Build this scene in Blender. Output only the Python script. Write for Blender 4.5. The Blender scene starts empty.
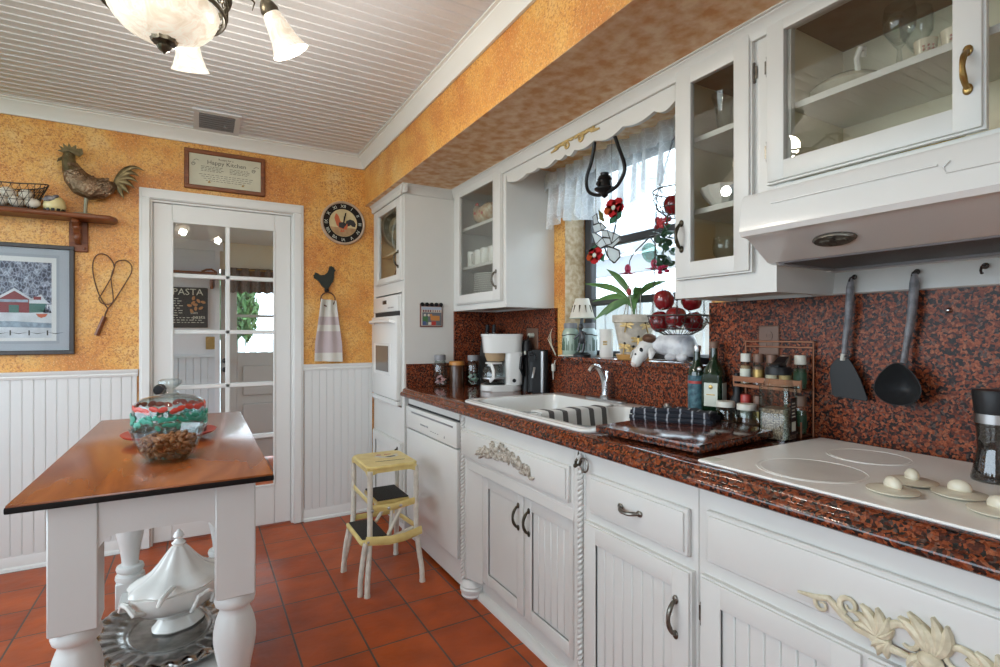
import bpy, bmesh, math, random
from mathutils import Vector, Matrix, Euler
random.seed(7)
S = bpy.context.scene
COL = S.collection
PI = math.pi
sin, cos = math.sin, math.cos
def R(d): return math.radians(d)

# ---------------------------------------------------------------- materials
def mat(name, col=(.8, .8, .8), rough=.5, metal=0, spec=.5, coat=0, emis=None, estr=0, trans=0, alpha=1, bump=0, bscale=40, var=0, vscale=8, col2=None, sheen=0):
    m = bpy.data.materials.new(name); m.use_nodes = True
    nt = m.node_tree; b = nt.nodes['Principled BSDF']
    b.inputs['Base Color'].default_value = (*col, 1); b.inputs['Roughness'].default_value = rough
    b.inputs['Metallic'].default_value = metal; b.inputs['Specular IOR Level'].default_value = spec
    b.inputs['Coat Weight'].default_value = coat; b.inputs['Transmission Weight'].default_value = trans
    b.inputs['Coat Roughness'].default_value = .08
    b.inputs['Alpha'].default_value = alpha
    if sheen: b.inputs['Sheen Weight'].default_value = sheen
    if emis: b.inputs['Emission Color'].default_value = (*emis, 1); b.inputs['Emission Strength'].default_value = estr
    tc = None
    if bump or var:
        tc = nt.nodes.new('ShaderNodeTexCoord')
    if var:
        n = nt.nodes.new('ShaderNodeTexNoise'); n.inputs['Scale'].default_value = vscale; n.inputs['Detail'].default_value = 6
        nt.links.new(tc.outputs['Object'], n.inputs['Vector'])
        r = nt.nodes.new('ShaderNodeValToRGB'); c2 = col2 or tuple(max(0, c * (1 - var)) for c in col)
        r.color_ramp.elements[0].position = .35; r.color_ramp.elements[1].position = .65
        r.color_ramp.elements[0].color = (*c2, 1); r.color_ramp.elements[1].color = (*col, 1)
        nt.links.new(n.outputs['Fac'], r.inputs['Fac']); nt.links.new(r.outputs['Color'], b.inputs['Base Color'])
    if bump:
        n2 = nt.nodes.new('ShaderNodeTexNoise'); n2.inputs['Scale'].default_value = bscale; n2.inputs['Detail'].default_value = 4
        nt.links.new(tc.outputs['Object'], n2.inputs['Vector'])
        bp = nt.nodes.new('ShaderNodeBump'); bp.inputs['Strength'].default_value = bump; bp.inputs['Distance'].default_value = .01
        nt.links.new(n2.outputs['Fac'], bp.inputs['Height']); nt.links.new(bp.outputs['Normal'], b.inputs['Normal'])
    return m
def ramp(nt, stops, mode='LINEAR'):
    r = nt.nodes.new('ShaderNodeValToRGB'); cr = r.color_ramp; cr.interpolation = mode
    while len(cr.elements) < len(stops): cr.elements.new(.5)
    for e, (p, c) in zip(cr.elements, stops): e.position = p; e.color = (*c, 1)
    return r
def nodes(name):
    m = bpy.data.materials.new(name); m.use_nodes = True
    return m, m.node_tree, m.node_tree.nodes['Principled BSDF'], m.node_tree.links.new
def N(nt, t, **k):
    n = nt.nodes.new('ShaderNode' + t)
    for a, v in k.items():
        if a in n.inputs: n.inputs[a].default_value = v
        else: setattr(n, a, v)
    return n
def mix(nt, a, b, fac, blend='MIX'):
    n = nt.nodes.new('ShaderNodeMix'); n.data_type = 'RGBA'; n.blend_type = blend
    for s, v in ((n.inputs[6], a), (n.inputs[7], b), (n.inputs[0], fac)):
        if hasattr(v, 'is_output'): nt.links.new(v, s)
        elif isinstance(v, (int, float)): s.default_value = v
        else: s.default_value = (*v, 1)
    return n.outputs[2]
def glassy(name, tint=(1, 1, 1), ior=1.45, rough=.0, face=.1, edge=(.75, .8, .8)):
    """clear thin glass: see-through with a Fresnel reflection"""
    m, nt, b, L = nodes(name)
    nt.nodes.remove(b); out = nt.nodes['Material Output']
    lw = N(nt, 'LayerWeight', Blend=.25)
    tcol = mix(nt, tint, edge, lw.outputs['Facing'])
    t = N(nt, 'BsdfTransparent'); L(tcol, t.inputs['Color'])
    g = N(nt, 'BsdfGlossy', Roughness=rough); g.inputs['Color'].default_value = (1, 1, 1, 1)
    fr = N(nt, 'Fresnel', IOR=ior)
    mr = N(nt, 'MapRange'); mr.inputs['To Min'].default_value = face; L(fr.outputs[0], mr.inputs['Value'])
    ge = N(nt, 'NewGeometry'); iv = N(nt, 'Math', operation='SUBTRACT'); iv.inputs[0].default_value = 1; L(ge.outputs['Backfacing'], iv.inputs[1])
    mu = N(nt, 'Math', operation='MULTIPLY'); L(mr.outputs[0], mu.inputs[0]); L(iv.outputs[0], mu.inputs[1])
    mx = N(nt, 'MixShader'); L(mu.outputs[0], mx.inputs[0]); L(t.outputs[0], mx.inputs[1]); L(g.outputs[0], mx.inputs[2])
    L(mx.outputs[0], out.inputs['Surface'])
    return m
def orange_wall():
    m, nt, b, L = nodes('orange_sponge_paint'); tc = N(nt, 'TexCoord'); o = tc.outputs['Object']
    n1 = N(nt, 'TexNoise', Scale=3.4, Detail=7., Roughness=.68); L(o, n1.inputs['Vector'])
    r1 = ramp(nt, [(.36, (.56, .20, .034)), (.48, (.68, .315, .062)), (.56, (.72, .39, .095)), (.66, (.74, .49, .19))]); L(n1.outputs['Fac'], r1.inputs['Fac'])
    n2 = N(nt, 'TexNoise', Scale=95., Detail=6., Roughness=.72); L(o, n2.inputs['Vector'])
    r2 = ramp(nt, [(.38, (0, 0, 0)), (.52, (1, 1, 1))]); L(n2.outputs['Fac'], r2.inputs['Fac'])
    n3 = N(nt, 'TexNoise', Scale=4.5, Detail=4.); L(o, n3.inputs['Vector'])
    r3 = ramp(nt, [(.42, (.36, .11, .022)), (.6, (.47, .21, .055))]); L(n3.outputs['Fac'], r3.inputs['Fac'])
    c = mix(nt, r3.outputs[0], r1.outputs[0], r2.outputs[0])
    n4 = N(nt, 'TexNoise', Scale=160., Detail=3.); L(o, n4.inputs['Vector'])
    r4 = ramp(nt, [(.55, (0, 0, 0)), (.72, (1, 1, 1))]); L(n4.outputs['Fac'], r4.inputs['Fac'])
    c = mix(nt, c, (.78, .48, .2), r4.outputs[0])
    L(c, b.inputs['Base Color']); b.inputs['Roughness'].default_value = .42
    bp = N(nt, 'Bump', Strength=.22, Distance=.01); L(n2.outputs['Fac'], bp.inputs['Height']); L(bp.outputs[0], b.inputs['Normal'])
    return m
def granite(name, rough=.09, dark=1.0, spec=.5):
    m, nt, b, L = nodes(name); tc = N(nt, 'TexCoord'); o = tc.outputs['Object']
    v = N(nt, 'TexVoronoi', Scale=160., feature='F1'); 
    nz = N(nt, 'TexNoise', Scale=60., Detail=3.); L(o, nz.inputs['Vector'])
    vm = N(nt, 'VectorMath', operation='MULTIPLY_ADD'); L(nz.outputs['Color'], vm.inputs[0]); vm.inputs[1].default_value = (.015, .015, .015); L(o, vm.inputs[2])
    L(vm.outputs[0], v.inputs['Vector'])
    sp = N(nt, 'SeparateColor'); L(v.outputs['Color'], sp.inputs[0])
    d = dark
    r = ramp(nt, [(0, (.012, .010, .010)), (.25, (.022, .014, .012)), (.34, (.075 * d, .018 * d, .010 * d)), (.5, (.16 * d, .034 * d, .013 * d)), (.72, (.25 * d, .058 * d, .020 * d)), (.88, (.30 * d, .095 * d, .042 * d)), (.95, (.09, .058, .048))], 'LINEAR')
    L(sp.outputs[0], r.inputs['Fac'])
    n2 = N(nt, 'TexNoise', Scale=220., Detail=4.); L(o, n2.inputs['Vector'])
    r2 = ramp(nt, [(.35, (.55, .5, .5)), (.6, (1, 1, 1))]); L(n2.outputs['Fac'], r2.inputs['Fac'])
    c = mix(nt, r.outputs[0], r2.outputs[0], 1., 'MULTIPLY')
    L(c, b.inputs['Base Color']); b.inputs['Roughness'].default_value = rough; b.inputs['Specular IOR Level'].default_value = spec
    return m
def tiles():
    m, nt, b, L = nodes('terracotta_tiles'); g = N(nt, 'NewGeometry')
    mp = N(nt, 'Mapping'); mp.inputs['Location'].default_value = (-.087, -.19, 0); L(g.outputs['Position'], mp.inputs['Vector'])
    br = N(nt, 'TexBrick', offset=0., squash=1.); br.inputs['Scale'].default_value = 1
    br.inputs['Brick Width'].default_value = .248; br.inputs['Row Height'].default_value = .265; br.inputs['Mortar Size'].default_value = .0045
    br.inputs['Mortar Smooth'].default_value = .25; br.inputs['Bias'].default_value = 0
    br.inputs['Color1'].default_value = (.32, .056, .010, 1); br.inputs['Color2'].default_value = (.42, .084, .015, 1); br.inputs['Mortar'].default_value = (.085, .06, .05, 1)
    L(mp.outputs[0], br.inputs['Vector'])
    n = N(nt, 'TexNoise', Scale=7., Detail=5.); L(g.outputs['Position'], n.inputs['Vector'])
    r = ramp(nt, [(.3, (.72, .68, .64)), (.65, (1.12, 1.1, 1.1))]); L(n.outputs['Fac'], r.inputs['Fac'])
    c = mix(nt, br.outputs['Color'], r.outputs[0], 1., 'MULTIPLY'); L(c, b.inputs['Base Color'])
    n2 = N(nt, 'TexNoise', Scale=14., Detail=2.); L(g.outputs['Position'], n2.inputs['Vector'])
    rr = N(nt, 'MapRange'); rr.inputs['To Min'].default_value = .26; rr.inputs['To Max'].default_value = .5; L(n2.outputs['Fac'], rr.inputs['Value']); L(rr.outputs[0], b.inputs['Roughness'])
    ad = N(nt, 'Math', operation='MULTIPLY_ADD'); L(br.outputs['Fac'], ad.inputs[0]); b.inputs['Specular IOR Level'].default_value = .3; ad.inputs[1].default_value = -1.; L(n2.outputs['Fac'], ad.inputs[2])
    bp = N(nt, 'Bump', Strength=.5, Distance=.006); L(ad.outputs[0], bp.inputs['Height']); L(bp.outputs[0], b.inputs['Normal'])
    return m
def wood(name, c1, c2, rough=.35, scale=(3, 30, 30), coat=0, bump=.1):
    m, nt, b, L = nodes(name); tc = N(nt, 'TexCoord'); mp = N(nt, 'Mapping'); mp.inputs['Scale'].default_value = scale; L(tc.outputs['Object'], mp.inputs['Vector'])
    n = N(nt, 'TexNoise', Scale=1., Detail=6., Distortion=1.2); L(mp.outputs[0], n.inputs['Vector'])
    r = ramp(nt, [(.3, c1), (.7, c2)]); L(n.outputs['Fac'], r.inputs['Fac']); L(r.outputs[0], b.inputs['Base Color'])
    b.inputs['Roughness'].default_value = rough; b.inputs['Coat Weight'].default_value = coat; b.inputs['Coat Roughness'].default_value = .12
    bp = N(nt, 'Bump', Strength=bump, Distance=.01); L(n.outputs['Fac'], bp.inputs['Height']); L(bp.outputs[0], b.inputs['Normal'])
    return m
def stripes(name, c1, c2, axis, freq, lo=.5, rough=.9, soft=.02):
    m, nt, b, L = nodes(name); tc = N(nt, 'TexCoord'); sp = N(nt, 'SeparateXYZ'); L(tc.outputs['Object'], sp.inputs[0])
    ml = N(nt, 'Math', operation='MULTIPLY'); L(sp.outputs[axis], ml.inputs[0]); ml.inputs[1].default_value = freq
    fr = N(nt, 'Math', operation='FRACT'); L(ml.outputs[0], fr.inputs[0])
    r = ramp(nt, [(lo - soft, c1), (lo + soft, c2)]); L(fr.outputs[0], r.inputs['Fac']); L(r.outputs[0], b.inputs['Base Color'])
    b.inputs['Roughness'].default_value = rough
    n = N(nt, 'TexNoise', Scale=400., Detail=2.); L(tc.outputs['Object'], n.inputs['Vector'])
    bp = N(nt, 'Bump', Strength=.3, Distance=.003); L(n.outputs['Fac'], bp.inputs['Height']); L(bp.outputs[0], b.inputs['Normal'])
    return m
def lace():
    m, nt, b, L = nodes('lace'); nt.nodes.remove(b); out = nt.nodes['Material Output']
    tc = N(nt, 'TexCoord'); o = tc.outputs['Object']
    v = N(nt, 'TexVoronoi', Scale=34., feature='DISTANCE_TO_EDGE'); L(o, v.inputs['Vector'])
    n = N(nt, 'TexNoise', Scale=9., Detail=2.); L(o, n.inputs['Vector'])
    r1 = ramp(nt, [(.0, (1, 1, 1)), (.05, (.66, .66, .66))]); L(v.outputs['Distance'], r1.inputs['Fac'])
    r2 = ramp(nt, [(.42, (.66, .66, .66)), (.6, (1, 1, 1))]); L(n.outputs['Fac'], r2.inputs['Fac'])
    op = mix(nt, r1.outputs[0], (1, 1, 1), .3); op = mix(nt, op, r2.outputs[0], 1., 'MULTIPLY')
    d = N(nt, 'BsdfDiffuse'); d.inputs['Color'].default_value = (.86, .9, .93, 1)
    tl = N(nt, 'BsdfTranslucent'); tl.inputs['Color'].default_value = (.78, .86, .92, 1)
    ms = N(nt, 'MixShader'); ms.inputs[0].default_value = .45; L(d.outputs[0], ms.inputs[1]); L(tl.outputs[0], ms.inputs[2])
    t = N(nt, 'BsdfTransparent'); mx = N(nt, 'MixShader'); L(op, mx.inputs[0]); L(t.outputs[0], mx.inputs[1]); L(ms.outputs[0], mx.inputs[2]); L(mx.outputs[0], out.inputs['Surface'])
    return m

def translucent(name, c=(.84, .87, .92)):
    m, nt, b, L = nodes(name); nt.nodes.remove(b); out = nt.nodes['Material Output']
    d = N(nt, 'BsdfDiffuse'); t = N(nt, 'BsdfTranslucent'); d.inputs[0].default_value = t.inputs[0].default_value = (*c, 1)
    mx = N(nt, 'MixShader'); mx.inputs[0].default_value = .6; L(d.outputs[0], mx.inputs[1]); L(t.outputs[0], mx.inputs[2]); L(mx.outputs[0], out.inputs['Surface'])
    return m
def litglass(name):
    m, nt, b, L = nodes(name); tc = N(nt, 'TexCoord'); n = N(nt, 'TexNoise', Scale=16., Detail=3., Distortion=2.5); L(tc.outputs['Object'], n.inputs['Vector'])
    r = ramp(nt, [(.35, (.72, .60, .42)), (.55, (1, .93, .78)), (.62, (.85, .74, .56)), (.8, (1, .96, .86))]); L(n.outputs['Fac'], r.inputs['Fac'])
    b.inputs['Base Color'].default_value = (.5, .47, .42, 1); b.inputs['Roughness'].default_value = .25
    L(r.outputs[0], b.inputs['Emission Color']); b.inputs['Emission Strength'].default_value = .62
    return m
W = dict(
 white=mat('white_paint', (.625, .62, .59), .38, bump=.03, bscale=60, var=.035, vscale=5),
 trim=mat('white_trim_paint', (.69, .695, .675), .38),
 bead=mat('white_beadboard_paint', (.65, .655, .64), .45),
 ceil=mat('ceiling_paint', (.66, .68, .72), .5),
 appl=mat('white_enamel', (.68, .68, .655), .2, coat=.3),
 almond=mat('almond_enamel', (.70, .665, .60), .2, coat=.2),
 inside=mat('cabinet_inside_paint', (.74, .66, .49), .5),  # beige paint, brightened to stand in for light inside the cabinets
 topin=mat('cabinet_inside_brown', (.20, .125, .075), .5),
 orange=orange_wall(), granite=granite('red_granite'), tile=tiles(),
 pane=glassy('window_pane', (.97, .98, .98), 1.5, 0, .02), cabglass=glassy('cabinet_glass', (.94, .94, .92), 1.7, 0, .03),
 glass=glassy('clear_glass', (.95, .97, .97), 1.35, .01, .04, (.66, .7, .7)),
 jar=glassy('jar_glass', (.92, .95, .94), 1.35, .02, .05, (.62, .68, .68)),
 black=mat('black_metal', (.015, .015, .016), .35, .6), blackp=mat('black_plastic', (.012, .012, .013), .42, spec=.3),
 dark=mat('dark_gap', (.02, .02, .02), .7),
 bronze=mat('antique_bronze', (.10, .085, .06), .38, .85, var=.5, vscale=60), brass=mat('aged_brass', (.42, .28, .10), .35, .9, var=.3, vscale=50),
 pewter=mat('pewter', (.22, .20, .17), .35, .9, var=.4, vscale=80),
 chrome=mat('chrome', (.75, .76, .78), .12, 1), steel=mat('steel', (.5, .5, .5), .3, 1),
 tabletop=wood('polished_wood', (.15, .036, .010), (.34, .10, .022), .27, (9, 2.2, 9), .35, .12),
 brownwood=wood('red_brown_wood', (.12, .030, .007), (.23, .068, .015), .5, (5, 30, 30), .2),
 darkwood=wood('dark_frame_wood', (.028, .024, .024), (.05, .043, .04), .4, (30, 30, 4)),
 yellow=mat('yellow_enamel', (.74, .62, .25), .35, var=.25, vscale=18, col2=(.64, .50, .18)),
 cream=mat('cream_enamel', (.68, .65, .56), .4, var=.2, vscale=30),
 rubber=mat('black_ribbed_rubber', (.022, .021, .02), .75, bump=.6, bscale=160),
 china=mat('white_china', (.76, .74, .69), .12, coat=.4), chinac=mat('cream_china', (.70, .63, .49), .15, coat=.4, var=.2, vscale=30),
 silver=mat('tarnished_silver', (.42, .40, .38), .24, 1, var=.5, vscale=22), 
 ornam=mat('ivory_applique', (.66, .60, .44), .5, var=.25, vscale=60, col2=(.48, .42, .29)), ornagrey=mat('greyed_applique', (.58, .54, .47), .5, var=.55, vscale=90, col2=(.24, .2, .15)),
 gold=mat('gold_applique', (.62, .44, .18), .45, .2, var=.3, vscale=60),
 shade=litglass('lit_frosted_glass'),
 red=mat('glossy_red', (.20, .008, .012), .14, coat=.5, var=.35, vscale=12), redp=mat('red_paint', (.42, .04, .03), .35),
 green=mat('leaf_green', (.10, .22, .06), .45, var=.4, vscale=14), dkgreen=mat('dark_green', (.035, .10, .05), .5, var=.4, vscale=20),
 lace=lace(), wire=mat('dark_wire', (.055, .045, .04), .45, .7), rust=mat('rusty_wire', (.12, .055, .03), .55, .5),
 paper=mat('aged_paper', (.58, .56, .43), .6, var=.12, vscale=9), ink=mat('ink', (.045, .045, .04), .6),
 bottle=mat('green_bottle_glass', (.006, .020, .008), .06, coat=.6), label=mat('paper_label', (.62, .64, .55), .6), bluelabel=mat('blue_label', (.015, .05, .075), .5, var=.5, vscale=70, col2=(.07, .17, .2)),
 cork=mat('cork', (.40, .27, .15), .7), lid=mat('cream_lid', (.62, .60, .53), .4), grey=mat('grey_plastic', (.20, .20, .21), .45),
 greyh=mat('grey_worn_handle', (.30, .30, .315), .4, var=.5, vscale=40, col2=(.14, .14, .15)), nylon=mat('charcoal_nylon', (.02, .02, .021), .5, spec=.3),
 rustmottle=mat('rust_mottle_brightened', (.78, .58, .36), .5, var=.5, vscale=20, col2=(.60, .28, .09), bump=.15, bscale=60), tan=mat('tan_plate', (.16, .085, .055), .45), egg=mat('eggshell', (.72, .66, .56), .5, var=.12, vscale=8),
 walltan=mat('mottled_tan', (.60, .48, .33), .7, var=.35, vscale=38, col2=(.40, .27, .14)), hall=mat('hall_wall', (.62, .63, .66), .6), hallc=mat('hall_cream', (.62, .56, .44), .6), halld=mat('hall_blue_white', (.55, .60, .64), .5),
 slate=mat('window_frame_dark', (.045, .045, .05), .45), vinyl=mat('white_siding', (.80, .82, .85), .6), shingle=mat('pale_roof', (.62, .64, .67), .8),
 lawn=mat('lawn', (.10, .17, .06), .9, var=.4, vscale=3), foliage=mat('tree_leaves', (.10, .2, .06), .7, var=.6, vscale=6),
)

# ---------------------------------------------------------------- mesh builder
class MB:
    def __init__(s): s.bm = bmesh.new(); s.mi = 0
    def add(s, t, sm=True, M=None):
        if M is not None: bmesh.ops.transform(t, matrix=M, verts=t.verts)
        bmesh.ops.recalc_face_normals(t, faces=t.faces)
        for f in t.faces: f.material_index = s.mi; f.smooth = sm
        me = bpy.data.meshes.new('t'); t.to_mesh(me); t.free(); s.bm.from_mesh(me); bpy.data.meshes.remove(me); return s
    def box(s, x0, x1, y0, y1, z0, z1, b=0, seg=1, M=None):
        t = bmesh.new(); bmesh.ops.create_cube(t, size=1)
        for v in t.verts: v.co = Vector(((x0 + x1) / 2 + v.co.x * (x1 - x0), (y0 + y1) / 2 + v.co.y * (y1 - y0), (z0 + z1) / 2 + v.co.z * (z1 - z0)))
        if b: bmesh.ops.bevel(t, geom=list(t.edges), offset=b, segments=seg, affect='EDGES', profile=.6)
        return s.add(t, True, M)
    def tube(s, pts, r, seg=8, closed=False, M=None, up=None):
        pts = [Vector(p) for p in pts]; n = len(pts)
        rr = r if isinstance(r, (list, tuple)) and not (isinstance(r, tuple)) else [r] * n
        t = bmesh.new(); rings = []; nrm = None
        for i, p in enumerate(pts):
            a = pts[(i - 1) % n] if (closed or i > 0) else p; c = pts[(i + 1) % n] if (closed or i < n - 1) else p
            tg = (c - a).normalized()
            if nrm is None:
                u = Vector(up) if up else (Vector((0, 0, 1)) if abs(tg.z) < .9 else Vector((1, 0, 0)))
                nrm = (u - tg * u.dot(tg)).normalized()
            else:
                nrm = nrm - tg * nrm.dot(tg); nrm = nrm.normalized() if nrm.length > 1e-6 else tg.orthogonal().normalized()
            bi = tg.cross(nrm); q = rr[i]; ra, rb = q if isinstance(q, tuple) else (q, q)
            rings.append([t.verts.new(p + nrm * (cos(2 * PI * k / seg) * ra) + bi * (sin(2 * PI * k / seg) * rb)) for k in range(seg)])
        for i in range(n if closed else n - 1):
            A, B = rings[i], rings[(i + 1) % n]
            for k in range(seg): t.faces.new((A[k], A[(k + 1) % seg], B[(k + 1) % seg], B[k]))
        if not closed:
            t.faces.new(rings[0][::-1]); t.faces.new(rings[-1])
        return s.add(t, True, M)
    def lathe(s, prof, c=(0, 0, 0), seg=24, M=None, flute=0, nf=12, sx=1, sy=1):
        t = bmesh.new(); rings = []
        for r, z in prof:
            if r <= 1e-6: rings.append([t.verts.new((c[0], c[1], c[2] + z))])
            else: rings.append([t.verts.new((c[0] + sx * r * (1 + flute * cos(nf * 2 * PI * k / seg)) * cos(2 * PI * k / seg), c[1] + sy * r * (1 + flute * cos(nf * 2 * PI * k / seg)) * sin(2 * PI * k / seg), c[2] + z)) for k in range(seg)])
        for A, B in zip(rings, rings[1:]):
            for k in range(seg):
                k2 = (k + 1) % seg
                if len(A) == 1 and len(B) == 1: break
                if len(A) == 1: t.faces.new((A[0], B[k2], B[k]))
                elif len(B) == 1: t.faces.new((A[k], A[k2], B[0]))
                else: t.faces.new((A[k], A[k2], B[k2], B[k]))
        for e in (rings[0], rings[-1]):
            if len(e) > 2: t.faces.new(e)
        return s.add(t, True, M)
    def ball(s, c, r, seg=16, rot=None, ns=None, M=None):
        t = bmesh.new(); bmesh.ops.create_uvsphere(t, u_segments=seg, v_segments=ns or max(6, seg // 2), radius=1)
        r = r if isinstance(r, tuple) else (r, r, r)
        M = (M or Matrix()) @ Matrix.Translation(c) @ (rot.to_matrix().to_4x4() if rot else Matrix()) @ Matrix.Diagonal((*r, 1))
        return s.add(t, True, M)
    def prism(s, poly, axis, a, b, bev=0, M=None):
        t = bmesh.new()
        f = {'x': lambda p, d: (d, p[0], p[1]), 'y': lambda p, d: (p[0], d, p[1]), 'z': lambda p, d: (p[0], p[1], d)}[axis]
        A = [t.verts.new(f(p, a)) for p in poly]; B = [t.verts.new(f(p, b)) for p in poly]; n = len(poly)
        t.faces.new(A[::-1]); t.faces.new(B)
        for i in range(n): t.faces.new((A[i], A[(i + 1) % n], B[(i + 1) % n], B[i]))
        if bev: bmesh.ops.bevel(t, geom=list(t.edges), offset=bev, segments=1, affect='EDGES')
        return s.add(t, True, M)
    def sheet(s, fn, nu, nv, th=0, cu=False):
        """surface fn(u,v) sampled on a grid; th gives it real thickness along its normals"""
        t = bmesh.new(); g = [[t.verts.new(fn(i / nu, j / nv)) for j in range(nv + 1)] for i in range(nu if cu else nu + 1)]
        n = nu
        for i in range(n):
            for j in range(nv):
                i2 = (i + 1) % len(g); t.faces.new((g[i][j], g[i2][j], g[i2][j + 1], g[i][j + 1]))
        bmesh.ops.recalc_face_normals(t, faces=t.faces)
        if th: bmesh.ops.solidify(t, geom=list(t.faces), thickness=th)
        return s.add(t, True)
    def text(s, txt, size, M, ext=.0004, align='CENTER'):
        cu = bpy.data.curves.new('w', 'FONT'); cu.body = txt; cu.size = size; cu.extrude = ext; cu.align_x = align; cu.align_y = 'CENTER'; cu.resolution_u = 2
        o = bpy.data.objects.new('w', cu); COL.objects.link(o); dg = bpy.context.evaluated_depsgraph_get(); dg.update()
        me = bpy.data.meshes.new_from_object(o.evaluated_get(dg)); t = bmesh.new(); t.from_mesh(me)
        bpy.data.objects.remove(o); bpy.data.curves.remove(cu); bpy.data.meshes.remove(me)
        bmesh.ops.transform(t, matrix=M, verts=t.verts)
        for f in t.faces: f.material_index = s.mi; f.smooth = False
        me = bpy.data.meshes.new('t'); t.to_mesh(me); t.free(); s.bm.from_mesh(me); bpy.data.meshes.remove(me); return s
# text planes: reading towards -X faces (cabinet fronts) and towards -Y faces (back wall)
def MX(x, y, z): return Matrix(((0, 0, -1, x), (-1, 0, 0, y), (0, 1, 0, z), (0, 0, 0, 1)))
def MY(x, y, z): return Matrix(((1, 0, 0, x), (0, 0, -1, y), (0, 1, 0, z), (0, 0, 0, 1)))

OFF = {}
def tagit(o, label=None, cat=None, group=None, kind=None):
    if label: o['label'] = label
    if cat: o['category'] = cat
    if group: o['group'] = group
    if kind: o['kind'] = kind
    return o
def T(name, label, cat, loc=(0, 0, 0), group=None, local=False, rz=0):
    o = bpy.data.objects.new(name, None); COL.objects.link(o); o.location = loc; o.rotation_euler = (0, 0, rz); o.empty_display_size = .05
    OFF[o] = Vector((0, 0, 0)) if local else Vector(loc)
    return tagit(o, label, cat, group)
def mesh(name, mb, m, off=None, ang=38):
    me = bpy.data.meshes.new(name)
    if off is not None and off.length: bmesh.ops.translate(mb.bm, vec=-off, verts=mb.bm.verts)
    mb.bm.to_mesh(me); mb.bm.free()
    for q in (m if isinstance(m, (list, tuple)) else [m]): me.materials.append(W[q] if isinstance(q, str) else q)
    me.set_sharp_from_angle(angle=R(ang))
    o = bpy.data.objects.new(name, me); COL.objects.link(o); return o
def P(par, name, mb, m, label=None, ang=38):
    o = mesh(name, mb, m, OFF[par], ang); o.parent = par; OFF[o] = OFF[par]
    if label: o['label'] = label
    return o
def M1(name, label, cat, mb, m, loc=None, group=None, kind=None, ang=38):
    if loc is None:
        v = [q.co for q in mb.bm.verts]; loc = ((min(q.x for q in v) + max(q.x for q in v)) / 2, (min(q.y for q in v) + max(q.y for q in v)) / 2, min(q.z for q in v))
    o = mesh(name, mb, m, Vector(loc), ang); o.location = loc; OFF[o] = Vector(loc)
    return tagit(o, label, cat, group, kind)
def ST(name, mb, m, par=None, label=None, ang=38):
    if par is not None:
        return P(par, name, mb, m, label, ang)
    o = mesh(name, mb, m, None, ang); OFF[o] = Vector((0, 0, 0)); o['kind'] = 'structure'
    if label: o['label'] = label
    return o
def dup(root, loc=None, label=None, rz=None, scale=None):
    def cp(o, par):
        c = o.copy(); COL.objects.link(c)
        if par: c.parent = par
        for ch in list(o.children): cp(ch, c)
        return c
    c = cp(root, None)
    if loc is not None: c.location = loc
    if rz is not None: c.rotation_euler = (c.rotation_euler[0], c.rotation_euler[1], rz)
    if scale: c.scale = scale if isinstance(scale, tuple) else (scale,) * 3
    if label: c['label'] = label
    return c
def arc(c, r, a0, a1, n=12, plane='xz', r2=None):
    out = []; r2 = r2 or r
    for i in range(n + 1):
        a = R(a0 + (a1 - a0) * i / n); p, q = r * cos(a), r2 * sin(a)
        out.append({'xz': (c[0] + p, c[1], c[2] + q), 'xy': (c[0] + p, c[1] + q, c[2]), 'yz': (c[0], c[1] + p, c[2] + q)}[plane])
    return out
def bez(p0, p1, p2, p3, n=10):
    p0, p1, p2, p3 = map(Vector, (p0, p1, p2, p3))
    return [p0 * (1 - t) ** 3 + p1 * 3 * t * (1 - t) ** 2 + p2 * 3 * t * t * (1 - t) + p3 * t ** 3 for t in [i / n for i in range(n + 1)]]
# ================================================================ THE SETTING
WX, FY, CZ = 1.71, 3.67, 2.475          # right wall face, far wall face, ceiling
LX, RY = -1.95, -2.6
m = MB().box(-2.2, 2.1, -2.9, 3.67, -.06, 0).box(-2.2, 2.1, 3.67, 5.9, -.06, 0); ST('floor', m, 'tile')
# beadboard ceiling: boards run along X, each with a rounded bead
def beadprofile(a, b, pitch, zf, zb, bead):
    pts = []; y = a
    while y < b - 1e-6:
        pts += [(y, zf), (y + pitch - bead * 1.3, zf), (y + pitch - bead * 1.2, zf + .0022)]
        for k in range(5):
            q = PI * (1 - k / 4); pts.append((y + pitch - bead * .7 + cos(q) * bead * .5, zf + .0005 - sin(q) * .0042))
        pts += [(y + pitch - bead * .12, zf + .0022)]; y += pitch
    return pts + [(y, zf), (y, zb), (a, zb)]
m = MB().prism(beadprofile(RY, FY, .057, CZ, CZ + .03, .017), 'x', LX, 1.1); ST('ceiling', m, 'ceil', ang=25)
# far wall with the door opening, orange above a beadboard wainscot
DX0, DX1, DZ = -.248, .538, 2.03
m = MB().box(LX, DX0, FY, FY + .12, 0, CZ).box(DX1, 1.9, FY, FY + .12, 0, CZ).box(DX0, DX1, FY, FY + .12, DZ, CZ); ST('wall_back', m, 'orange')
def wains(a, b):
    pts = []; x = a; p = .0475
    while x < b - .001:
        e = min(x + p, b); pts += [(x, FY - .012), (x + .003, FY - .016), (e - .006, FY - .016), (e - .0045, FY - .0152), (e - .002, FY - .0163)]; x = e
    return pts + [(b, FY - .001), (a, FY - .001)]
m = MB().prism(wains(LX, -.31), 'z', .07, 1.01).prism(wains(.605, 1.06), 'z', .06, 1.01); ST('wall_back_wainscot', m, 'bead', ang=20)
def rail(mb, a, b, z): mb.prism([(FY - .001, z - .03), (FY - .022, z - .03), (FY - .026, z - .018), (FY - .02, z - .012), (FY - .03, z + .002), (FY - .03, z + .01), (FY - .001, z + .01)], 'x', a, b)
m = MB(); rail(m, LX, -.305, 1.03); rail(m, .6, 1.06, 1.03); ST('trim_1', m, 'trim')
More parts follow.
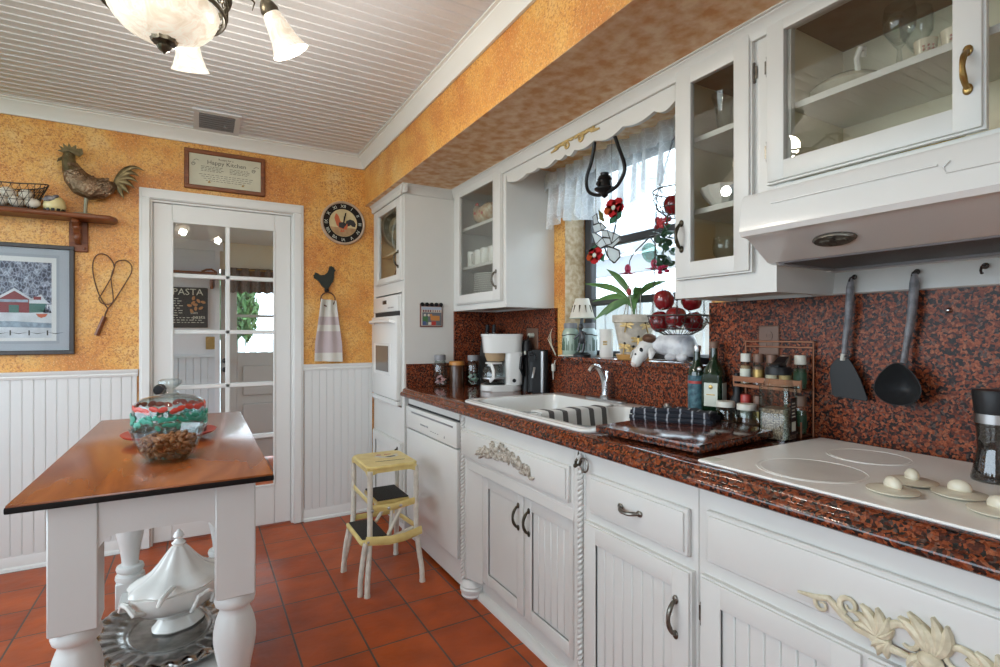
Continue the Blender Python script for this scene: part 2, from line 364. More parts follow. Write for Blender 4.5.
def base(mb, a, b): mb.prism([(FY - .001, 0), (FY - .032, 0), (FY - .03, .014), (FY - .018, .02), (FY - .018, .068), (FY - .012, .082), (FY - .001, .088)], 'x', a, b)
m = MB(); base(m, LX, -.3); base(m, .6, 1.055); ST('baseboard_back', m, 'trim')
# door casing with mitred corners
m = MB()
for (x0, x1, h) in ((-.30, -.245, 2.03), (.537, .60, 2.03)):
    m.box(x0, x1, FY - .02, FY - .001, 0, 2.03, .002); m.box(x0 + .012 if x0 < 0 else x0 + .003, x1 - .003 if x0 < 0 else x1 - .012, FY - .026, FY - .018, 0, 2.034, .003)
m.box(-.30, .60, FY - .02, FY - .001, 2.03, 2.09, .002).box(-.288, .588, FY - .026, FY - .018, 2.034, 2.078, .003)
m.box(DX0, DX0 + .012, FY, FY + .12, 0, DZ).box(DX1 - .012, DX1, FY, FY + .12, 0, DZ).box(DX0 + .012, DX1 - .012, FY + .0005, FY + .12, DZ - .012, DZ - .0005); ST('trim_2', m, 'trim')
# crown mouldings
def crownp(s, d=.062, h=.08): return [(0, -h), (s * .012, -h), (s * .016, -h * .82), (s * d * .55, -h * .38), (s * d * .8, -h * .2), (s * d * .8, -h * .12), (s * d, -h * .08), (s * d, 0), (0, 0)]
m = MB().prism([(FY - .001 + y, CZ - .002 + z) for y, z in crownp(-1)], 'x', LX, 1.01)
m.prism([(1.008 + x, CZ - .002 + z) for x, z in crownp(-1)], 'y', RY, FY - .005); ST('trim_3', m, 'trim')
# soffit over the cabinets
m = MB().box(1.01, WX + .2, RY, FY, 2.142, CZ + .02); m.mi = 1; m.box(1.0105, WX + .2, RY, FY - .0005, 2.14, 2.1415); ST('ceiling_soffit', m, ['orange', 'rustmottle'])  # underside: rust mottle, its colour brightened to make up for weak light from below
# right wall with the window opening
WY0, WY1, WZ0, WZ1 = 1.34, 2.275, 1.125, 2.14
m = MB().box(WX, WX + .16, RY, WY0, 0, 2.2).box(WX, WX + .16, WY1, FY + .1, 0, 2.2).box(WX, WX + .16, WY0, WY1, 0, WZ0 - .03); ST('wall_right', m, 'orange')
m = MB().box(WX, WX + .13, WY1 - .004, WY1 - .0005, WZ0, WZ1 - .005).box(WX, WX + .13, WY0 + .0005, WY0 + .004, WZ0, WZ1 - .005); ST('trim_4', m, 'walltan')
# other walls of the room (behind the photographer): unseen openings added to let sky light in
m = MB().box(LX - .1, LX, RY, -.45, 0, CZ).box(LX - .1, LX, 3.35, FY, 0, CZ).box(LX - .1, LX, -.45, 3.35, 0, .8).box(LX - .1, LX, -.45, 3.35, 2.32, CZ); ST('wall_left', m, 'bead')
m = MB().box(LX, -1.55, RY - .1, RY, 0, CZ).box(-.4, WX, RY - .1, RY, 0, CZ).box(-1.55, -.4, RY - .1, RY, 2.3, CZ); ST('wall_front', m, 'bead')
# kitchen window: dark frame, two rails, glass
m = MB(); fx0, fx1 = WX + .135, WX + .175
m.box(fx0, fx1, WY1 - .055, WY1, WZ0, WZ1, .004).box(fx0, fx1, WY0, WY0 + .055, WZ0, WZ1, .004).box(fx0 + .001, fx1, WY0 + .05, WY1 - .05, WZ0, WZ0 + .03, .004).box(fx0 + .001, fx1, WY0 + .05, WY1 - .05, WZ1 - .05, WZ1, .004)
m.box(fx0 + .004, fx1 - .004, WY0, WY1, 1.70, 1.74, .004).box(fx0 - .01, fx1, WY0, WY1, 1.395, 1.43, .004)
win = ST('window_1', m, 'slate')
ST('pane', MB().box(fx0 + .018, fx0 + .021, WY0 + .05, WY1 - .05, WZ0 + .03, WZ1 - .05), 'pane', win)
# French door
dr = MB(); y0, y1 = FY + .012, FY + .05; gx0, gx1, gz0, gz1 = -.139, .424, .263, 1.914
dr.box(DX0 + .014, gx0, y0, y1, .012, DZ - .014, .003).box(gx1, DX1 - .014, y0, y1, .012, DZ - .014, .003).box(gx0, gx1, y0, y1, gz1, DZ - .014, .003).box(gx0, gx1, y0, y1, .012, gz0, .003)
dr.box(.143, .169, y0 + .004, y1 - .004, gz0, gz1, .004)
for z in (1.594, 1.254, .92, .586): dr.box(gx0, gx1, y0 + .004, y1 - .004, z - .013, z + .013, .004)
for (a, b, c, d) in ((gx0 - .006, gx0 + .006, gz0, gz1), (gx1 - .006, gx1 + .006, gz0, gz1), (gx0, gx1, gz0 - .006, gz0 + .006), (gx0, gx1, gz1 - .006, gz1 + .006)): dr.box(a, b, y0 - .004, y0 + .004, c, d, .002)
door = ST('door_1', dr, 'trim')
ST('pane', MB().box(gx0 - .004, gx1 + .004, FY + .03, FY + .033, gz0 - .004, gz1 + .004, M=Matrix.Translation((.424, FY + .031, 0)) @ Matrix.Rotation(R(1.75), 4, 'Z') @ Matrix.Translation((-.424, -FY - .031, 0))), 'pane', door)
k = MB().lathe([(0, .0), (.032, .0), (.032, .006), (.012, .01), (.012, .03), (.027, .036), (.033, .05), (.028, .066), (0, .07)], M=Matrix.Translation((-.199, y0, .915)) @ Matrix.Rotation(R(90), 4, 'X')); ST('door_knob', k, 'black', door, 'round black door knob')
# backsplash and sill
m = MB(); GT = .92
m.box(WX - .018, WX, .1, WY0, GT, 1.362).box(WX - .018, WX, WY0, WY1 + .065, GT, WZ0 - .028).box(WX - .018, WX, WY1 + .065, 3.03, GT, 1.385)
m.box(1.085, 1.40, 3.012, 3.03, GT, 1.06).box(1.40, WX - .018, 3.012, 3.03, GT, 1.385)
ST('wall_right_backsplash', m, granite('red_granite_splash', .3, 1.15, .16))
ST('window_1_sill', MB().box(WX - .04, WX + .135, WY0 + .001, WY1 + .06, WZ0 - .028, WZ0, .008, 2), 'granite')
ST('trim_5', MB().prism([(WX - .02, 1.362), (WX - .028, 1.366), (WX - .02, 1.385), (WX - .012, 1.435), (WX, 1.435), (WX, 1.362)], 'y', .1, .95), 'white')

# ---- the small room beyond the French door
HY = 5.7
m = MB().box(-2.0, .16, HY, HY + .1, 1.03, 2.6).box(.98, 2.0, HY, HY + .1, 0, 2.6).box(.16, .98, HY, HY + .1, 1.97, 2.6); m.mi = 1; m.box(-2.0, .16, HY, HY + .1, 0, 1.03)
ST('wall_hall_back', m, ['hall', 'halld'])
pts = []; x = -1.9
while x < .13: pts += [(x, HY - .012), (x + .05, HY - .012), (x + .055, HY - .006)]; x += .06
ST('wall_hall_wainscot', MB().prism(pts + [(x, HY - .001), (-1.9, HY - .001)], 'z', .08, 1.02).box(-1.9, .13, HY - .03, HY - .001, 1.02, 1.05), 'halld')
ST('wall_hall_right', MB().box(1.5, 1.6, FY + .12, HY, 0, .35).box(1.5, 1.6, FY + .12, HY, 2.05, 2.6).box(1.5, 1.6, 5.4, HY, .35, 2.05).box(1.5, 1.6, FY + .12, 3.95, .35, 2.05), 'hallc')  # opening added out of view to brighten the hall
ST('wall_hall_left', MB().box(-1.6, -1.5, FY + .12, HY, 0, .35).box(-1.6, -1.5, FY + .12, HY, 2.05, 2.6).box(-1.6, -1.5, FY + .12, 4.0, 0, 2.4), 'hall')  # wide unseen opening, put in to bring sky light into the hall
ST('ceiling_hall', MB().box(-2.0, 2.0, FY + .12, HY + .1, 2.12, 2.2), 'hall')
ST('trim_6', MB().box(-1.6, .2, HY - .03, HY - .001, 2.03, 2.12).box(.13, .172, HY - .03, HY - .001, .0, 2.03).box(.95, 1.5, HY - .03, HY - .001, 2.03, 2.12), 'hall')
ST('wall_hall_strip', MB().box(.172, 1.5, HY - .012, HY - .001, 1.86, 2.12), 'hallc')
# outside door with a window
e = MB(); e.box(.18, .32, HY - .01, HY + .035, .02, 1.95, .003).box(.86, .97, HY - .01, HY + .035, .02, 1.95, .003).box(.32, .86, HY - .01, HY + .035, 1.75, 1.95, .003).box(.32, .86, HY - .01, HY + .035, .02, 1.06, .003)
e.box(.32, .86, HY + .0, HY + .03, 1.405, 1.43)
for (z0, z1) in ((.64, .93), (.2, .56)): e.prism([(.37, z0), (.82, z0), (.82, z1), (.37, z1)], 'y', HY - .024, HY - .012, .01)
d2 = ST('door_2', e, mat('outside_door_paint', (.36, .35, .33), .5)); ST('pane', MB().box(.32, .86, HY + .012, HY + .015, 1.06, 1.75), 'pane', d2)
for z in (.90, .985): ST('door_knob', MB().ball((.215, HY - .05, z), .026, 12).tube([(.215, HY - .01, z), (.215, HY - .05, z)], .012), 'black', d2)

# ---- outdoors
m = MB().box(-14, 16, -8, 24, -.35, -.3); M1('lawn', 'green lawn outside the house windows', 'ground', m, 'lawn', kind='structure')
m = MB()
for i in range(46): m.box(4.2, 4.24, -3.2 + i * .2, -3.2 + i * .2 + .185, -.3, 1.62, .01)
m.box(4.24, 4.28, -3.2, 6, .2, .3).box(4.24, 4.28, -3.2, 6, 1.3, 1.4); M1('board_fence', 'white vertical board fence outside the kitchen window', 'fence', m, 'vinyl')
m = MB()
for i in range(40): y = -4 + i * .28; m.prism([(3.2, 1.95), (7.5, 3.5), (7.5, 3.55), (3.2, 2.0)], 'y', y, y + .2).prism([(3.2, 1.93), (7.5, 3.48), (7.5, 3.56), (3.2, 2.01)], 'y', y + .2, y + .28)
m.box(3.3, 3.36, -4, 7, 1.78, 1.94)
for y in (-3.8, 1.0, 6.8): m.box(3.3, 3.37, y, y + .07, -.3, 1.8)
for y in (-3.8, 6.8): m.box(7.3, 7.4, y, y + .1, -.3, 3.44)
M1('patio_roof', 'pale ribbed patio roof slanting outside the kitchen window', 'roof', m, translucent('patio_roof_sheet'))
m = MB()
for i in range(34):
    x = -.6 + i * .16; t = (i % 17) / 16; h = 1.05 + .16 * sin(PI * t); m.prism([(x, -.3), (x + .1, -.3), (x + .1, h - .06), (x + .05, h), (x, h - .06)], 'y', 9.0, 9.03)
m.box(-.7, 4.9, 9.03, 9.07, .2, .28).box(-.7, 4.9, 9.03, 9.07, .75, .83); M1('picket_fence', 'white arched picket fence seen through the outside door window', 'fence', m, 'vinyl')
def tree(x, y, h, w, label, sd):
    rd = random.Random(sd); t = T('tree', label, 'tree', (x, y, -.3))
    P(t, 'trunk', MB().tube([(x, y, -.3), (x + .05, y, h * .3), (x, y + .05, h * .6)], [.16, .12, .06], 10), 'brownwood')
    m = MB()
    for i in range(2200):
        a, q, b = rd.random() * 2 * PI, rd.random() ** .4, rd.random(); c = Vector((x + cos(a) * q * w * sin(PI * (.15 + .8 * b)), y + sin(a) * q * w * sin(PI * (.15 + .8 * b)), h * (.35 + .65 * b)))
        Q = Euler((rd.random() * 6, rd.random() * 6, rd.random() * 6)).to_matrix().to_4x4(); m.prism([(-.08, 0), (0, -.04), (.08, 0), (0, .04)], 'z', 0, .006, M=Matrix.Translation(c) @ Q)
    P(t, 'foliage', m, 'foliage')
tree(.62, 12.5, 2.7, .5, 'leafy green tree beyond the picket fence', 3)
m = MB()
rd = random.Random(9)
for i in range(900):
    c = Vector((2.2 + rd.random() * 3.6, 15 + rd.random(), -.3 + 2.5 * rd.random() ** .7)); m.prism([(-.13, 0), (0, -.06), (.13, 0), (0, .06)], 'z', 0, .006, M=Matrix.Translation(c) @ Euler((rd.random() * 6, rd.random() * 6, rd.random() * 6)).to_matrix().to_4x4())
M1('hedge', 'long green hedge behind the picket fence', 'hedge', m, 'foliage')
M1('neighbour_house', 'pale low house across the garden, seen through the outside door', 'house', MB().box(1.6, 7, 11, 11.3, -.3, 1.55).prism([(1.4, 1.5), (7.2, 1.5), (6.4, 2.05), (2.0, 2.05)], 'y', 10.9, 11.4), 'vinyl')

# ---- camera, light
cam = bpy.data.cameras.new('camera'); co = bpy.data.objects.new('camera', cam); COL.objects.link(co)
cam.sensor_width = 36; cam.lens = 36 * 524 / 1000; cam.clip_start = .02; co.location = (0, 0, 1.245); co.rotation_euler = (R(90), 0, R(-29.87)); S.camera = co
w = bpy.data.worlds.new('sky'); S.world = w; w.use_nodes = True; bg = w.node_tree.nodes['Background']; bg.inputs[0].default_value = (.74, .88, 1, 1); bg.inputs[1].default_value = 5.6
def light(name, kind, loc, energy, col=(1, 1, 1), rot=None, size=None, size_y=None, rad=None, portal=False):
    l = bpy.data.lights.new(name, kind); l.energy = energy; l.color = col
    if kind == 'AREA':
        l.shape = 'RECTANGLE'; l.size = size; l.size_y = size_y or size
        if portal: l.cycles.is_portal = True
    if rad is not None: l.shadow_soft_size = rad
    o = bpy.data.objects.new(name, l); COL.objects.link(o); o.location = loc
    if rot: o.rotation_euler = rot
    return o
light('portal_front', 'AREA', (-.975, RY - .02, 1.15), 1, rot=(R(90), 0, 0), size=1.15, size_y=2.3, portal=True)
light('portal_left', 'AREA', (LX - .02, 1.45, 1.56), 1, rot=(R(90), 0, R(-90)), size=3.8, size_y=1.52, portal=True)
light('portal_kitchen', 'AREA', (WX + .2, 1.81, 1.63), 1, rot=(R(90), 0, R(90)), size=.93, size_y=1.0, portal=True)
light('portal_hall', 'AREA', (-1.62, 4.85, 1.2), 1, rot=(R(90), 0, R(-90)), size=1.7, size_y=1.7, portal=True)
light('portal_hall_right', 'AREA', (1.62, 4.68, 1.2), 1, rot=(R(90), 0, R(90)), size=1.45, size_y=1.7, portal=True)
S.view_settings.view_transform = 'Standard'; S.view_settings.look = 'None'; S.view_settings.gamma = 1; S.view_settings.use_curve_mapping = False; S.view_settings.exposure = .06
S.cycles.max_bounces = 10; S.cycles.transparent_max_bounces = 24; S.cycles.glossy_bounces = 5; S.cycles.diffuse_bounces = 6; S.cycles.caustics_reflective = False; S.cycles.sample_clamp_indirect = 6
# ================================================================ CABINETS
def pull(par, x, y, z, L=.1, ax='z', m='bronze', name='handle', d=.028, label=None):
    pts = []
    for i in range(13):
        t = i / 12; q = (t - .5) * L; o = -d * sin(PI * t) ** .6
        pts.append((x + o, y, z + q) if ax == 'z' else (x + o, y + q, z - .004 * sin(PI * t)))
    mb = MB().tube(pts, [.0065 - .003 * abs(1 - abs(2 * i / 12 - 1) - .5) for i in range(13)], 8)
    for s_ in (-.5, .5):
        c = (x - .002, y, z + s_ * L) if ax == 'z' else (x - .002, y + s_ * L, z)
        mb.ball(c, (.005, .009, .012) if ax == 'z' else (.005, .012, .009), 10)
    return P(par, name, mb, m, label)
def hinge(par, x, y, z):
    return P(par, 'hinge', MB().tube([(x, y, z - .022), (x, y, z + .022)], .004).ball((x, y, z + .026), .005, 8).ball((x, y, z - .026), .005, 8).box(x - .001, x + .002, y - .009, y + .009, z - .018, z + .018), 'pewter')
def frame(mb, x0, x1, y0, y1, z0, z1, a0, a1, b0, b1, bev=.004):
    """a rectangular frame facing -X: outer y0..y1,z0..z1, hole a0..a1,b0..b1"""
    mb.box(x0, x1, y0, a0, z0, z1, bev, 2).box(x0, x1, a1, y1, z0, z1, bev, 2).box(x0 + .0006, x1 - .0003, a0 - .004, a1 + .004, z0 + .0003, b0, bev, 2).box(x0 + .0006, x1 - .0003, a0 - .004, a1 + .004, b1, z1 - .0003, bev, 2)
    mb.box(x0 + .007, x1, y0 - .005, y1 + .005, z0 - .005, z0 + .01).box(x0 + .007, x1, y0 - .005, y1 + .005, z1 - .01, z1 + .005).box(x0 + .007, x1, y0 - .005, y0 + .01, z0 + .01, z1 - .01).box(x0 + .007, x1, y1 - .01, y1 + .005, z0 + .01, z1 - .01)
    return mb
def beaddoor(par, x, y0, y1, z0, z1, st=.055, plain=False, name='door'):
    mb = frame(MB(), x, x + .02, y0, y1, z0, z1, y0 + st, y1 - st, z0 + st, z1 - st)
    a, b = y0 + st - .004, y1 - st + .004
    if plain: mb.box(x + .009, x + .02, a, b, z0 + st - .004, z1 - st + .004)
    else:
        n = max(2, round((b - a) / .038)); p = (b - a) / n
        for i in range(n): mb.box(x + .009, x + .02, a + i * p + .0004, a + (i + 1) * p - .0004, z0 + st - .004, z1 - st + .004, .0028)
    ins = .006
    for (p0, p1, q0, q1) in ((y0 + st - ins, y0 + st, z0 + st, z1 - st), (y1 - st, y1 - st + ins, z0 + st, z1 - st), (y0 + st, y1 - st, z0 + st - ins, z0 + st), (y0 + st, y1 - st, z1 - st, z1 - st + ins)):
        mb.box(x + .002, x + .012, p0, p1, q0, q1, .002)
    return P(par, name, mb, 'white')
def front(par, x, y0, y1, z0, z1, name='drawer'):
    mb = MB().box(x + .006, x + .02, y0, y1, z0, z1, .003).box(x, x + .012, y0 + .010, y1 - .010, z0 + .010, z1 - .010, .005, 2)
    return P(par, name, mb, 'white')
def glassdoor(par, x, y0, y1, z0, z1, g, name='door'):
    mb = frame(MB(), x, x + .02, y0, y1, z0, z1, *g)
    d = P(par, name, mb, 'white'); P(d, 'pane', MB().box(x + .011, x + .014, g[0] - .006, g[1] + .006, g[2] - .006, g[3] + .006), 'cabglass')
    return d
def rope(par, x, y, z0, z1, r=.0105):
    mb = MB(); n = int((z1 - z0) / .0022); 
    for s_ in (0, PI): mb.tube([(x + r * .55 * cos(i * .40 + s_), y + r * .55 * sin(i * .40 + s_), z0 + (z1 - z0) * i / n) for i in range(n + 1)], r * .62, 6)
    return P(par, 'rope_column', mb, 'white')
def scroll(mb, O, pts, r, flip=1):
    """tapered scroll in the plane of a cabinet front: pts are (right, up) offsets"""
    n = len(pts); mb.tube([(O[0] - .002, O[1] - flip * a, O[2] + b) for a, b in pts], [(max(.0012, q * .8), max(.0012, q)) for q in (r if isinstance(r, list) else [r * (1 - .65 * i / (n - 1)) for i in range(n)])], 8, up=(1, 0, 0))
def spiral(c, r, a0, turns, n=16, k=.75): return [(c[0] + r * (1 - k * i / n) * cos(R(a0) + 2 * PI * turns * i / n), c[1] + r * (1 - k * i / n) * sin(R(a0) + 2 * PI * turns * i / n)) for i in range(n + 1)]
def leaf2(mb, O, c, ang, L, wd, flip=1, th=.006):
    a = R(ang)
    n = 6
    pts = [(c[0] + L * t * cos(a + .5 * (t - .5)), c[1] + L * t * sin(a + .5 * (t - .5))) for t in [i / n for i in range(n + 1)]]
    mb.tube([(O[0] - .002, O[1] - flip * p, O[2] + q) for p, q in pts], [(th * (.5 + .5 * sin(PI * (.1 + .8 * i / n))), max(.001, wd * sin(PI * (.08 + .87 * i / n)))) for i in range(n + 1)], 8, up=(1, 0, 0))

XF = 1.085
# ---- tall oven cabinet
tx, ty0, ty1 = 1.075, 3.03, 3.668
t = T('oven_cabinet', 'tall white oven cabinet standing in the far corner of the kitchen', 'cabinet', (1.4, 3.35, 0))
b = MB().box(tx + .018, WX - .01, ty0, ty0 + .02, 0, 2.14).box(tx + .018, WX - .01, ty1 - .02, ty1, 0, 2.14).box(tx + .02, WX - .012, ty0 + .02, ty1 - .02, 1.52, 1.54).box(tx + .02, WX - .012, ty0 + .02, ty1 - .02, 2.11, 2.139)
b.box(WX - .01, WX - .001, ty0, ty1, 0, 2.14).box(tx, tx + .018, ty0, ty0 + .045, 0, 2.14).box(tx, tx + .018, ty1 - .05, ty1, 0, 2.14).box(tx + .0004, tx + .018, ty0 + .045, ty1 - .05, 1.50, 1.60).box(tx + .0004, tx + .018, ty0 + .045, ty1 - .05, 2.03, 2.14).box(tx + .0004, tx + .018, ty0 + .045, ty1 - .05, .575, .79).box(tx + .05, tx + .06, ty0 + .02, ty1 - .02, 0, .09)
P(t, 'body', b, 'white')
P(t, 'lining', MB().box(tx + .02, WX - .012, ty0 + .021, ty0 + .024, 1.541, 2.109).box(tx + .02, WX - .012, ty1 - .024, ty1 - .021, 1.541, 2.109).box(WX - .02, WX - .011, ty0 + .021, ty1 - .021, 1.541, 2.109).box(tx + .02, WX - .02, ty0 + .024, ty1 - .024, 1.541, 1.545), 'inside')
P(t, 'shelf', MB().box(tx + .05, WX - .02, ty0 + .025, ty1 - .025, 1.775, 1.787), 'inside')
d = glassdoor(t, tx - .02, 3.045, 3.60, 1.575, 2.075, (3.125, 3.495, 1.61, 2.03)); pull(d, tx - .02, 3.085, 1.70, .09)
d = beaddoor(t, tx - .02, 3.05, 3.63, .10, .575); pull(d, tx - .02, 3.10, .50, .08)
P(t, 'crown', MB().prism([(tx + x, 2.14 + z) for x, z in crownp(-1, .03, .05)], 'y', ty0 - .054, ty1).prism([(ty0 + y, 2.14 + z) for y, z in crownp(-1, .055, .05)], 'x', tx - .028, 1.385), 'white')
# ---- wall oven
t = T('wall_oven', 'white built-in wall oven with a dark window in the tall cabinet', 'oven', (1.3, 3.34, .8))
P(t, 'body', MB().box(tx - .006, tx + .45, 3.085, 3.61, .80, 1.49, .003), 'appl')
P(t, 'control_panel', MB().box(tx - .022, tx - .004, 3.09, 3.605, 1.385, 1.485, .005, 2), 'appl')
P(t, 'display', MB().box(tx - .0235, tx - .021, 3.31, 3.39, 1.435, 1.46), 'black', 'small dark clock display')
for i in range(4):
    bt = MB().box(tx - .0232, tx - .021, 3.17 + i * .03, 3.19 + i * .03, 1.405, 1.413)
    P(t, 'button', bt, 'grey')
d = P(t, 'door', MB().box(tx - .032, tx - .006, 3.085, 3.61, .835, 1.355, .006, 2).box(tx - .034, tx - .03, 3.2, 3.54, .98, 1.18, .004), 'appl'); P(t, 'gap', MB().box(tx - .008, tx - .004, 3.09, 3.60, 1.357, 1.384), 'dark')
P(d, 'window', MB().box(tx - .037, tx - .034, 3.235, 3.50, 1.0, 1.165), mat('oven_window', (.13, .115, .10), .12))
P(d, 'handle', MB().tube([(tx - .03, 3.12, 1.315), (tx - .055, 3.13, 1.322), (tx - .06, 3.34, 1.325), (tx - .055, 3.56, 1.322), (tx - .03, 3.57, 1.315)], .012, 8), 'appl')
P(t, 'lower_trim', MB().box(tx - .03, tx - .006, 3.085, 3.61, .80, .828, .004).tube([(tx - .034, 3.1, .83), (tx - .034, 3.6, .83)], .004), 'appl')
# ---- dishwasher
t = T('dishwasher', 'white dishwasher under the granite worktop', 'dishwasher', (1.38, 2.64, .02))
P(t, 'body', MB().box(XF + .02, 1.66, 2.29, 2.995, .02, .855), 'appl')
P(t, 'control_panel', MB().box(XF - .012, XF + .02, 2.29, 2.995, .69, .815, .006, 2), 'appl')
P(t, 'latch_slot', MB().box(XF - .0135, XF - .01, 2.33, 2.9, .784, .793), 'grey')
for i in range(6): P(t, 'button', MB().box(XF - .0132, XF - .011, 2.75 - i * .02, 2.762 - i * .02, .733, .742), 'grey')
for i in range(4): P(t, 'button', MB().box(XF - .0132, XF - .011, 2.6 - i * .03, 2.615 - i * .03, .72, .724), 'grey')
P(t, 'emblem', MB().prism([(2.44, .715), (2.425, .715), (2.4325, .728)], 'x', XF - .0132, XF - .011), 'grey', 'small grey mark')
P(t, 'door', MB().box(XF - .008, XF + .02, 2.29, 2.995, .155, .682, .005, 2), 'appl'); P(t, 'kick_plate', MB().box(XF + .025, XF + .04, 2.29, 2.995, .02, .145, .002), 'appl'); P(t, 'gap', MB().box(XF + .0, XF + .02, 2.29, 2.995, .818, .826), 'dark'); P(t, 'top_rail', MB().box(XF + .004, XF + .02, 2.29, 2.995, .826, .866), 'white')
# ---- sink cabinet: front posts with rope, doors set back between them
t = T('sink_cabinet', 'white sink base cabinet with rope columns and scrolled drawer front', 'cabinet', (1.4, 1.81, 0))
b = MB().box(XF + .0004, XF + .02, 1.395, 2.205, .66, .867).box(XF, XF + .05, 2.205, 2.262, .09, .868, .003).box(XF, XF + .05, 1.335, 1.395, .09, .868, .003).box(XF + .05, WX - .02, 2.24, 2.265, .0, .868).box(XF + .05, WX - .02, 1.335, 1.36, 0, .868)
b.box(XF, XF + .06, 1.3955, 2.2045, .615, .66, .003).box(XF + .06, WX - .02, 1.36, 2.24, .09, .11)
b.prism([(XF + .002, 2.206), (XF + .035, 2.11), (XF + .055, 2.11), (XF + .055, 2.206)], 'z', .10, .64).prism([(XF + .035, 1.40), (XF + .035, 1.44), (XF + .055, 1.44), (XF + .055, 1.40)], 'z', .1, .64)
b.box(XF + .07, XF + .085, 1.335, 2.2, 0, .12).prism([(XF + .07, .0), (XF + .045, .0), (XF + .048, .02), (XF + .058, .03), (XF + .07, .034)], 'y', 1.335, 2.19)
P(t, 'body', b, 'white')
dw = front(t, XF - .018, 1.41, 2.235, .675, .80, 'drawer_front')
m = MB(); O = (XF - .020, 1.835, .735); rd = random.Random(4)
for i in range(26):
    u = -1 + 2 * i / 25; hh = .05 * (1 - abs(u) ** 1.6) + .006; 
    for k in range(3):
        c = (u * .2 + rd.uniform(-.01, .01), -.012 - abs(u) * .012 + rd.uniform(0, hh)); leaf2(m, O, c, rd.uniform(20, 160) - u * 50, rd.uniform(.022, .036), rd.uniform(.006, .010), th=.008)
for u in (-.12, -.045, .04, .115): scroll(m, O, spiral((u, .004), .017, rd.uniform(0, 360), 1.2), .0045); m.ball((O[0] - .004, O[1] - u, O[2] + .004), .008, 8)
for u in (-.2, .2): scroll(m, O, [(u * .9, -.01), (u * 1.02, -.022), (u * 1.1, -.02), (u * 1.12, -.03)], .005)
P(dw, 'carved_ornament', m, 'ornagrey', 'cream carved flower applique')
d = beaddoor(t, XF + .035, 1.765, 2.11, .115, .60, .05, plain=True); pull(d, XF + .035, 1.80, .505, .09)
d = beaddoor(t, XF + .035, 1.42, 1.755, .115, .60, .05); pull(d, XF + .035, 1.722, .505, .09); hinge(d, XF + .032, 1.424, .5); hinge(d, XF + .032, 1.424, .2)
rope(t, XF - .005, 2.233, .09, .85); rope(t, XF - .005, 1.352, .03, .85)
P(t, 'bun_foot', MB().lathe([(0, 0), (.042, 0), (.052, .012), (.049, .022), (.056, .03), (.058, .045), (.052, .052), (.056, .06), (.05, .075), (.04, .088), (0, .09)], (XF + .04, 2.225, 0), 24), 'trim', 'ribbed round foot')
# ---- drawer cabinet
t = T('drawer_cabinet', 'narrow white base cabinet with one drawer over a beadboard door', 'cabinet', (1.4, 1.11, 0))
P(t, 'body', MB().box(XF, XF + .0195, .89, 1.33, .1, .868).box(XF + .02, WX - .02, 1.31, 1.33, 0, .868).box(XF + .02, WX - .02, .89, .91, 0, .868).box(XF + .07, XF + .085, .89, 1.33, 0, .12), 'white')
d = front(t, XF - .02, .912, 1.30, .678, .80); pull(d, XF - .02, 1.11, .742, .075, 'y', 'pewter', d=.024)
d = beaddoor(t, XF - .02, .905, 1.318, .12, .642); pull(d, XF - .02, .945, .515, .09, m='pewter')
# ---- cooktop cabinet
t = T('cooktop_cabinet', 'white base cabinet with ivory scroll ornament under the cooktop', 'cabinet', (1.4, .5, 0))
P(t, 'body', MB().box(XF, XF + .02, .12, .888, .1, .868).box(XF + .02, WX - .02, .868, .888, 0, .868).box(XF + .02, WX - .02, .12, .14, 0, .868).box(XF + .07, XF + .085, .12, .888, 0, .12), 'white')
dw = front(t, XF - .02, .14, .858, .69, .815, 'drawer_front')
for (a, b_) in ((.51, .868), (.14, .50)): beaddoor(t, XF - .02, a, b_, .12, .648); 
hinge(t, XF - .004, .877, .55)
m = MB(); O = (XF - .022, .40, .718)
for f in (1, -1):     # mirrored acanthus scroll, centred near the drawer's middle
    scroll(m, O, [(-.225 * f, .0), (-.19 * f, .004), (-.165 * f, .012), (-.14 * f, -.008), (-.115 * f, -.022), (-.09 * f, -.024)], [.003, .006, .007, .007, .007, .006])
    scroll(m, O, [(p * f, q) for p, q in spiral((-.178, -.006), .015, 100, 1.1)], .005); scroll(m, O, [(p * f, q) for p, q in spiral((-.128, .014), .019, 250, -1.2)], .006)
    scroll(m, O, [(-.09 * f, -.024), (-.06 * f, -.03), (-.035 * f, -.03), (-.012 * f, -.036), (0, -.03)], .009); scroll(m, O, [(p * f, q) for p, q in spiral((-.036, -.004), .032, 200, -.9)], .008)
    scroll(m, O, [(p * f, q) for p, q in spiral((-.075, -.036), .014, 30, 1.1)], .005)
    for an, L, wd in ((75, .05, .011), (105, .052, .011), (130, .045, .01), (50, .045, .01), (155, .036, .009), (25, .035, .008)): leaf2(m, O, (-.082 * f, -.018), an if f > 0 else 180 - an, L, wd, th=.010)
    for an, L in ((200, .035), (225, .036), (250, .03)): leaf2(m, O, (-.06 * f, -.02), an if f > 0 else 180 - an, L, .008, th=.009)
    for an, L in ((60, .062), (78, .066), (95, .05)): leaf2(m, O, (-.004 * f, -.012), 180 - an if f > 0 else an, L, .012, th=.011)
    for an in (215, 245): leaf2(m, O, (-.01 * f, -.02), an if f > 0 else 180 - an, .035, .009, th=.01)
m.ball((O[0] - .006, O[1], O[2] - .02), (.01, .02, .016), 12)
P(dw, 'carved_ornament', m, 'ornam', 'ivory acanthus scroll applique')
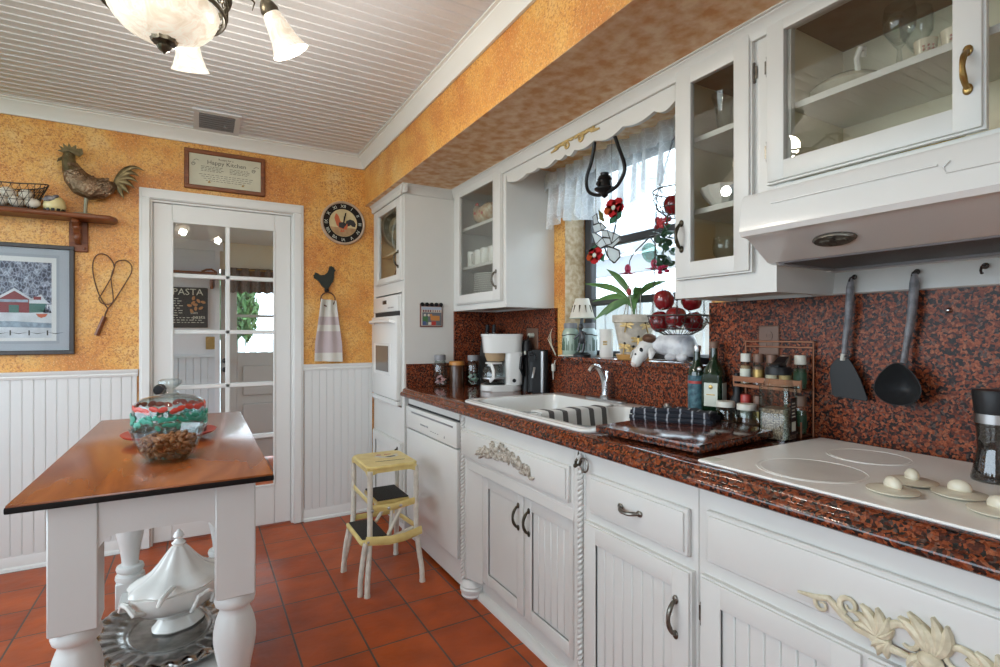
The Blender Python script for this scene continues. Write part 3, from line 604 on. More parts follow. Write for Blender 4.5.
# ---- worktop with a moulded edge, open where the sink drops in
m = MB(); CY0, CY1, SY0, SY1, SX0, SX1 = .1, 3.012, 1.36, 2.23, 1.12, 1.60
prof = [(1.055, .868), (1.044, .874), (1.041, .884), (1.046, .894), (1.055, .897), (1.057, .899), (1.058, .907), (1.064, .915), (1.075, .92), (SX0, .92), (SX0, .868)]
m.prism(prof, 'y', CY0, CY1).box(SX0, WX - .018, SY1, CY1, .868, .92).box(SX0, WX - .018, CY0, SY0, .868, .92).box(SX1, WX - .018, SY0, SY1, .868, .92)
M1('worktop', 'long red and black granite worktop with moulded edge', 'worktop', m, 'granite', ang=50)
# ---- upper cabinets
UX = 1.40
def upper(name, label, y0, y1, z0, shelves, lining, st=.04):
    t = T(name, label, 'cabinet', (1.56, (y0 + y1) / 2, z0))
    P(t, 'body', MB().box(UX + .018, WX - .009, y0, y0 + .018, z0, 2.14).box(UX + .018, WX - .009, y1 - .018, y1, z0, 2.14).box(UX + .019, WX - .01, y0 + .018, y1 - .018, z0 + .012, z0 + .035).box(UX, UX + .018, y0, y0 + st, z0, 2.14).box(UX, UX + .018, y1 - .04, y1, z0, 2.14).box(UX + .0004, UX + .018, y0 + st, y1 - .04, z0, z0 + .06 if z0 < 1.5 else z0 + .035).box(UX + .0004, UX + .018, y0 + st, y1 - .04, 2.08, 2.14).box(WX - .008, WX - .001, y0, y1, z0, 2.14), 'white')
    P(t, 'lining', MB().box(UX + .02, WX - .012, y0 + .019, y0 + .022, z0 + .036, 2.1).box(UX + .02, WX - .012, y1 - .022, y1 - .019, z0 + .036, 2.1).box(WX - .012, WX - .009, y0 + .02, y1 - .02, z0 + .036, 2.1).box(UX + .02, WX - .012, y0 + .02, y1 - .02, z0 + .0355, z0 + .038), lining)
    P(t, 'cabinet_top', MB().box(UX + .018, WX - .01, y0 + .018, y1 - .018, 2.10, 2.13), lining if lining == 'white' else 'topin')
    for z in shelves: P(t, 'shelf', MB().box(UX + .03, WX - .013, y0 + .023, y1 - .023, z - .018, z, .001), 'white')
    return t
t = upper('upper_cabinet', 'white upper cabinet with dishes beside the tall oven cabinet', 2.372, 3.028, 1.385, (1.897, 1.657), 'white')
d = glassdoor(t, UX - .02, 2.405, 2.965, 1.425, 2.115, (2.485, 2.905, 1.478, 2.075)); pull(d, UX - .02, 2.445, 1.535, .085, m='pewter'); hinge(t, UX - .004, 2.972, 1.95); hinge(t, UX - .004, 2.972, 1.55)
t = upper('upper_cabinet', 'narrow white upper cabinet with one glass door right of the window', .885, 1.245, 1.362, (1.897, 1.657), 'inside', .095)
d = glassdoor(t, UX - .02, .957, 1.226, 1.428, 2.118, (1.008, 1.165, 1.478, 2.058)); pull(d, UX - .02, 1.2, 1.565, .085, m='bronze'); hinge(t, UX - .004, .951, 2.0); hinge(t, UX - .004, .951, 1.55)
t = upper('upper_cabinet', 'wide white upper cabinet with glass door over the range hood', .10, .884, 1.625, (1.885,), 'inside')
d = glassdoor(t, UX - .02, .436, .902, 1.667, 2.105, (.485, .853, 1.72, 2.075)); pull(d, UX - .02, .458, 1.79, .08, m='brass', label='brass handle'); hinge(t, UX - .004, .909, 2.0); hinge(t, UX - .004, .909, 1.76)
# crown over the uppers, valance board between them
m = MB().prism([(UX + x, 2.14 + z) for x, z in crownp(-1, .04, .05)], 'y', .1, 3.0); ST('trim_7', m, 'white')
t = T('valance_board', 'white scalloped wooden valance board above the kitchen window', 'valance', (UX + .01, 1.81, 2.0))
sc = [(2.371, 2.08), (2.36, 2.04)]
def lob(ya, yb, n=8, dz=.014, z=2.034): return [(ya + (yb - ya) * i / n, z - dz * sin(PI * i / n)) for i in range(n)]
for ya, yb, dz in ((2.34, 2.17, .014), (2.17, 2.07, .006), (2.07, 1.935, .016), (1.935, 1.86, .012), (1.86, 1.795, .015), (1.795, 1.665, .012), (1.665, 1.50, .02), (1.50, 1.34, .014), (1.34, 1.247, .018)): sc += lob(ya, yb, 8, dz)
sc += [(1.246, 2.034)]
P(t, 'board', MB().prism(sc + [(1.246, 2.139), (2.371, 2.139)], 'x', UX, UX + .018), 'white')
m = MB(); O = (UX - .002, 1.795, 2.075)
for f in (1, -1):
    scroll(m, O, [(0, .03), (.02 * f, .028), (.045 * f, .014), (.07 * f, .008), (.1 * f, .012), (.13 * f, .0), (.165 * f, -.004)], [.009, .010, .010, .009, .008, .007, .004]); scroll(m, O, [(p * f, q) for p, q in spiral((.045, -.004), .02, 90, -1.1)], .008); scroll(m, O, [(p * f, q) for p, q in spiral((.12, .016), .015, 250, 1)], .007)
    for an in (30, 60, 85): leaf2(m, O, (.008 * f, .005), an if f > 0 else 180 - an, .04, .010)
    leaf2(m, O, (.1 * f, .005), 60 if f > 0 else 120, .025, .005)
P(t, 'carved_ornament', m, 'gold', 'gold scroll applique')
# ---- range hood
t = T('range_hood', 'white range hood under the wide upper cabinet', 'hood', (1.5, .5, 1.43))
hy0, hy1 = .10, .886
m = MB().prism([(1.245, 1.50), (1.237, 1.512), (1.25, 1.60), (1.26, 1.61), (1.39, 1.622), (WX - .03, 1.622), (WX - .03, 1.43), (WX - .06, 1.43), (WX - .06, 1.60), (1.38, 1.60), (1.38, 1.44), (1.36, 1.44), (1.27, 1.498)], 'y', hy0, hy1)
m.box(1.37, WX - .03, hy1 - .02, hy1, 1.435, 1.61, .002).box(1.37, WX - .03, hy0, hy0 + .02, 1.435, 1.61)
m.prism([(1.25, 1.50), (1.27, 1.498), (1.37, 1.436), (1.37, 1.60), (1.25, 1.60)], 'y', hy1 - .02, hy1)
P(t, 'body', m, 'appl')
P(t, 'raised_line', MB().tube([(1.2435, .80, 1.572), (1.2435, .46, 1.572)], .0022, 6).tube([(1.2435, .44, 1.576), (1.2425, .45, 1.566), (1.2415, .445, 1.553), (1.2415, .3, 1.553)], .0018, 6), 'appl')
P(t, 'filter', MB().box(1.384, WX - .07, hy0 + .02, hy1 - .03, 1.4375, 1.443), stripes('mesh_filter', (.02, .02, .02), (.085, .08, .075), 1, 170, .5, .5, .2), 'dark mesh grease filter')
P(t, 'filter_frame', MB().box(1.376, 1.384, hy0 + .02, hy1 - .02, 1.436, 1.445, .002).box(WX - .075, WX - .055, hy0 + .02, hy1 - .02, 1.43, 1.447, .002).box(1.38, WX - .06, hy1 - .034, hy1 - .02, 1.432, 1.448, .002), 'grey')
Q = Matrix.Translation((1.308, .685, 1.468)) @ Matrix.Rotation(R(34.5), 4, 'Y')
P(t, 'hood_light', MB().lathe([(0, -.004), (.045, -.004), (.05, 0), (.05, .004), (0, .006)], seg=24, M=Q @ Matrix.Diagonal((.42, 1, 1, 1))).box(-.014, .014, -.006, .006, -.007, -.003, M=Q).box(-.004, .004, -.03, .03, -.007, -.003, M=Q), 'pewter', 'oval metal light cover')
# ================================================================ CEILING LAMP
lc = Vector((-.085, 1.745, 0))
t = T('chandelier', 'bronze ceiling light with frosted glass bowl and flared glass shades', 'ceiling light', (lc.x, lc.y, 2.44))
P(t, 'canopy', MB().lathe([(0, 2.472), (.08, 2.472), (.075, 2.45), (.03, 2.40), (.018, 2.36), (.018, 2.21), (.03, 2.2), (0, 2.2)], lc, 24), 'bronze')
P(t, 'glass_bowl', MB().lathe([(.136, 2.168), (.139, 2.162), (.128, 2.128), (.10, 2.096), (.062, 2.075), (.02, 2.067), (0, 2.067)], lc, 48, flute=.012, nf=16), 'shade', 'lit frosted glass bowl')
m = MB().tube([(lc.x + .152 * cos(R(a)), lc.y + .152 * sin(R(a)), 2.162) for a in range(0, 360, 10)], .006, 8, True).tube([(lc.x + .164 * cos(R(a)), lc.y + .164 * sin(R(a)), 2.225) for a in range(0, 360, 10)], .007, 8, True)
for a in range(0, 360, 9):     # filigree band
    for z, rr in ((2.178, .009), (2.195, .011), (2.211, .008)):
        c = (lc.x + .158 * cos(R(a + z * 700)), lc.y + .158 * sin(R(a + z * 700))); ta = Vector((-sin(R(a + z * 700)), cos(R(a + z * 700)), 0))
        m.tube([(c[0] + ta.x * rr * cos(q), c[1] + ta.y * rr * cos(q), z + rr * sin(q)) for q in [k * PI / 4 for k in range(8)]], .0022, 5, True)
P(t, 'filigree_band', m, 'bronze')
P(t, 'finial', MB().lathe([(0, 2.075), (.034, 2.072), (.03, 2.06), (.014, 2.056), (.018, 2.05), (.013, 2.04), (.004, 2.034), (0, 2.028)], lc, 20, flute=.05, nf=10), 'bronze')
for deg in (7, 80, 187, 262):
    a = R(deg); dx, dy = cos(a), sin(a)
    def q(r, z): return (lc.x + r * dx, lc.y + r * dy, z)
    P(t, 'arm', MB().tube(bez(q(.02, 2.25), q(.12, 2.18), q(.2, 2.36), q(.268, 2.275)), .007, 8).tube([q(.2, 2.292), q(.235, 2.262), q(.228, 2.235)], [.006, .003, .001], 6).ball(q(.2, 2.3), (.012, .012, .006), 8), 'bronze')
    ax = (Vector(q(.345, 2.14)) - Vector(q(.272, 2.265))).normalized(); M = Matrix.Translation(q(.272, 2.265)) @ Vector((0, 0, 1)).rotation_difference(ax).to_matrix().to_4x4()
    P(t, 'socket', MB().lathe([(0, -.022), (.012, -.02), (.022, -.006), (.028, .012), (.026, .022), (0, .022)], seg=16, M=M), 'bronze')
    P(t, 'lamp_shade', MB().lathe([(.022, .014), (.028, .03), (.034, .06), (.04, .095), (.05, .125), (.058, .14), (.054, .14), (.046, .122), (.036, .092), (.03, .06), (.024, .03), (.018, .016)], seg=28, M=M), 'shade', 'lit frosted glass shade')
    light('bulb', 'POINT', M @ Vector((0, 0, .17)), 6.5, (1, .93, .82), rad=.03)
light('bowl_bulb', 'POINT', (lc.x, lc.y, 2.29), 16, (1, .9, .74), rad=.06)
t = T('air_vent', 'small grey metal air vent in the beadboard ceiling', 'vent', (.09, 3.45, 2.475))
m = MB().box(-.03, .21, 3.29, 3.33, 2.463, 2.474, .002).box(-.03, .21, 3.57, 3.605, 2.463, 2.474, .002).box(-.03, .0, 3.33, 3.57, 2.463, 2.474, .002).box(.18, .21, 3.33, 3.57, 2.463, 2.474, .002); P(t, 'frame', m, 'ceil')
P(t, 'duct', MB().box(0, .18, 3.33, 3.57, 2.469, 2.4735), 'dark')
for i in range(7): P(t, 'slat', MB().prism([(3.345 + i * .034, 2.466), (3.355 + i * .034, 2.460), (3.357 + i * .034, 2.462), (3.347 + i * .034, 2.468)], 'x', .0, .18), 'grey')
P(t, 'damper_knob', MB().lathe([(0, -.012), (.01, -.01), (.012, 0), (0, 0)], (.135, 3.49, 2.467), 14), 'grey')

# ================================================================ BACK WALL
t = T('framed_verse', 'brown framed printed verse hung over the French door', 'framed print', (.145, FY, 2.235))
x0, x1, z0, z1 = -.078, .367, 2.118, 2.36
P(t, 'frame', MB().box(x0, x1, FY - .022, FY - .001, z0, z0 + .026, .005).box(x0, x1, FY - .022, FY - .001, z1 - .026, z1, .005).box(x0, x0 + .026, FY - .0215, FY - .001, z0 + .02, z1 - .02, .005).box(x1 - .026, x1, FY - .0215, FY - .001, z0 + .02, z1 - .02, .005), 'brownwood')
m = MB().box(x0 + .02, x1 - .02, FY - .010, FY - .006, z0 + .02, z1 - .02); m.mi = 1
yy = FY - .0105
m.text('Recipe for a', .017, MY(.145, yy, 2.315)).text('Happy Kitchen', .036, MY(.15, yy, 2.29))
rd = random.Random(2)
for c0, w0, rows in ((.065, .055, 4), (.215, .05, 4)):
    for k in range(rows):
        x = c0 - w0
        while x < c0 + w0: l = rd.uniform(.008, .02); m.box(x, x + l, yy, yy + .0004, 2.262 - k * .009, 2.2645 - k * .009); x += l + .005
for k in range(4):
    x = .0 + k * .012
    while x < .29 - k * .012: l = rd.uniform(.008, .022); m.box(x, x + l, yy, yy + .0004, 2.213 - k * .012, 2.2155 - k * .012); x += l + .006
for a in (-.03, .3): m.tube([(a + .012 * cos(q) * (1 - q / 14), yy, 2.27 + .012 * sin(q) * (1 - q / 14)) for q in [i * .5 for i in range(20)]], .0014, 5).tube([(a, yy, 2.29), (a + .015, yy, 2.3), (a + .03, yy, 2.295)], .0014, 5)
m.mi = 2
for a in (.045, .23): m.prism([(a, 2.165), (a + .018, 2.165), (a + .009, 2.18)], 'y', yy - .0002, yy)
P(t, 'print', m, ['paper', 'ink', 'brass'])
# clock
cx, cz, cr = .858, 2.003, .148
t = T('wall_clock', 'round wall clock with a rooster painted on its dial', 'clock', (cx, FY, cz))
Q = Matrix.Translation((cx, FY - .002, cz)) @ Matrix.Rotation(R(90), 4, 'X')
P(t, 'case', MB().lathe([(0, 0), (cr, 0), (cr, .022), (cr - .006, .026), (cr - .014, .022), (cr - .014, .012), (0, .012)], seg=48, M=Q), mat('clock_rim', (.50, .36, .25), .5, var=.2, vscale=20))
m = MB().lathe([(0, .012), (.133, .012), (.133, .015), (0, .015)], seg=48, M=Q); m.mi = 1
for h, n in enumerate(('XII', 'I', 'II', 'III', 'IV', 'V', 'VI', 'VII', 'VIII', 'IX', 'X', 'XI')):
    a = R(90 - 30 * h); m.text(n, .03, MY(cx + .113 * cos(a), FY - .0185, cz + .113 * sin(a)) @ Matrix.Rotation(a - PI / 2, 4, 'Z'))
P(t, 'hour_ring', m, [mat('clock_black', (.014, .010, .008), .6, spec=.2), 'label'])
m = MB().lathe([(0, .013), (.094, .013), (.094, .0172), (0, .0172)], seg=48, M=Q)
def flat(mb, pts, d, ox=cx, oz=cz): mb.prism([(ox + a, oz + b) for a, b in pts], 'y', FY - d, FY - d + .0008)
m.mi = 1; flat(m, [(.093 * cos(R(a)), .093 * sin(R(a))) for a in range(200, 341, 10)], .0200)
m.mi = 2; flat(m, [(-.06, .03), (-.05, .062), (-.04, .055), (-.03, .04), (-.02, .01), (.01, -.01), (.03, -.02), (.02, -.045), (-.02, -.04), (-.045, -.02)], .0210)
m.mi = 3; flat(m, [(-.03, .0), (0, .005), (.02, -.005), (.0, -.04), (-.03, -.03)], .0218); flat(m, [(.01, -.02), (.02, .015), (.045, .028), (.07, .022), (.085, .0), (.08, -.022), (.06, -.02), (.05, -.01), (.035, -.02)], .0216)
m.mi = 2; flat(m, [(.015, -.02), (.025, .0), (.03, -.03)], .0222); flat(m, [(-.02, -.055), (-.015, -.045), (-.005, -.055), (.002, -.045), (.008, -.06), (-.02, -.065)], .0215)
P(t, 'dial', m, [mat('dial_yellow', (.62, .5, .27), .5, var=.2, vscale=15), mat('dial_tan', (.45, .27, .13), .5, var=.3, vscale=30), mat('dial_red', (.5, .11, .04), .5), mat('dial_dark', (.02, .02, .022), .5)])
m = MB().prism([(cx - .003, cz - .01), (cx + .003, cz - .01), (cx + .02, cz + .07), (cx + .01, cz + .068)], 'y', FY - .0265, FY - .025)
P(t, 'minute_hand', m, 'black'); P(t, 'hour_hand', MB().prism([(cx - .003, cz), (cx + .003, cz), (cx + .013, cz + .045), (cx + .003, cz + .045)], 'y', FY - .0245, FY - .0235), 'black')
# rooster towel ring and towel
t = T('towel_ring', 'black iron rooster towel ring on the orange wall', 'towel holder', (.75, FY, 1.5))
sil = [(-.005, -.078), (-.03, -.055), (-.04, -.03), (-.055, -.02), (-.078, -.008), (-.07, .0), (-.08, .01), (-.066, .014), (-.07, .028), (-.05, .022), (-.035, .008), (-.01, .012), (.01, .03), (.018, .05), (.012, .06), (.02, .062), (.018, .075), (.028, .068), (.034, .078), (.038, .066), (.05, .068), (.046, .055), (.062, .046), (.048, .042), (.05, .03), (.045, .03), (.048, .0), (.04, -.03), (.02, -.055), (.01, -.078)]
P(t, 'rooster', MB().prism([(.745 + a * 1.08, 1.625 + b * 1.04) for a, b in sil], 'y', FY - .022, FY - .010, .003), mat('black_green_iron', (.02, .026, .02), .5, .3))
P(t, 'wall_plate', MB().box(.735, .762, FY - .02, FY - .001, 1.525, 1.56, .004).ball((.75, FY - .02, 1.535), .014, 10), 'black')
P(t, 'ring', MB().tube(arc((.753, FY - .03, 1.475), .047, 0, 360, 28)[:-1], .0045, 8, True), 'rust')
def tw(u, v):
    wd = .058 + .035 * min(1, v * 1.4) ; x = .757 + (u - .5) * 2 * wd * (.88 + .12 * v); z = 1.472 - .415 * v - .008 * (u - .5); y = FY - .031 - .012 * sin(u * 4 * PI + 1) * (1 - .5 * v) - .006 * cos(u * 9) 
    return (x, y, z)
M1('hand_towel', 'cream hand towel with mauve stripes hanging from the rooster ring', 'towel', MB().sheet(tw, 24, 20, .006), stripes('towel_stripes', (.56, .55, .50), (.45, .37, .38), 2, 1, .5), loc=(.757, FY - .03, 1.057))
tm = W['tw'] = bpy.data.materials['towel_stripes']; nt = tm.node_tree
for n in nt.nodes:      # three bands of mauve at their own heights
    if n.type == 'VALTORGB':
        cr = n.color_ramp
        for _ in range(5): cr.elements.new(.5)
        A, B = (.60, .585, .53, 1), (.46, .385, .39, 1)
        for e, (p, c) in zip(cr.elements, ((0, A), (.055, B), (.19, B), (.20, A), (.235, A), (.245, B), (.30, A))): e.position = p; e.color = c
        cr.interpolation = 'CONSTANT'
# framed barn picture
px1, pz0, pz1, px0 = -.592, 1.132, 1.722, -1.42
t = T('barn_picture', 'black framed winter print of a red barn in snow', 'picture', (-1.0, FY, 1.43))
P(t, 'frame', MB().box(px0, px1, FY - .025, FY - .001, pz0, pz0 + .022, .003).box(px0, px1, FY - .025, FY - .001, pz1 - .022, pz1, .003).box(px1 - .022, px1, FY - .0245, FY - .001, pz0 + .02, pz1 - .02, .003).box(px0, px0 + .022, FY - .0245, FY - .001, pz0 + .02, pz1 - .02, .003), 'darkwood')
m = MB().box(px0 + .02, px1 - .02, FY - .012, FY - .006, pz0 + .02, pz1 - .02); m.mi = 1; m.box(px0 + .13, px1 - .078, FY - .0128, FY - .0121, 1.205, 1.652); m.mi = 2; m.box(px0 + .10, px1 - .065, FY - .0123, FY - .012, 1.19, 1.668)
P(t, 'mat_board', m, [mat('blue_grey_mat', (.42, .45, .50), .7), mat('white_mat', (.72, .72, .72), .6), mat('mat_line', (.36, .39, .44), .7)], 'blue grey mat board')
fm, nt, b, L = nodes('snowy_forest'); tc = N(nt, 'TexCoord'); v = N(nt, 'TexVoronoi', Scale=55., feature='DISTANCE_TO_EDGE'); n_ = N(nt, 'TexNoise', Scale=40., Detail=5.); mp = N(nt, 'Mapping'); mp.inputs['Scale'].default_value = (1.2, 1, .7); L(tc.outputs['Object'], mp.inputs[0]); L(mp.outputs[0], v.inputs['Vector']); L(tc.outputs['Object'], n_.inputs['Vector'])
r = ramp(nt, [(.0, (.35, .38, .45)), (.06, (.10, .12, .19)), (.2, (.025, .03, .06))]); L(v.outputs['Distance'], r.inputs[0]); r2 = ramp(nt, [(.45, (0, 0, 0)), (.7, (.45, .48, .55))]); L(n_.outputs['Fac'], r2.inputs[0]); L(mix(nt, r.outputs[0], r2.outputs[0], .6, 'ADD'), b.inputs['Base Color'])
m = MB(); yb = FY - .0128; ix0, ix1 = px0 + .145, px1 - .098
def fl(pts, k, dep): m.mi = k; m.prism(pts, 'y', yb - .0003 * dep - .0003, yb - .0003 * dep)
fl([(ix0, 1.40), (ix1, 1.40), (ix1, 1.625), (ix0, 1.625)], 0, 1)
fl([(ix0, 1.222), (ix1, 1.222), (ix1, 1.40), (-.8, 1.385), (-.9, 1.40), (ix0, 1.38)], 1, 2)
fl([(ix0, 1.285), (ix1, 1.275), (ix1, 1.30), (-.84, 1.31), (ix0, 1.305)], 2, 3)
fl([(-0.908, 1.355), (-0.782, 1.355), (-0.782, 1.43), (-0.841, 1.475), (-0.908, 1.43)], 3, 3); fl([(-0.782, 1.355), (-0.710, 1.36), (-0.710, 1.405), (-0.782, 1.41)], 4, 3)
fl([(-0.921, 1.425), (-0.841, 1.485), (-0.764, 1.425), (-0.773, 1.42), (-0.841, 1.47), (-0.912, 1.418)], 1, 4); fl([(-0.782, 1.425), (-0.733, 1.455), (-0.719, 1.43), (-0.697, 1.405), (-0.782, 1.405)], 1, 4)
fl([(-0.764, 1.425), (-0.733, 1.425), (-0.733, 1.442), (-0.764, 1.442)], 3, 5)
fl([(-0.863, 1.355), (-0.823, 1.355), (-0.823, 1.395), (-0.863, 1.395)], 4, 5); fl([(-0.903, 1.41), (-0.786, 1.41), (-0.786, 1.424), (-0.903, 1.424)], 2, 5); fl([(-0.751, 1.36), (-0.715, 1.36), (-0.715, 1.392), (-0.751, 1.392)], 4, 5)
fl([(-0.746, 1.335), (-0.733, 1.328), (-0.715, 1.335), (-0.706, 1.35), (-0.755, 1.35)], 5, 5)
for xx in (-.725, -.712): fl([(xx, 1.355), (xx + .022, 1.355), (xx + .011, 1.40)], 0, 5)
for i in range(8): xx = ix0 + .04 + i * .075; fl([(xx, 1.235), (xx + .006, 1.235), (xx + .006, 1.262), (xx, 1.262)], 6, 5); fl([(xx, 1.252), (xx + .037, 1.242), (xx + .075, 1.252), (xx + .037, 1.246)], 6, 5)
P(t, 'print', m, [fm, mat('print_snow', (.66, .69, .74), .6, var=.2, vscale=22), mat('print_stream', (.33, .42, .52), .6, var=.4, vscale=50), mat('print_barn', (.22, .025, .03), .6), mat('print_green', (.05, .15, .13), .6), mat('print_orange', (.5, .12, .06), .6), 'ink'])
P(t, 'glazing', MB().box(px0 + .02, px1 - .02, FY - .0175, FY - .0165, pz0 + .02, pz1 - .02), 'pane')
# heart shaped wire rug beater
wy = FY - .012
loop = [(-.468, 1.385), (-.515, 1.46), (-.545, 1.56), (-.55, 1.63), (-.535, 1.675), (-.505, 1.692), (-.47, 1.682), (-.44, 1.648), (-.432, 1.62), (-.425, 1.645), (-.40, 1.66), (-.365, 1.662), (-.338, 1.64), (-.332, 1.61), (-.345, 1.575), (-.395, 1.49), (-.44, 1.42), (-.468, 1.385)]
def smooth(p, n=5):
    o = []; k = len(p)
    for i in range(k - 1):
        a, b_, c, d_ = [Vector(p[max(0, min(k - 1, i + j))]) for j in (-1, 0, 1, 2)]
        for s_ in range(n): q = s_ / n; o.append(.5 * ((2 * b_) + (c - a) * q + (2 * a - 5 * b_ + 4 * c - d_) * q * q + (3 * b_ - a - 3 * c + d_) * q ** 3))
    return o + [Vector(p[-1])]
t = T('rug_beater', 'heart shaped wire beater with wooden handle hung beside the door', 'rug beater', (-.46, FY, 1.23))
sq = lambda x: -.334 + (x + .332) * .82
tp = lambda p: [(sq(q[0]), wy, q[1]) for q in smooth(p)]
P(t, 'wire_loop', MB().tube(tp(loop), .003, 6).tube(tp([(-.432, 1.62), (-.445, 1.57), (-.50, 1.47), (-.517, 1.44), (-.50, 1.415), (-.465, 1.41), (-.44, 1.425), (-.44, 1.47), (-.45, 1.56), (-.432, 1.62)]), .0028, 6).tube([(sq(-.468), wy, 1.385), (sq(-.48), wy, 1.36), (sq(-.488), wy, 1.33)], .004, 6), 'rust')
P(t, 'handle', MB().tube([(sq(-.486), wy, 1.34), (sq(-.53), wy, 1.235)], [(.011, .015), (.013, .017)], 8).ball((sq(-.488), wy, 1.33), .007, 8), 'brownwood', 'brown wooden handle')

# wall shelf, bracket, things standing on it
sz = 1.886
t = T('wall_shelf', 'red brown wooden shelf with a scrolled bracket on the orange wall', 'shelf', (-.85, FY - .07, 1.7))
P(t, 'board', MB().prism([(-1.75, FY - .002), (-.415, FY - .002), (-.395, FY - .05), (-.395, FY - .10), (-.42, FY - .145), (-1.75, FY - .145)], 'z', sz - .026, sz, .006), 'brownwood')
for bx in (-.575, -1.6):
    P(t, 'bracket', MB().box(bx - .042, bx + .042, FY - .016, FY - .002, 1.695, sz - .0265, .004).prism([(FY - .016, sz - .027), (FY - .12, sz - .027), (FY - .125, sz - .045), (FY - .09, sz - .06), (FY - .075, sz - .085), (FY - .06, sz - .10), (FY - .055, sz - .13), (FY - .035, sz - .15), (FY - .016, sz - .155)], 'x', bx - .014, bx + .014, .004).ball((bx, FY - .07, sz - .065), (.022, .02, .018), 12).ball((bx, FY - .045, sz - .115), (.02, .018, .025), 12).ball((bx + .028, FY - .016, 1.715), .007, 8).ball((bx - .028, FY - .016, 1.715), .007, 8), 'brownwood')
gy = FY - .075
t = T('metal_rooster', 'large bronze sheet metal rooster with fanned tail on the wall shelf', 'rooster figure', (-.54, gy, sz))
P(t, 'stand', MB().lathe([(0, 0), (.06, 0), (.06, .006), (.05, .01), (0, .01)], (-.545, gy, sz), 24, sx=1, sy=.7).tube([(-.537, gy, sz + .008), (-.535, gy, sz + .06), (-.53, gy, sz + .115)], [.009, .008, .012], 8), mat('verdigris_grey', (.24, .22, .15), .5, .6))
rm = mat('feathered_bronze', (.29, .19, .115), .36, .85, var=.55, vscale=30, bump=.9, bscale=70)
b_ = MB().tube([(-.40, gy, sz + .185), (-.425, gy, sz + .175), (-.465, gy, sz + .158), (-.51, gy, sz + .152), (-.55, gy, sz + .17), (-.578, gy, sz + .205), (-.592, gy, sz + .24), (-.602, gy, sz + .27)], [(.014, .012), (.036, .03), (.056, .044), (.066, .05), (.066, .05), (.056, .042), (.044, .034), (.034, .028)], 18)
for i in range(46):
    u = rd.uniform(0, 1); w_ = rd.uniform(-.8, .8); b_.ball(Vector((-.43 - .15 * u, gy - .046 + .022 * abs(w_), sz + .165 + .05 * w_ + .05 * max(0, u - .6) * 2)), (.018, .006, .008), 8, Euler((0, R(-30 - 30 * u), 0)), 4)
P(t, 'body', b_, rm, ang=60)
om = mat('olive_bronze', (.19, .145, .07), .4, .8, var=.45, vscale=40)
h = MB().tube([(-.592, gy, sz + .235), (-.604, gy, sz + .268), (-.608, gy, sz + .295), (-.604, gy, sz + .325), (-.60, gy, sz + .335)], [(.046, .036), (.033, .028), (.03, .026), (.026, .022), (.01, .01)], 14).tube([(-.625, gy, sz + .30), (-.648, gy, sz + .288), (-.656, gy, sz + .274)], [.012, .007, .001], 8)
h.prism([(-.625, sz + .325), (-.652, sz + .335), (-.636, sz + .342), (-.65, sz + .362), (-.628, sz + .352), (-.632, sz + .378), (-.612, sz + .36), (-.606, sz + .382), (-.595, sz + .36), (-.576, sz + .376), (-.574, sz + .355), (-.55, sz + .362), (-.545, sz + .335), (-.56, sz + .318), (-.59, sz + .325), (-.6, sz + .315)], 'y', gy - .005, gy + .005)
h.ball((-.606, gy - .024, sz + .312), .006, 8).ball((-.622, gy, sz + .268), (.01, .007, .02), 8)
P(t, 'head', h, om)
for i, (ex, ez, r) in enumerate(((-.272, .285, .012), (-.295, .25, .014), (-.30, .215, .015), (-.315, .18, .015), (-.34, .145, .015), (-.365, .115, .013))):
    P(t, 'tail_feather', MB().tube([Vector(p) for p in bez((-.41, gy, sz + .185), (-.39, gy, sz + .20 + .25 * (ez - .1)), ((-.41 + ex) / 2, gy, sz + ez + .045), (ex, gy, sz + ez), 9)], [(.004, max(.001, r * q)) for q in (.5, .8, 1, 1.15, 1.25, 1.2, 1.05, .85, .5, .05)], 8, up=(0, 1, 0)), om)
t = T('egg_chick', 'small yellow ceramic chick egg on the shelf between basket and rooster', 'figurine', (-.665, gy, sz))
P(t, 'egg', MB().lathe([(0, .0), (.03, .0), (.044, .016), (.049, .036), (.044, .062), (.03, .082), (.012, .091), (0, .093)], (-.665, gy, sz), 24), mat('pale_yellow_glaze', (.66, .56, .28), .2))
m = MB()
for i in range(12): a = 2 * PI * i / 12; m.box(-.007, .007, -.004, .004, 0, .014, M=Matrix.Translation((-.665 + .042 * cos(a), gy + .042 * sin(a), sz + .004)) @ Matrix.Rotation(a + PI / 2, 4, 'Z'))
P(t, 'checks', m, 'black', 'black check band'); P(t, 'hen', MB().ball((-.68, gy - .038, sz + .066), (.024, .012, .017), 12).ball((-.655, gy - .036, sz + .08), (.016, .01, .009), 10, Euler((0, R(-25), 0))).prism([(-.70, sz + .05), (-.69, sz + .06), (-.712, sz + .064)], 'y', gy - .045, gy - .038), mat('grey_hen', (.30, .28, .28), .4, var=.7, vscale=60, col2=(.05, .04, .05)), 'painted grey hen')
t = T('egg_basket', 'openwork wire basket of eggs on the wall shelf', 'basket', (-.85, gy, sz))
m = MB(); bx, n = -.86, 30
def bp(a, v): rx, ry = .115 + .055 * v, .045 + .03 * v; return (bx + rx * cos(a), gy + ry * sin(a), sz + .006 + .125 * v + .012 * v * cos(2 * a))
m.tube([bp(2 * PI * i / 40, 1) for i in range(40)], .003, 6, True).tube([bp(2 * PI * i / 40, 0) for i in range(40)], .003, 6, True)
for i in range(n):
    for s_ in (1, -1): m.tube([bp(2 * PI * (i + s_ * 1.6 * v) / n, v) for v in (0, .25, .5, .75, 1)], .0013, 4)
for v in (.33, .66): m.tube([bp(2 * PI * i / 40, v) for i in range(40)], .0012, 4, True)
P(t, 'wire_mesh', m, 'wire')
e0 = None
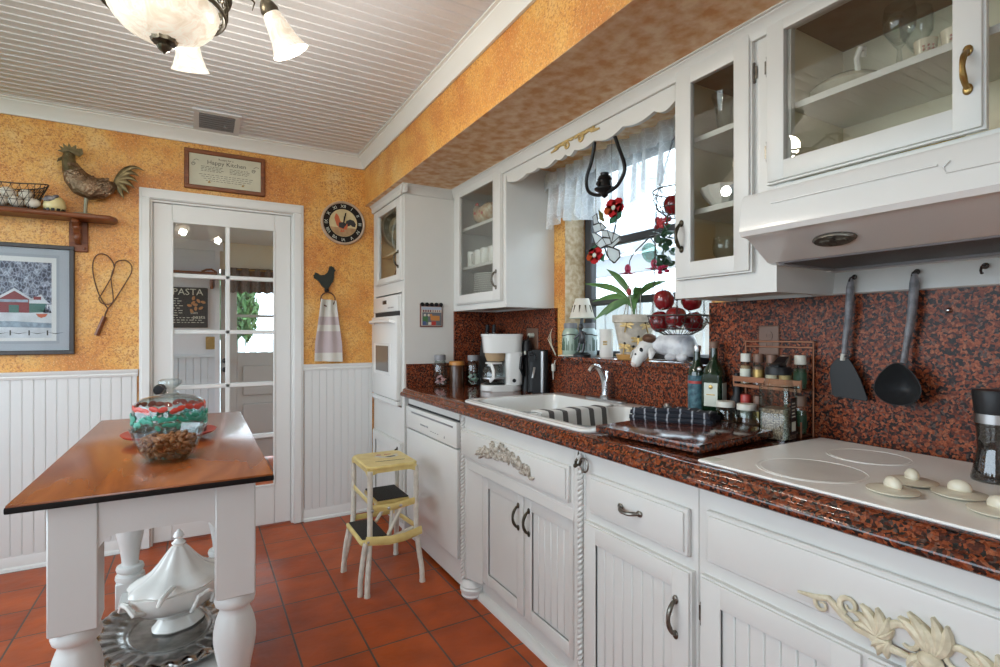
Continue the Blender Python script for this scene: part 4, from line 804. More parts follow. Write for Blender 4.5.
for i, (ex, ey, ez, a, lb) in enumerate(((-.755, -.01, .04, 20, 'buff egg at the rooster end of the wire basket'), (-.818, -.015, .04, 70, 'white egg second from the rooster end in the wire basket'), (-.785, .012, .085, -10, 'brown egg resting on top near the middle of the wire basket'), (-.88, -.012, .04, 10, 'pale egg low in the middle of the wire basket'), (-.855, .01, .088, 40, 'cream egg on top at the far end of the wire basket'), (-.94, -.005, .04, 0, 'egg at the far end of the wire basket, mostly out of frame'))):
    if e0 is None:
        e0 = M1('egg', lb, 'egg', MB().lathe([(0, -.032), (.012, -.030), (.022, -.02), (.0265, -.006), (.0265, .004), (.022, .02), (.012, .032), (0, .036)], seg=20), 'egg', loc=(0, 0, 0), group='eggs in the wire basket'); o = e0
    else: o = dup(e0, label=lb)
    o.location = (ex, gy + ey, sz + ez); o.rotation_euler = (R(90 + a * .3), R(20), R(a + 60))

# through the French door: chalk board, switch, shelf, valance
t = T('chalkboard', 'black menu chalkboard reading PASTA beyond the French door', 'sign', (-.12, HY, 1.3))
P(t, 'board', MB().box(-.34, .072, HY - .02, HY - .004, 1.30, 1.675, .004), mat('chalkboard_black', (.02, .021, .022), .6))
m = MB().text('PASTA', .085, MY(-.09, HY - .022, 1.63)); rd = random.Random(5)
for k in range(11):
    x = -.32
    while x < (-.16 if k < 8 else .03): l = rd.uniform(.012, .035); m.box(x, x + l, HY - .0215, HY - .0205, 1.565 - k * .022, 1.571 - k * .022); x += l + .012
m.text('pasta', .05, MY(.0, HY - .022, 1.40)).text('con', .04, MY(-.04, HY - .022, 1.44))
P(t, 'chalk_writing', m, 'label', 'white chalk lettering')
m = MB()
for i in range(9): a = i * 2.4; m.ball((-.03 + .016 * i ** .5 * 1.5 * cos(a), HY - .022, 1.515 + .016 * i ** .5 * 1.6 * sin(a)), (.022, .004, .013), 10, Euler((0, a, 0)))
P(t, 'painted_pasta', m, mat('pasta_orange', (.45, .22, .09), .6))
M1('light_switch', 'brass light switch plate under the chalkboard', 'switch', MB().box(.055, .135, HY - .016, HY - .011, 1.095, 1.215, .002).box(.088, .102, HY - .03, HY - .015, 1.145, 1.165, .002), 'brass')
t = T('coat_shelf', 'dark scrolled wooden shelf over the chalkboard beyond the door', 'shelf', (-.3, HY, 1.8))
P(t, 'board', MB().box(-.9, .15, HY - .16, HY - .002, 1.80, 1.815, .003).tube([(.02, HY - .15, 1.815), (.06, HY - .15, 1.835), (.1, HY - .15, 1.84), (.135, HY - .15, 1.82), (.14, HY - .15, 1.80)], .009, 8), 'brownwood'); P(t, 'bracket', MB().box(.09, .115, HY - .1, HY - .002, 1.67, 1.80, .004), 'brownwood')
def vl(u, v): return (.26 + .72 * u, HY - .075 - .02 * sin(u * 44) - .008 * sin(u * 97 + 1), 1.875 - v * (.235 + .008 * sin(u * 60)))
t = T('door_valance', 'gathered brown plaid valance over the outside door window', 'valance', (.62, HY - .07, 1.63)); P(t, 'fabric', MB().sheet(vl, 90, 6, .004), mat('brown_plaid', (.16, .12, .10), .9, var=.4, vscale=50)); P(t, 'rod', MB().tube([(.24, HY - .075, 1.86), (1.0, HY - .075, 1.86)], .008).tube([(.24, HY - .075, 1.86), (.24, HY - .012, 1.86)], .007), 'brass')

# ================================================================ ISLAND TABLE
TZ = .90; TZL = TZ - .0182; ax0, ax1, ay0, ay1 = -.337, .159, 1.40, 2.592
t = T('island_table', 'white island table with a polished wooden top and dark edge', 'table', (-.09, 1.996, 0))
P(t, 'tabletop', MB().box(ax0, ax1, ay0, ay1, TZ - .008, TZ, .003, 2), 'tabletop'); P(t, 'edge_band', MB().box(ax0 - .002, ax1 + .002, ay0 - .002, ay1 + .002, TZ - .018, TZ - .004, .004, 2), mat('black_worn_edge', (.014, .011, .010), .7, spec=.15, var=.3, vscale=60), 'black worn table edge')
lx = (ax0 + .058, .122 - .088); ly = (1.43, 2.47); lw = .088
m = MB().prism([(lx[0] + lw, TZL), (lx[0] + lw, .775), (lx[0] + lw + .012, .792), (lx[0] + lw + .03, .80), (lx[1] - .03, .80), (lx[1] - .012, .792), (lx[1], .775), (lx[1], TZL)], 'y', ly[0] + .004, ly[0] + .03)
m.box(lx[0] + lw, lx[1], ly[1] + lw - .03, ly[1] + lw - .004, .79, TZL).box(lx[0] + .004, lx[0] + .03, ly[0] + lw, ly[1], .79, TZL).box(lx[1] + lw - .03, lx[1] + lw - .004, ly[0] + lw, ly[1], .79, TZL); P(t, 'apron', m, 'white')
for x in lx:
    for y in ly:
        g = MB().box(x, x + lw, y, y + lw, .60, TZL, .003).lathe([(0, .604), (.036, .604), (.044, .594), (.047, .582), (.044, .572), (.036, .566), (.034, .556), (.038, .548), (.044, .53), (.0485, .505), (.0485, .48), (.044, .45), (.036, .41), (.03, .37), (.028, .35), (.030, .34), (.044, .335), (.047, .325), (.044, .315), (.036, .308), (.048, .30), (.05, .288), (.046, .278), (0, .278)], (x + lw / 2, y + lw / 2, 0), 28)
        g.prism([(x, y), (x + lw, y), (x + lw, y + lw), (x, y + lw)], 'z', .16, .282, .004).lathe([(0, .165), (.036, .16), (.044, .148), (.036, .138), (.04, .12), (.043, .09), (.034, .05), (.028, .03), (.034, .015), (.03, 0), (0, 0)], (x + lw / 2, y + lw / 2, 0), 24); P(t, 'leg', g, 'white')
P(t, 'lower_shelf', MB().box(lx[0] + .02, lx[1] + lw - .02, ly[0] + .02, ly[1] + lw - .02, .222, .245, .003), 'white')
# tureen on a silver tray
trc = Vector((-.085, 2.06, .245))
t = T('silver_tray', 'tarnished silver scalloped platter on the lower shelf of the island', 'tray', trc, local=True, rz=R(12)); rings = []
def plate(rr, z): return [(rr * a, z + b) for a, b in ()]
m = MB(); n = 96; prof = [(0, .016), (.45, .016), (.56, .018), (.62, .028), (.96, .038), (1.0, .034), (1.01, .028), (.96, .026), (.62, .012), (.55, .004), (0, .004)]
def tr(u, v):
    k = v * (len(prof) - 1); i = min(int(k), len(prof) - 2); f = k - i; q, z = prof[i][0] * (1 - f) + prof[i + 1][0] * f, prof[i][1] * (1 - f) + prof[i + 1][1] * f
    a = 2 * PI * u; w_ = max(0, q - .6) / .4; s_ = 1 + .03 * w_ * abs(sin(a * 14)); return (.205 * q * s_ * cos(a), .265 * q * s_ * sin(a), z + .007 * w_ * abs(cos(a * 14)))
P(t, 'platter', m.sheet(tr, 168, 30, 0, True), 'silver')
P(t, 'beaded_rim', MB().tube([(.208 * cos(R(a)), .268 * sin(R(a)), .027) for a in range(0, 360, 4)], [.004 + .002 * (k % 2) for k in range(90)], 6, True), 'silver')
t = T('soup_tureen', 'white ironstone soup tureen with peaked lid on the silver platter', 'tureen', (-.06, 2.09, .2615), local=True, rz=R(35))
P(t, 'bowl', MB().lathe([(0, 0), (.07, 0), (.074, .006), (.062, .02), (.05, .036), (.055, .048), (.095, .065), (.122, .09), (.132, .118), (.134, .142), (.128, .146), (0, .146)], seg=48, flute=.018, nf=8, sx=1.12, sy=.88), 'china')
P(t, 'lid', MB().lathe([(.134, .146), (.136, .15), (.13, .158), (.116, .168), (.094, .178), (.074, .192), (.055, .215), (.038, .24), (.025, .258), (.018, .265), (0, .266)], seg=48, flute=.05, nf=8, sx=1.12, sy=.88), 'china')
P(t, 'finial', MB().lathe([(0, .26), (.016, .264), (.022, .274), (.014, .282), (.01, .288), (.017, .296), (.012, .308), (.006, .316), (0, .318)], seg=16), 'china')
for s_ in (-1, 1): P(t, 'handle', MB().tube([(s_ * .13, -.03, .10), (s_ * .165, -.034, .112), (s_ * .17, -.012, .136), (s_ * .17, .012, .136), (s_ * .165, .034, .112), (s_ * .13, .03, .10)], .009, 8), 'china')
P(t, 'ladle_handle', MB().tube([(-.07, -.085, .17), (-.11, -.115, .176), (-.14, -.128, .166), (-.15, -.13, .15)], [.006, .008, .008, .006], 8), 'china')
P(t, 'front_loop', MB().tube([(-.03, -.112, .078), (-.034, -.13, .10), (-.022, -.134, .128), (.01, -.136, .134), (.036, -.132, .12), (.036, -.118, .085)], .007, 8), 'china')
# cake dome on red plate, bowl of nuts
dc = (-.082, 2.02, TZ)
t = T('red_plate', 'red plate under the glass dome on the island table', 'plate', dc)
P(t, 'dish', MB().lathe([(0, 0), (.075, 0), (.085, .006), (.128, .02), (.134, .027), (.127, .028), (.085, .012), (0, .012)], dc, 40), 'redp')
t = T('glass_dome', 'clear glass cake dome with green band covering the red plate', 'cake dome', (dc[0], dc[1], TZ + .016))
z = TZ + .0155
P(t, 'dome', MB().lathe([(.104, .006), (.105, .05), (.103, .085), (.095, .108), (.075, .122), (.04, .13), (.018, .132), (.018, .129), (.04, .127), (.073, .119), (.092, .105), (.1, .084), (.102, .05), (.101, .006)], (dc[0], dc[1], z), 40), 'jar')
P(t, 'knob', MB().lathe([(0, .128), (.03, .13), (.02, .14), (.014, .15), (.024, .158), (.034, .168), (.034, .176), (.022, .182), (0, .182)], (dc[0], dc[1], z), 24), 'jar')
m = MB(); rd = random.Random(8)
for i in range(110): a = 2 * PI * i / 110 + rd.uniform(-.03, .03); m.ball((dc[0] + .1055 * cos(a), dc[1] + .1055 * sin(a), z + .05 + rd.uniform(-.014, .022)), (.012, .003, .007), 6, Euler((0, rd.uniform(-1, 1), a + PI / 2)), 4)
P(t, 'painted_leaves', m, mat('painted_teal', (.02, .25, .17), .3), 'painted teal leaves')
m = MB()
for i in range(26): a = 2 * PI * i / 26 + rd.uniform(-.05, .05); m.ball((dc[0] + .1 * cos(a), dc[1] + .1 * sin(a), z + .09 + rd.uniform(-.004, .008)), (.017, .003, .009), 6, Euler((0, rd.uniform(-.6, .6), a + PI / 2)), 4)
P(t, 'painted_flowers', m, mat('painted_red', (.5, .05, .03), .3), 'painted red flowers')
P(t, 'blue_band', MB().lathe([(.1052, .008), (.1055, .008), (.1058, .03), (.1054, .03)], (dc[0], dc[1], z), 40), glassy('blue_glass', (.45, .68, .8), 1.35, .02, .05), 'pale blue glass band')
bc = (-.073, 1.70, TZ)
t = T('glass_bowl', 'clear glass bowl of nuts in front of the cake dome', 'bowl', bc)
P(t, 'bowl', MB().lathe([(0, 0), (.045, 0), (.05, .004), (.07, .03), (.081, .06), (.087, .085), (.088, .088), (.084, .087), (.077, .06), (.066, .032), (.045, .008), (0, .008)], bc, 36), 'jar'); P(t, 'rim', MB().tube([(bc[0] + .087 * cos(R(a)), bc[1] + .087 * sin(R(a)), TZ + .088 + .002 * cos(R(a * 8))) for a in range(0, 360, 6)], .003, 6, True), 'jar')
nut = None; nm = mat('nut_brown', (.34, .13, .045), .42, var=.55, vscale=60); cnt = 0; rd = random.Random(3)
for lay in range(5):
    zz = .014 + lay * .0115; R0 = (.040, .050, .056, .059, .057)[lay]; k = (11, 17, 20, 22, 18)[lay]
    for ring, kk in ((1, k), (.62, k // 2), (.2, 4)):
        if ring < 1 and lay < 3: continue
        for i in range(kk):
            a = 2 * PI * (i + rd.random() * .5) / kk; c = (bc[0] + R0 * ring * cos(a) , bc[1] + R0 * ring * sin(a), TZ + zz + rd.uniform(-.002, .003))
            if nut is None: nut = M1('nut', 'brown shelled nut lying in the glass bowl on the island', 'nut', MB().tube([(-.011, 0, 0), (-.008, 0, .001), (0, 0, .002), (.008, 0, .001), (.012, 0, -.001)], [.0015, .005, .0062, .0045, .001], 7), nm, loc=(0, 0, 0), group='nuts in the glass bowl'); o = nut
            else: o = dup(nut)
            o.location = c; o.rotation_euler = (rd.random() * 6, rd.uniform(-.7, .7), rd.random() * 6)
# ================================================================ STEP STOOL
t = T('step_stool', 'yellow and white metal step stool in front of the dishwasher', 'step stool', (.83, 2.64, 0))
SZ = .605; sx0, sx1, sy0, sy1 = .695, .955, 2.475, 2.79
P(t, 'seat', MB().prism([(sx0 + .03, sy0), (sx1 - .03, sy0), (sx1, sy0 + .03), (sx1, sy1 - .03), (sx1 - .03, sy1), (sx0 + .03, sy1), (sx0, sy1 - .03), (sx0, sy0 + .03)], 'z', SZ - .02, SZ, .006).prism([(sx0 + .012, SZ - .045), (sx0 + .05, SZ - .032), (sx1 - .05, SZ - .032), (sx1 - .012, SZ - .045), (sx1 - .012, SZ - .012), (sx0 + .012, SZ - .012)], 'y', sy0 + .002, sy0 + .01).prism([(sy0 + .012, SZ - .045), (sy0 + .05, SZ - .03), (sy1 - .05, SZ - .03), (sy1 - .012, SZ - .045), (sy1 - .012, SZ - .012), (sy0 + .012, SZ - .012)], 'x', sx0 + .002, sx0 + .01), 'yellow')
m = MB(); m.mi = 0; rc = Vector((.85, 2.66, SZ + .001))
hs = [(-.06, .05), (-.03, .035), (-.035, .012), (-.01, 0), (.04, .01), (.06, .04), (.085, .045), (.07, .015), (.075, -.01), (.04, -.035), (-.01, -.04), (-.05, -.02), (-.06, .01), (-.085, .015)]
m.prism([(rc.x + a * .8, rc.y + b * .8) for a, b in hs], 'z', SZ, SZ + .0012); m.mi = 1; m.prism([(rc.x + a * .8, rc.y + b * .8) for a, b in ((.0, -.005), (.045, .0), (.05, -.02), (.01, -.03), (-.02, -.02))], 'z', SZ + .0013, SZ + .002); m.mi = 2; m.prism([(rc.x + a * .8, rc.y + b * .8) for a, b in ((-.06, .05), (-.045, .07), (-.025, .06), (-.03, .04))], 'z', SZ + .0013, SZ + .002).prism([(rc.x + a * .8, rc.y + b * .8) for a, b in ((-.005, .05), (.04, .052), (.04, .06), (.0, .062))], 'z', SZ, SZ + .001)
m.mi = 1; m.prism([(rc.x + a, rc.y + b) for a, b in ((-.09, -.09), (.06, -.1), (.061, -.096), (-.089, -.086))], 'z', SZ, SZ + .001)
P(t, 'painted_hen', m, [mat('hen_white', (.6, .58, .52), .5), mat('hen_dark', (.05, .05, .05), .5), 'redp'], 'painted white hen')
def legp(x, y, ox, oy): return [(x, y, SZ - .02), (x, y, .40), (x + ox * .1, y + oy * .1, .26), (x + ox * .55, y + oy * .55, .14), (x + ox * .9, y + oy * .9, .07), (x + ox, y + oy, 0)]
for (x, y, ox, oy) in ((sx0 + .014, sy0 + .008, -.022, -.03), (sx1 - .012, sy0 + .012, .03, -.01), (sx0 + .012, sy1 - .012, -.05, .01), (sx1 - .012, sy1 - .012, .02, .08)):
    P(t, 'leg', MB().tube(smooth(legp(x, y, ox, oy), 4), [(.0135, .0135)] * 21, 10).lathe([(0, 0), (.015, 0), (.015, .012), (0, .012)], (x + ox, y + oy, 0), 12), 'cream')
P(t, 'step_leg', MB().tube(smooth([(sx0 - .01, sy0 - .005, .25), (sx0 - .02, sy0 - .005, .2), (sx0 - .032, sy0 + .0, .09), (sx0 - .035, sy0 + .005, 0)], 4), .0125, 10), 'cream')
P(t, 'step_leg', MB().tube(smooth([(sx0 - .01, sy1 - .01, .24), (sx0 - .03, sy1 - .01, .14), (sx0 - .045, sy1 - .01, .0)], 4), .0115, 10), 'cream')
for (z, x0, x1, y0, y1) in ((.255, sx0 - .03, sx0 + .11, sy0 + .012, sy1 - .01),):
    P(t, 'step', MB().box(x0, x1, y0, y1, z - .025, z, .012, 3), 'yellow'); P(t, 'tread', MB().box(x0 + .012, x1 - .006, y0 + .014, y1 - .014, z, z + .005, .002), 'rubber', 'black ribbed rubber tread')
P(t, 'step', MB().box(sx0 + .06, sx1 - .03, sy0 + .05, sy1 - .03, .395, .42, .01, 2), 'yellow'); P(t, 'tread', MB().box(sx0 + .065, sx1 - .035, sy0 + .055, sy1 - .035, .42, .426, .002), 'rubber', 'black ribbed rubber tread')
P(t, 'side_bar', MB().tube([(sx0 - .012, sy0 - .012, .262), (sx0 + .1, sy0 - .02, .248), (sx1 - .08, sy0 - .018, .25), (sx1 + .014, sy0 + .0, .262)], [(.021, .004)] * 4, 10, up=(0, 0, 1)), 'yellow')
P(t, 'side_bar', MB().tube([(sx0 + .022, sy0 + .006, .405), (sx0 + .12, sy0 - .006, .402), (sx1 - .02, sy0 + .006, .412)], [(.017, .004)] * 3, 10, up=(0, 0, 1)), 'yellow')
P(t, 'back_bar', MB().tube([(sx0 + .01, sy1 - .02, .44), (sx0 + .005, sy0 + .02, .44)], [(.014, .003)] * 2, 8, up=(0, 0, 1)), 'yellow')
P(t, 'back_bar', MB().tube([(sx1, sy1 - .02, .25), (sx1, sy0 + .02, .27)], [(.014, .003)] * 2, 8, up=(0, 0, 1)), 'yellow'); P(t, 'back_bar', MB().tube([(sx0, sy1, .27), (sx1, sy1, .27)], [(.014, .003)] * 2, 8, up=(0, 0, 1)), 'yellow')
for (p0, p1) in (((sx0 + .14, sy0 + .06, .40), (sx0 + .13, sy0 + .06, .24)), ((sx1 - .05, sy0 + .07, .40), (sx0 + .1, sy0 + .03, .24)), ((sx1 - .04, sy1 - .05, .40), (sx0 + .12, sy1 - .04, .24)), ((sx0 + .1, sy0 + .03, .235), (sx1 - .02, sy0 + .03, .27))): P(t, 'brace', MB().tube([p0, p1], .009, 8), 'cream')
for (x, z) in ((sx0 + .0, .255), (sx0 + .1, .402), (sx0 + .16, .405), (sx0 + .02, .40)): P(t, 'rivet', MB().ball((x, sy0 - .014, z), (.008, .005, .008), 8), 'steel')
# ================================================================ ON THE WORKTOP
GZ = .92
# sink with two bowls, faucet, towel
def rr(x0, x1, y0, y1, r, n=6):
    o = []
    for cx_, cy_, a0 in ((x1 - r, y1 - r, 0), (x0 + r, y1 - r, 90), (x0 + r, y0 + r, 180), (x1 - r, y0 + r, 270)):
        for i in range(n + 1): a = R(a0 + 90 * i / n); o.append((cx_ + r * cos(a), cy_ + r * sin(a)))
    return o
def bowlmesh(mb, x0, x1, y0, y1, ztop, depth, r):
    t = bmesh.new(); L = []
    for (ins, z, rad) in ((-.012, ztop + .004, r + .01), (-.004, ztop + .003, r + .004), (0, ztop - .006, r), (.012, ztop - .05, r), (.02, ztop - depth + .03, r), (.05, ztop - depth, r * .8), (.12, ztop - depth - .004, r * .5)):
        L.append([t.verts.new((p[0], p[1], z)) for p in rr(x0 + ins, x1 - ins, y0 + ins, y1 - ins, rad)])
    for A, B in zip(L, L[1:]):
        for k in range(len(A)): t.faces.new((A[k], A[(k + 1) % len(A)], B[(k + 1) % len(A)], B[k]))
    t.faces.new(L[-1]); return mb.add(t)
t = T('kitchen_sink', 'white double bowl drop-in sink in the granite worktop', 'sink', (1.36, 1.79, GZ))
m = MB(); by = ((1.385, 1.70), (1.745, 2.205)); X0, X1 = 1.135, 1.585
for a, b_ in by: bowlmesh(m, X0, X1, a, b_, GZ + .008, .17, .06)
# rim: outer edge rolls down to the worktop; strips round the bowls
m.box(1.105, X0 - .008, 1.345, 2.245, GZ + .0005, GZ + .012, .005, 3).box(X1 + .008, 1.672, 1.345, 2.245, GZ + .0005, GZ + .012, .005, 3).box(1.112, 1.67, 1.345, 1.377, GZ + .0005, GZ + .0118, .005, 3).box(1.112, 1.67, 2.213, 2.245, GZ + .0005, GZ + .0118, .005, 3).box(X0 - .01, X1 + .01, 1.706, 1.739, GZ - .03, GZ + .0115, .006, 3)
m.tube([(p[0], p[1], GZ + .0045) for p in rr(1.095, 1.676, 1.335, 2.255, .05, 5)], [(.0075, .012)] * 24, 8, True, up=(0, 0, 1))
P(t, 'basin', m, 'appl')
for a, b_ in by: P(t, 'drain', MB().lathe([(0, 0), (.04, 0), (.042, .004), (.03, .003), (.012, .001), (0, .001)], (1.36, (a + b_) / 2, GZ - .1655), 20), 'steel')
fx, fy, fz = 1.645, 1.875, GZ + .0125
t = T('faucet', 'chrome single spout faucet behind the white sink', 'faucet', (fx, fy, fz))
P(t, 'base_plate', MB().prism([(p[0], p[1]) for p in rr(fx - .024, fx + .024, fy - .13, fy + .13, .02)], 'z', fz, fz + .01, .003), 'steel')
P(t, 'spout', MB().tube(smooth([(fx, fy, fz + .005), (fx, fy, fz + .06), (fx - .008, fy + .004, fz + .11), (fx - .03, fy + .01, fz + .15), (fx - .06, fy + .016, fz + .158), (fx - .08, fy + .02, fz + .138)], 5), [.021 - .0004 * i for i in range(26)], 14).lathe([(0, 0), (.026, 0), (.026, .015), (.02, .02), (0, .02)], (fx, fy, fz + .008), 20), 'chrome')
P(t, 'lever', MB().tube([(fx, fy, fz + .09), (fx + .005, fy - .004, fz + .115), (fx - .002, fy - .01, fz + .135)], [.018, .016, .008], 12), 'chrome')
M1('sprayer', 'small steel sprayer cap at the corner behind the sink', 'sprayer', MB().lathe([(0, 0), (.022, 0), (.022, .006), (.014, .01), (.017, .022), (.012, .03), (0, .031)], (1.645, 1.50, GZ + .0125), 18), 'steel')
def dr(u, v):     # draped over the divider between the bowls
    s_ = (v - .5) * .30; yc, hw = 1.7225, .0185
    if abs(s_) < .038: y, z = yc + s_, GZ + .0165 + .002 * cos(s_ * 40)
    else:
        q = abs(s_) - .038; y = yc + math.copysign(.040 + q * .14 + .004 * sin(u * 19) * min(1, q * 12) ** 2, s_); z = GZ + .0165 - q
    return (1.155 + u * .33, y, z + .002 * sin(u * 13))
M1('dish_towel', 'white dish towel with grey stripes draped over the sink divider', 'towel', MB().sheet(dr, 40, 34, .004), stripes('dish_towel_stripes', (.085, .08, .075), (.62, .61, .58), 0, 15, .38), loc=(1.32, 1.7225, GZ - .13))
# granite board and folded towel
bz = GZ + .0085
t = T('granite_board', 'square granite board on feet lying on the worktop beside the sink', 'cutting board', (1.325, 1.135, GZ), local=True, rz=R(5.5))
P(t, 'slab', MB().box(-.205, .20, -.185, .19, .0085, .031, .003, 2), granite('dark_granite_board', .12, .75))
for a in (-.16, .16):
    for b_ in (-.15, .15): P(t, 'foot', MB().lathe([(0, 0), (.012, 0), (.013, .009), (0, .009)], (a, b_, 0), 12), 'rubber')
tz = GZ + .0315
fold = stripes('navy_towel_stripes', (.014, .016, .024), (.30, .31, .34), 0, 26, .86)
m = MB()
for k, (w_, d_, z) in enumerate(((.265, .16, .0), (.262, .155, .0135), (.25, .145, .027))):
    def fs(u, v, w_=w_, d_=d_, z=z, k=k):      # one folded layer: round at the fold, soft on top
        a = (v - .5) * 2; e = max(0, abs(a) - .82) / .18
        return ((u - .5) * w_ + .006 * sin(v * 7 + k), a * d_ / 2 + .006 * sin(u * 9 + k), tz + z + .003 + .004 * sin(u * 7 + k * 2) * sin(v * 6 + k) ** 2 + .0022 * sin(u * 31 + 5 * v) - .006 * e * e * (1 if a > 0 else 0))
    m.sheet(fs, 40, 24, .0115)
    m.tube([((u - .5) * w_, -d_ / 2 + .006 * sin(u * 9 + k), tz + z + .0085 + .004 * sin(u * 7 + k * 2) * sin(k) ** 2) for u in [i / 24 for i in range(25)]], [.0072] * 25, 10)
t = T('folded_towel', 'folded navy towel with pale stripes lying on the granite board', 'towel', (1.42, 1.265, 0), local=True, rz=R(-62)); P(t, 'cloth', m, fold, ang=60)
# glass jars and canister by the tall cabinet
def screwjar(loc, h, r, name, label, lidm, glass='jar', group=None):
    t = T(name, label, 'jar', loc, group)
    P(t, 'glass_body', MB().lathe([(0, 0), (r * .9, 0), (r, .008), (r, h * .66), (r * .93, h * .74), (r * .72, h * .8), (r * .72, h * .84), (r * .68, h * .84), (r * .66, h * .79), (r * .9, h * .72), (r * .95, h * .64), (r * .95, .012), (0, .01)], loc, 28), glass)
    P(t, 'lid', MB().lathe([(0, h * .83), (r * .8, h * .83), (r * .82, h * .85), (r * .82, h * .97), (r * .78, h), (0, h)], loc, 28), lidm); return t
t = screwjar((1.275, 2.955, GZ), .195, .043, 'glass_jar', 'glass jar with grey lid and pink sweets nearest the tall cabinet edge', 'grey')
rd = random.Random(6)
for i in range(14): a = rd.random() * 6.28; q = .026 * rd.random() ** .5; P(t, 'sweet', MB().tube([(-.018, 0, 0), (0, 0, .003), (.018, 0, 0)], [.003, .006, .003], 6, M=Matrix.Translation((1.275 + q * cos(a), 2.955 + q * sin(a), GZ + .018 + .0035 * i)) @ Euler((rd.uniform(-.5, .5), rd.uniform(-.5, .5), rd.random() * 3)).to_matrix().to_4x4()), mat('pink_candy', (.66, .35, .34), .4) if i == 0 else 'pink_candy') if i else (W.__setitem__('pink_candy', mat('pink_candy', (.66, .35, .34), .4)))
t = T('canister', 'smoky brown glass canister with orange wooden lid', 'canister', (1.385, 2.95, GZ)); r = .046
P(t, 'glass_body', MB().lathe([(0, 0), (r, 0), (r, .125), (r * .96, .13), (0, .13)], (1.385, 2.95, GZ), 28), mat('smoky_brown_glass', (.07, .03, .015), .2)); P(t, 'lid', MB().lathe([(0, .13), (r * 1.04, .13), (r * 1.04, .148), (r * .95, .154), (0, .154)], (1.385, 2.95, GZ), 28), mat('orange_lid', (.48, .21, .05), .4))
t = screwjar((1.478, 2.905, GZ), .19, .044, 'glass_jar', 'dark lidded glass jar of green packets beside the coffee maker', 'grey')
for i in range(10): a = rd.random() * 6.28; q = .022; P(t, 'packet', MB().box(-.014, .014, -.009, .009, -.002, .002, .001, M=Matrix.Translation((1.478 + q * cos(a), 2.905 + q * sin(a), GZ + .016 + .0065 * i)) @ Euler((rd.uniform(-1, 1), rd.uniform(-1, 1), rd.random() * 3)).to_matrix().to_4x4()), 'packet_green') if i else W.__setitem__('packet_green', mat('packet_green', (.30, .42, .33), .5))
# coffee maker (front faces along local -X)
t = T('coffee_maker', 'white drip coffee maker with glass carafe', 'coffee maker', (1.51, 2.61, GZ), local=True, rz=R(-22))
P(t, 'base', MB().prism(rr(-.12, .11, -.085, .085, .06), 'z', .0, .035, .005), 'appl')
P(t, 'tower', MB().prism(rr(.015, .112, -.08, .08, .03), 'z', .035, .22, .004), 'appl')
t_ = bmesh.new(); A = [t_.verts.new((p[0], p[1], .215)) for p in rr(-.104, .112, -.082, .082, .055)]; B = [t_.verts.new((p[0], p[1], .315)) for p in rr(-.115, .118, -.088, .088, .06)]
for k in range(len(A)): t_.faces.new((A[k], A[(k + 1) % len(A)], B[(k + 1) % len(A)], B[k]))
t_.faces.new(A[::-1]); t_.faces.new(B); m = MB(); m.add(t_); m.prism(rr(-.118, .12, -.09, .09, .06), 'z', .308, .322, .004); P(t, 'water_tank', m, 'appl')
P(t, 'filter_basket', MB().lathe([(0, .165), (.05, .168), (.062, .2), (.062, .215), (0, .215)], (-.035, 0, 0), 24), 'cork', 'amber filter basket')
cf = MB().lathe([(0, .04), (.056, .04), (.066, .055), (.068, .09), (.058, .125), (.048, .145), (.05, .156), (.046, .155), (.044, .145), (.054, .123), (.064, .09), (.062, .057), (.053, .044), (0, .044)], (-.045, 0, 0), 28); P(t, 'carafe', cf, 'jar')
P(t, 'carafe_band', MB().lathe([(.0655, .068), (.069, .068), (.069, .076), (.0685, .076)], (-.045, 0, 0), 28), 'steel'); P(t, 'carafe_lid', MB().lathe([(0, .15), (.05, .152), (.05, .16), (.03, .166), (0, .166)], (-.045, 0, 0), 24), 'appl')
P(t, 'carafe_handle', MB().tube([(-.08, -.058, .152), (-.07, -.09, .15), (-.062, -.108, .12), (-.06, -.105, .08), (-.075, -.075, .06)], [(.012, .008)] * 5, 8), 'appl'); P(t, 'switch', MB().lathe([(0, 0), (.011, 0), (.011, .004), (0, .005)], M=Matrix.Translation((.06, -.0775, .06)) @ Matrix.Rotation(R(90), 4, 'X'), seg=14), 'blackp')
P(t, 'warming_plate', MB().lathe([(0, .034), (.06, .034), (.058, .039), (0, .039)], (-.045, 0, 0), 24), 'blackp')
# knife block
t = T('knife_block', 'dark knife block with black handled knives behind the coffee maker', 'knife block', (1.58, 2.90, GZ), local=True, rz=R(15))
P(t, 'block', MB().prism([(-.06, 0), (.07, 0), (.09, .24), (-.01, .285)], 'y', -.055, .055, .004), mat('black_block', (.02, .018, .018), .4))
for i in range(5): P(t, 'knife_handle', MB().tube([(.0 + .02 * (i % 3), -.04 + .02 * i, .25), (.012 + .02 * (i % 3), -.04 + .02 * i, .36 + .02 * (i % 2))], [(.008, .011), (.01, .013)], 8), 'blackp'); P(t, 'rivet', MB().ball((.0 + .02 * (i % 3), -.052 + .02 * i, .33), .004, 6), 'steel')
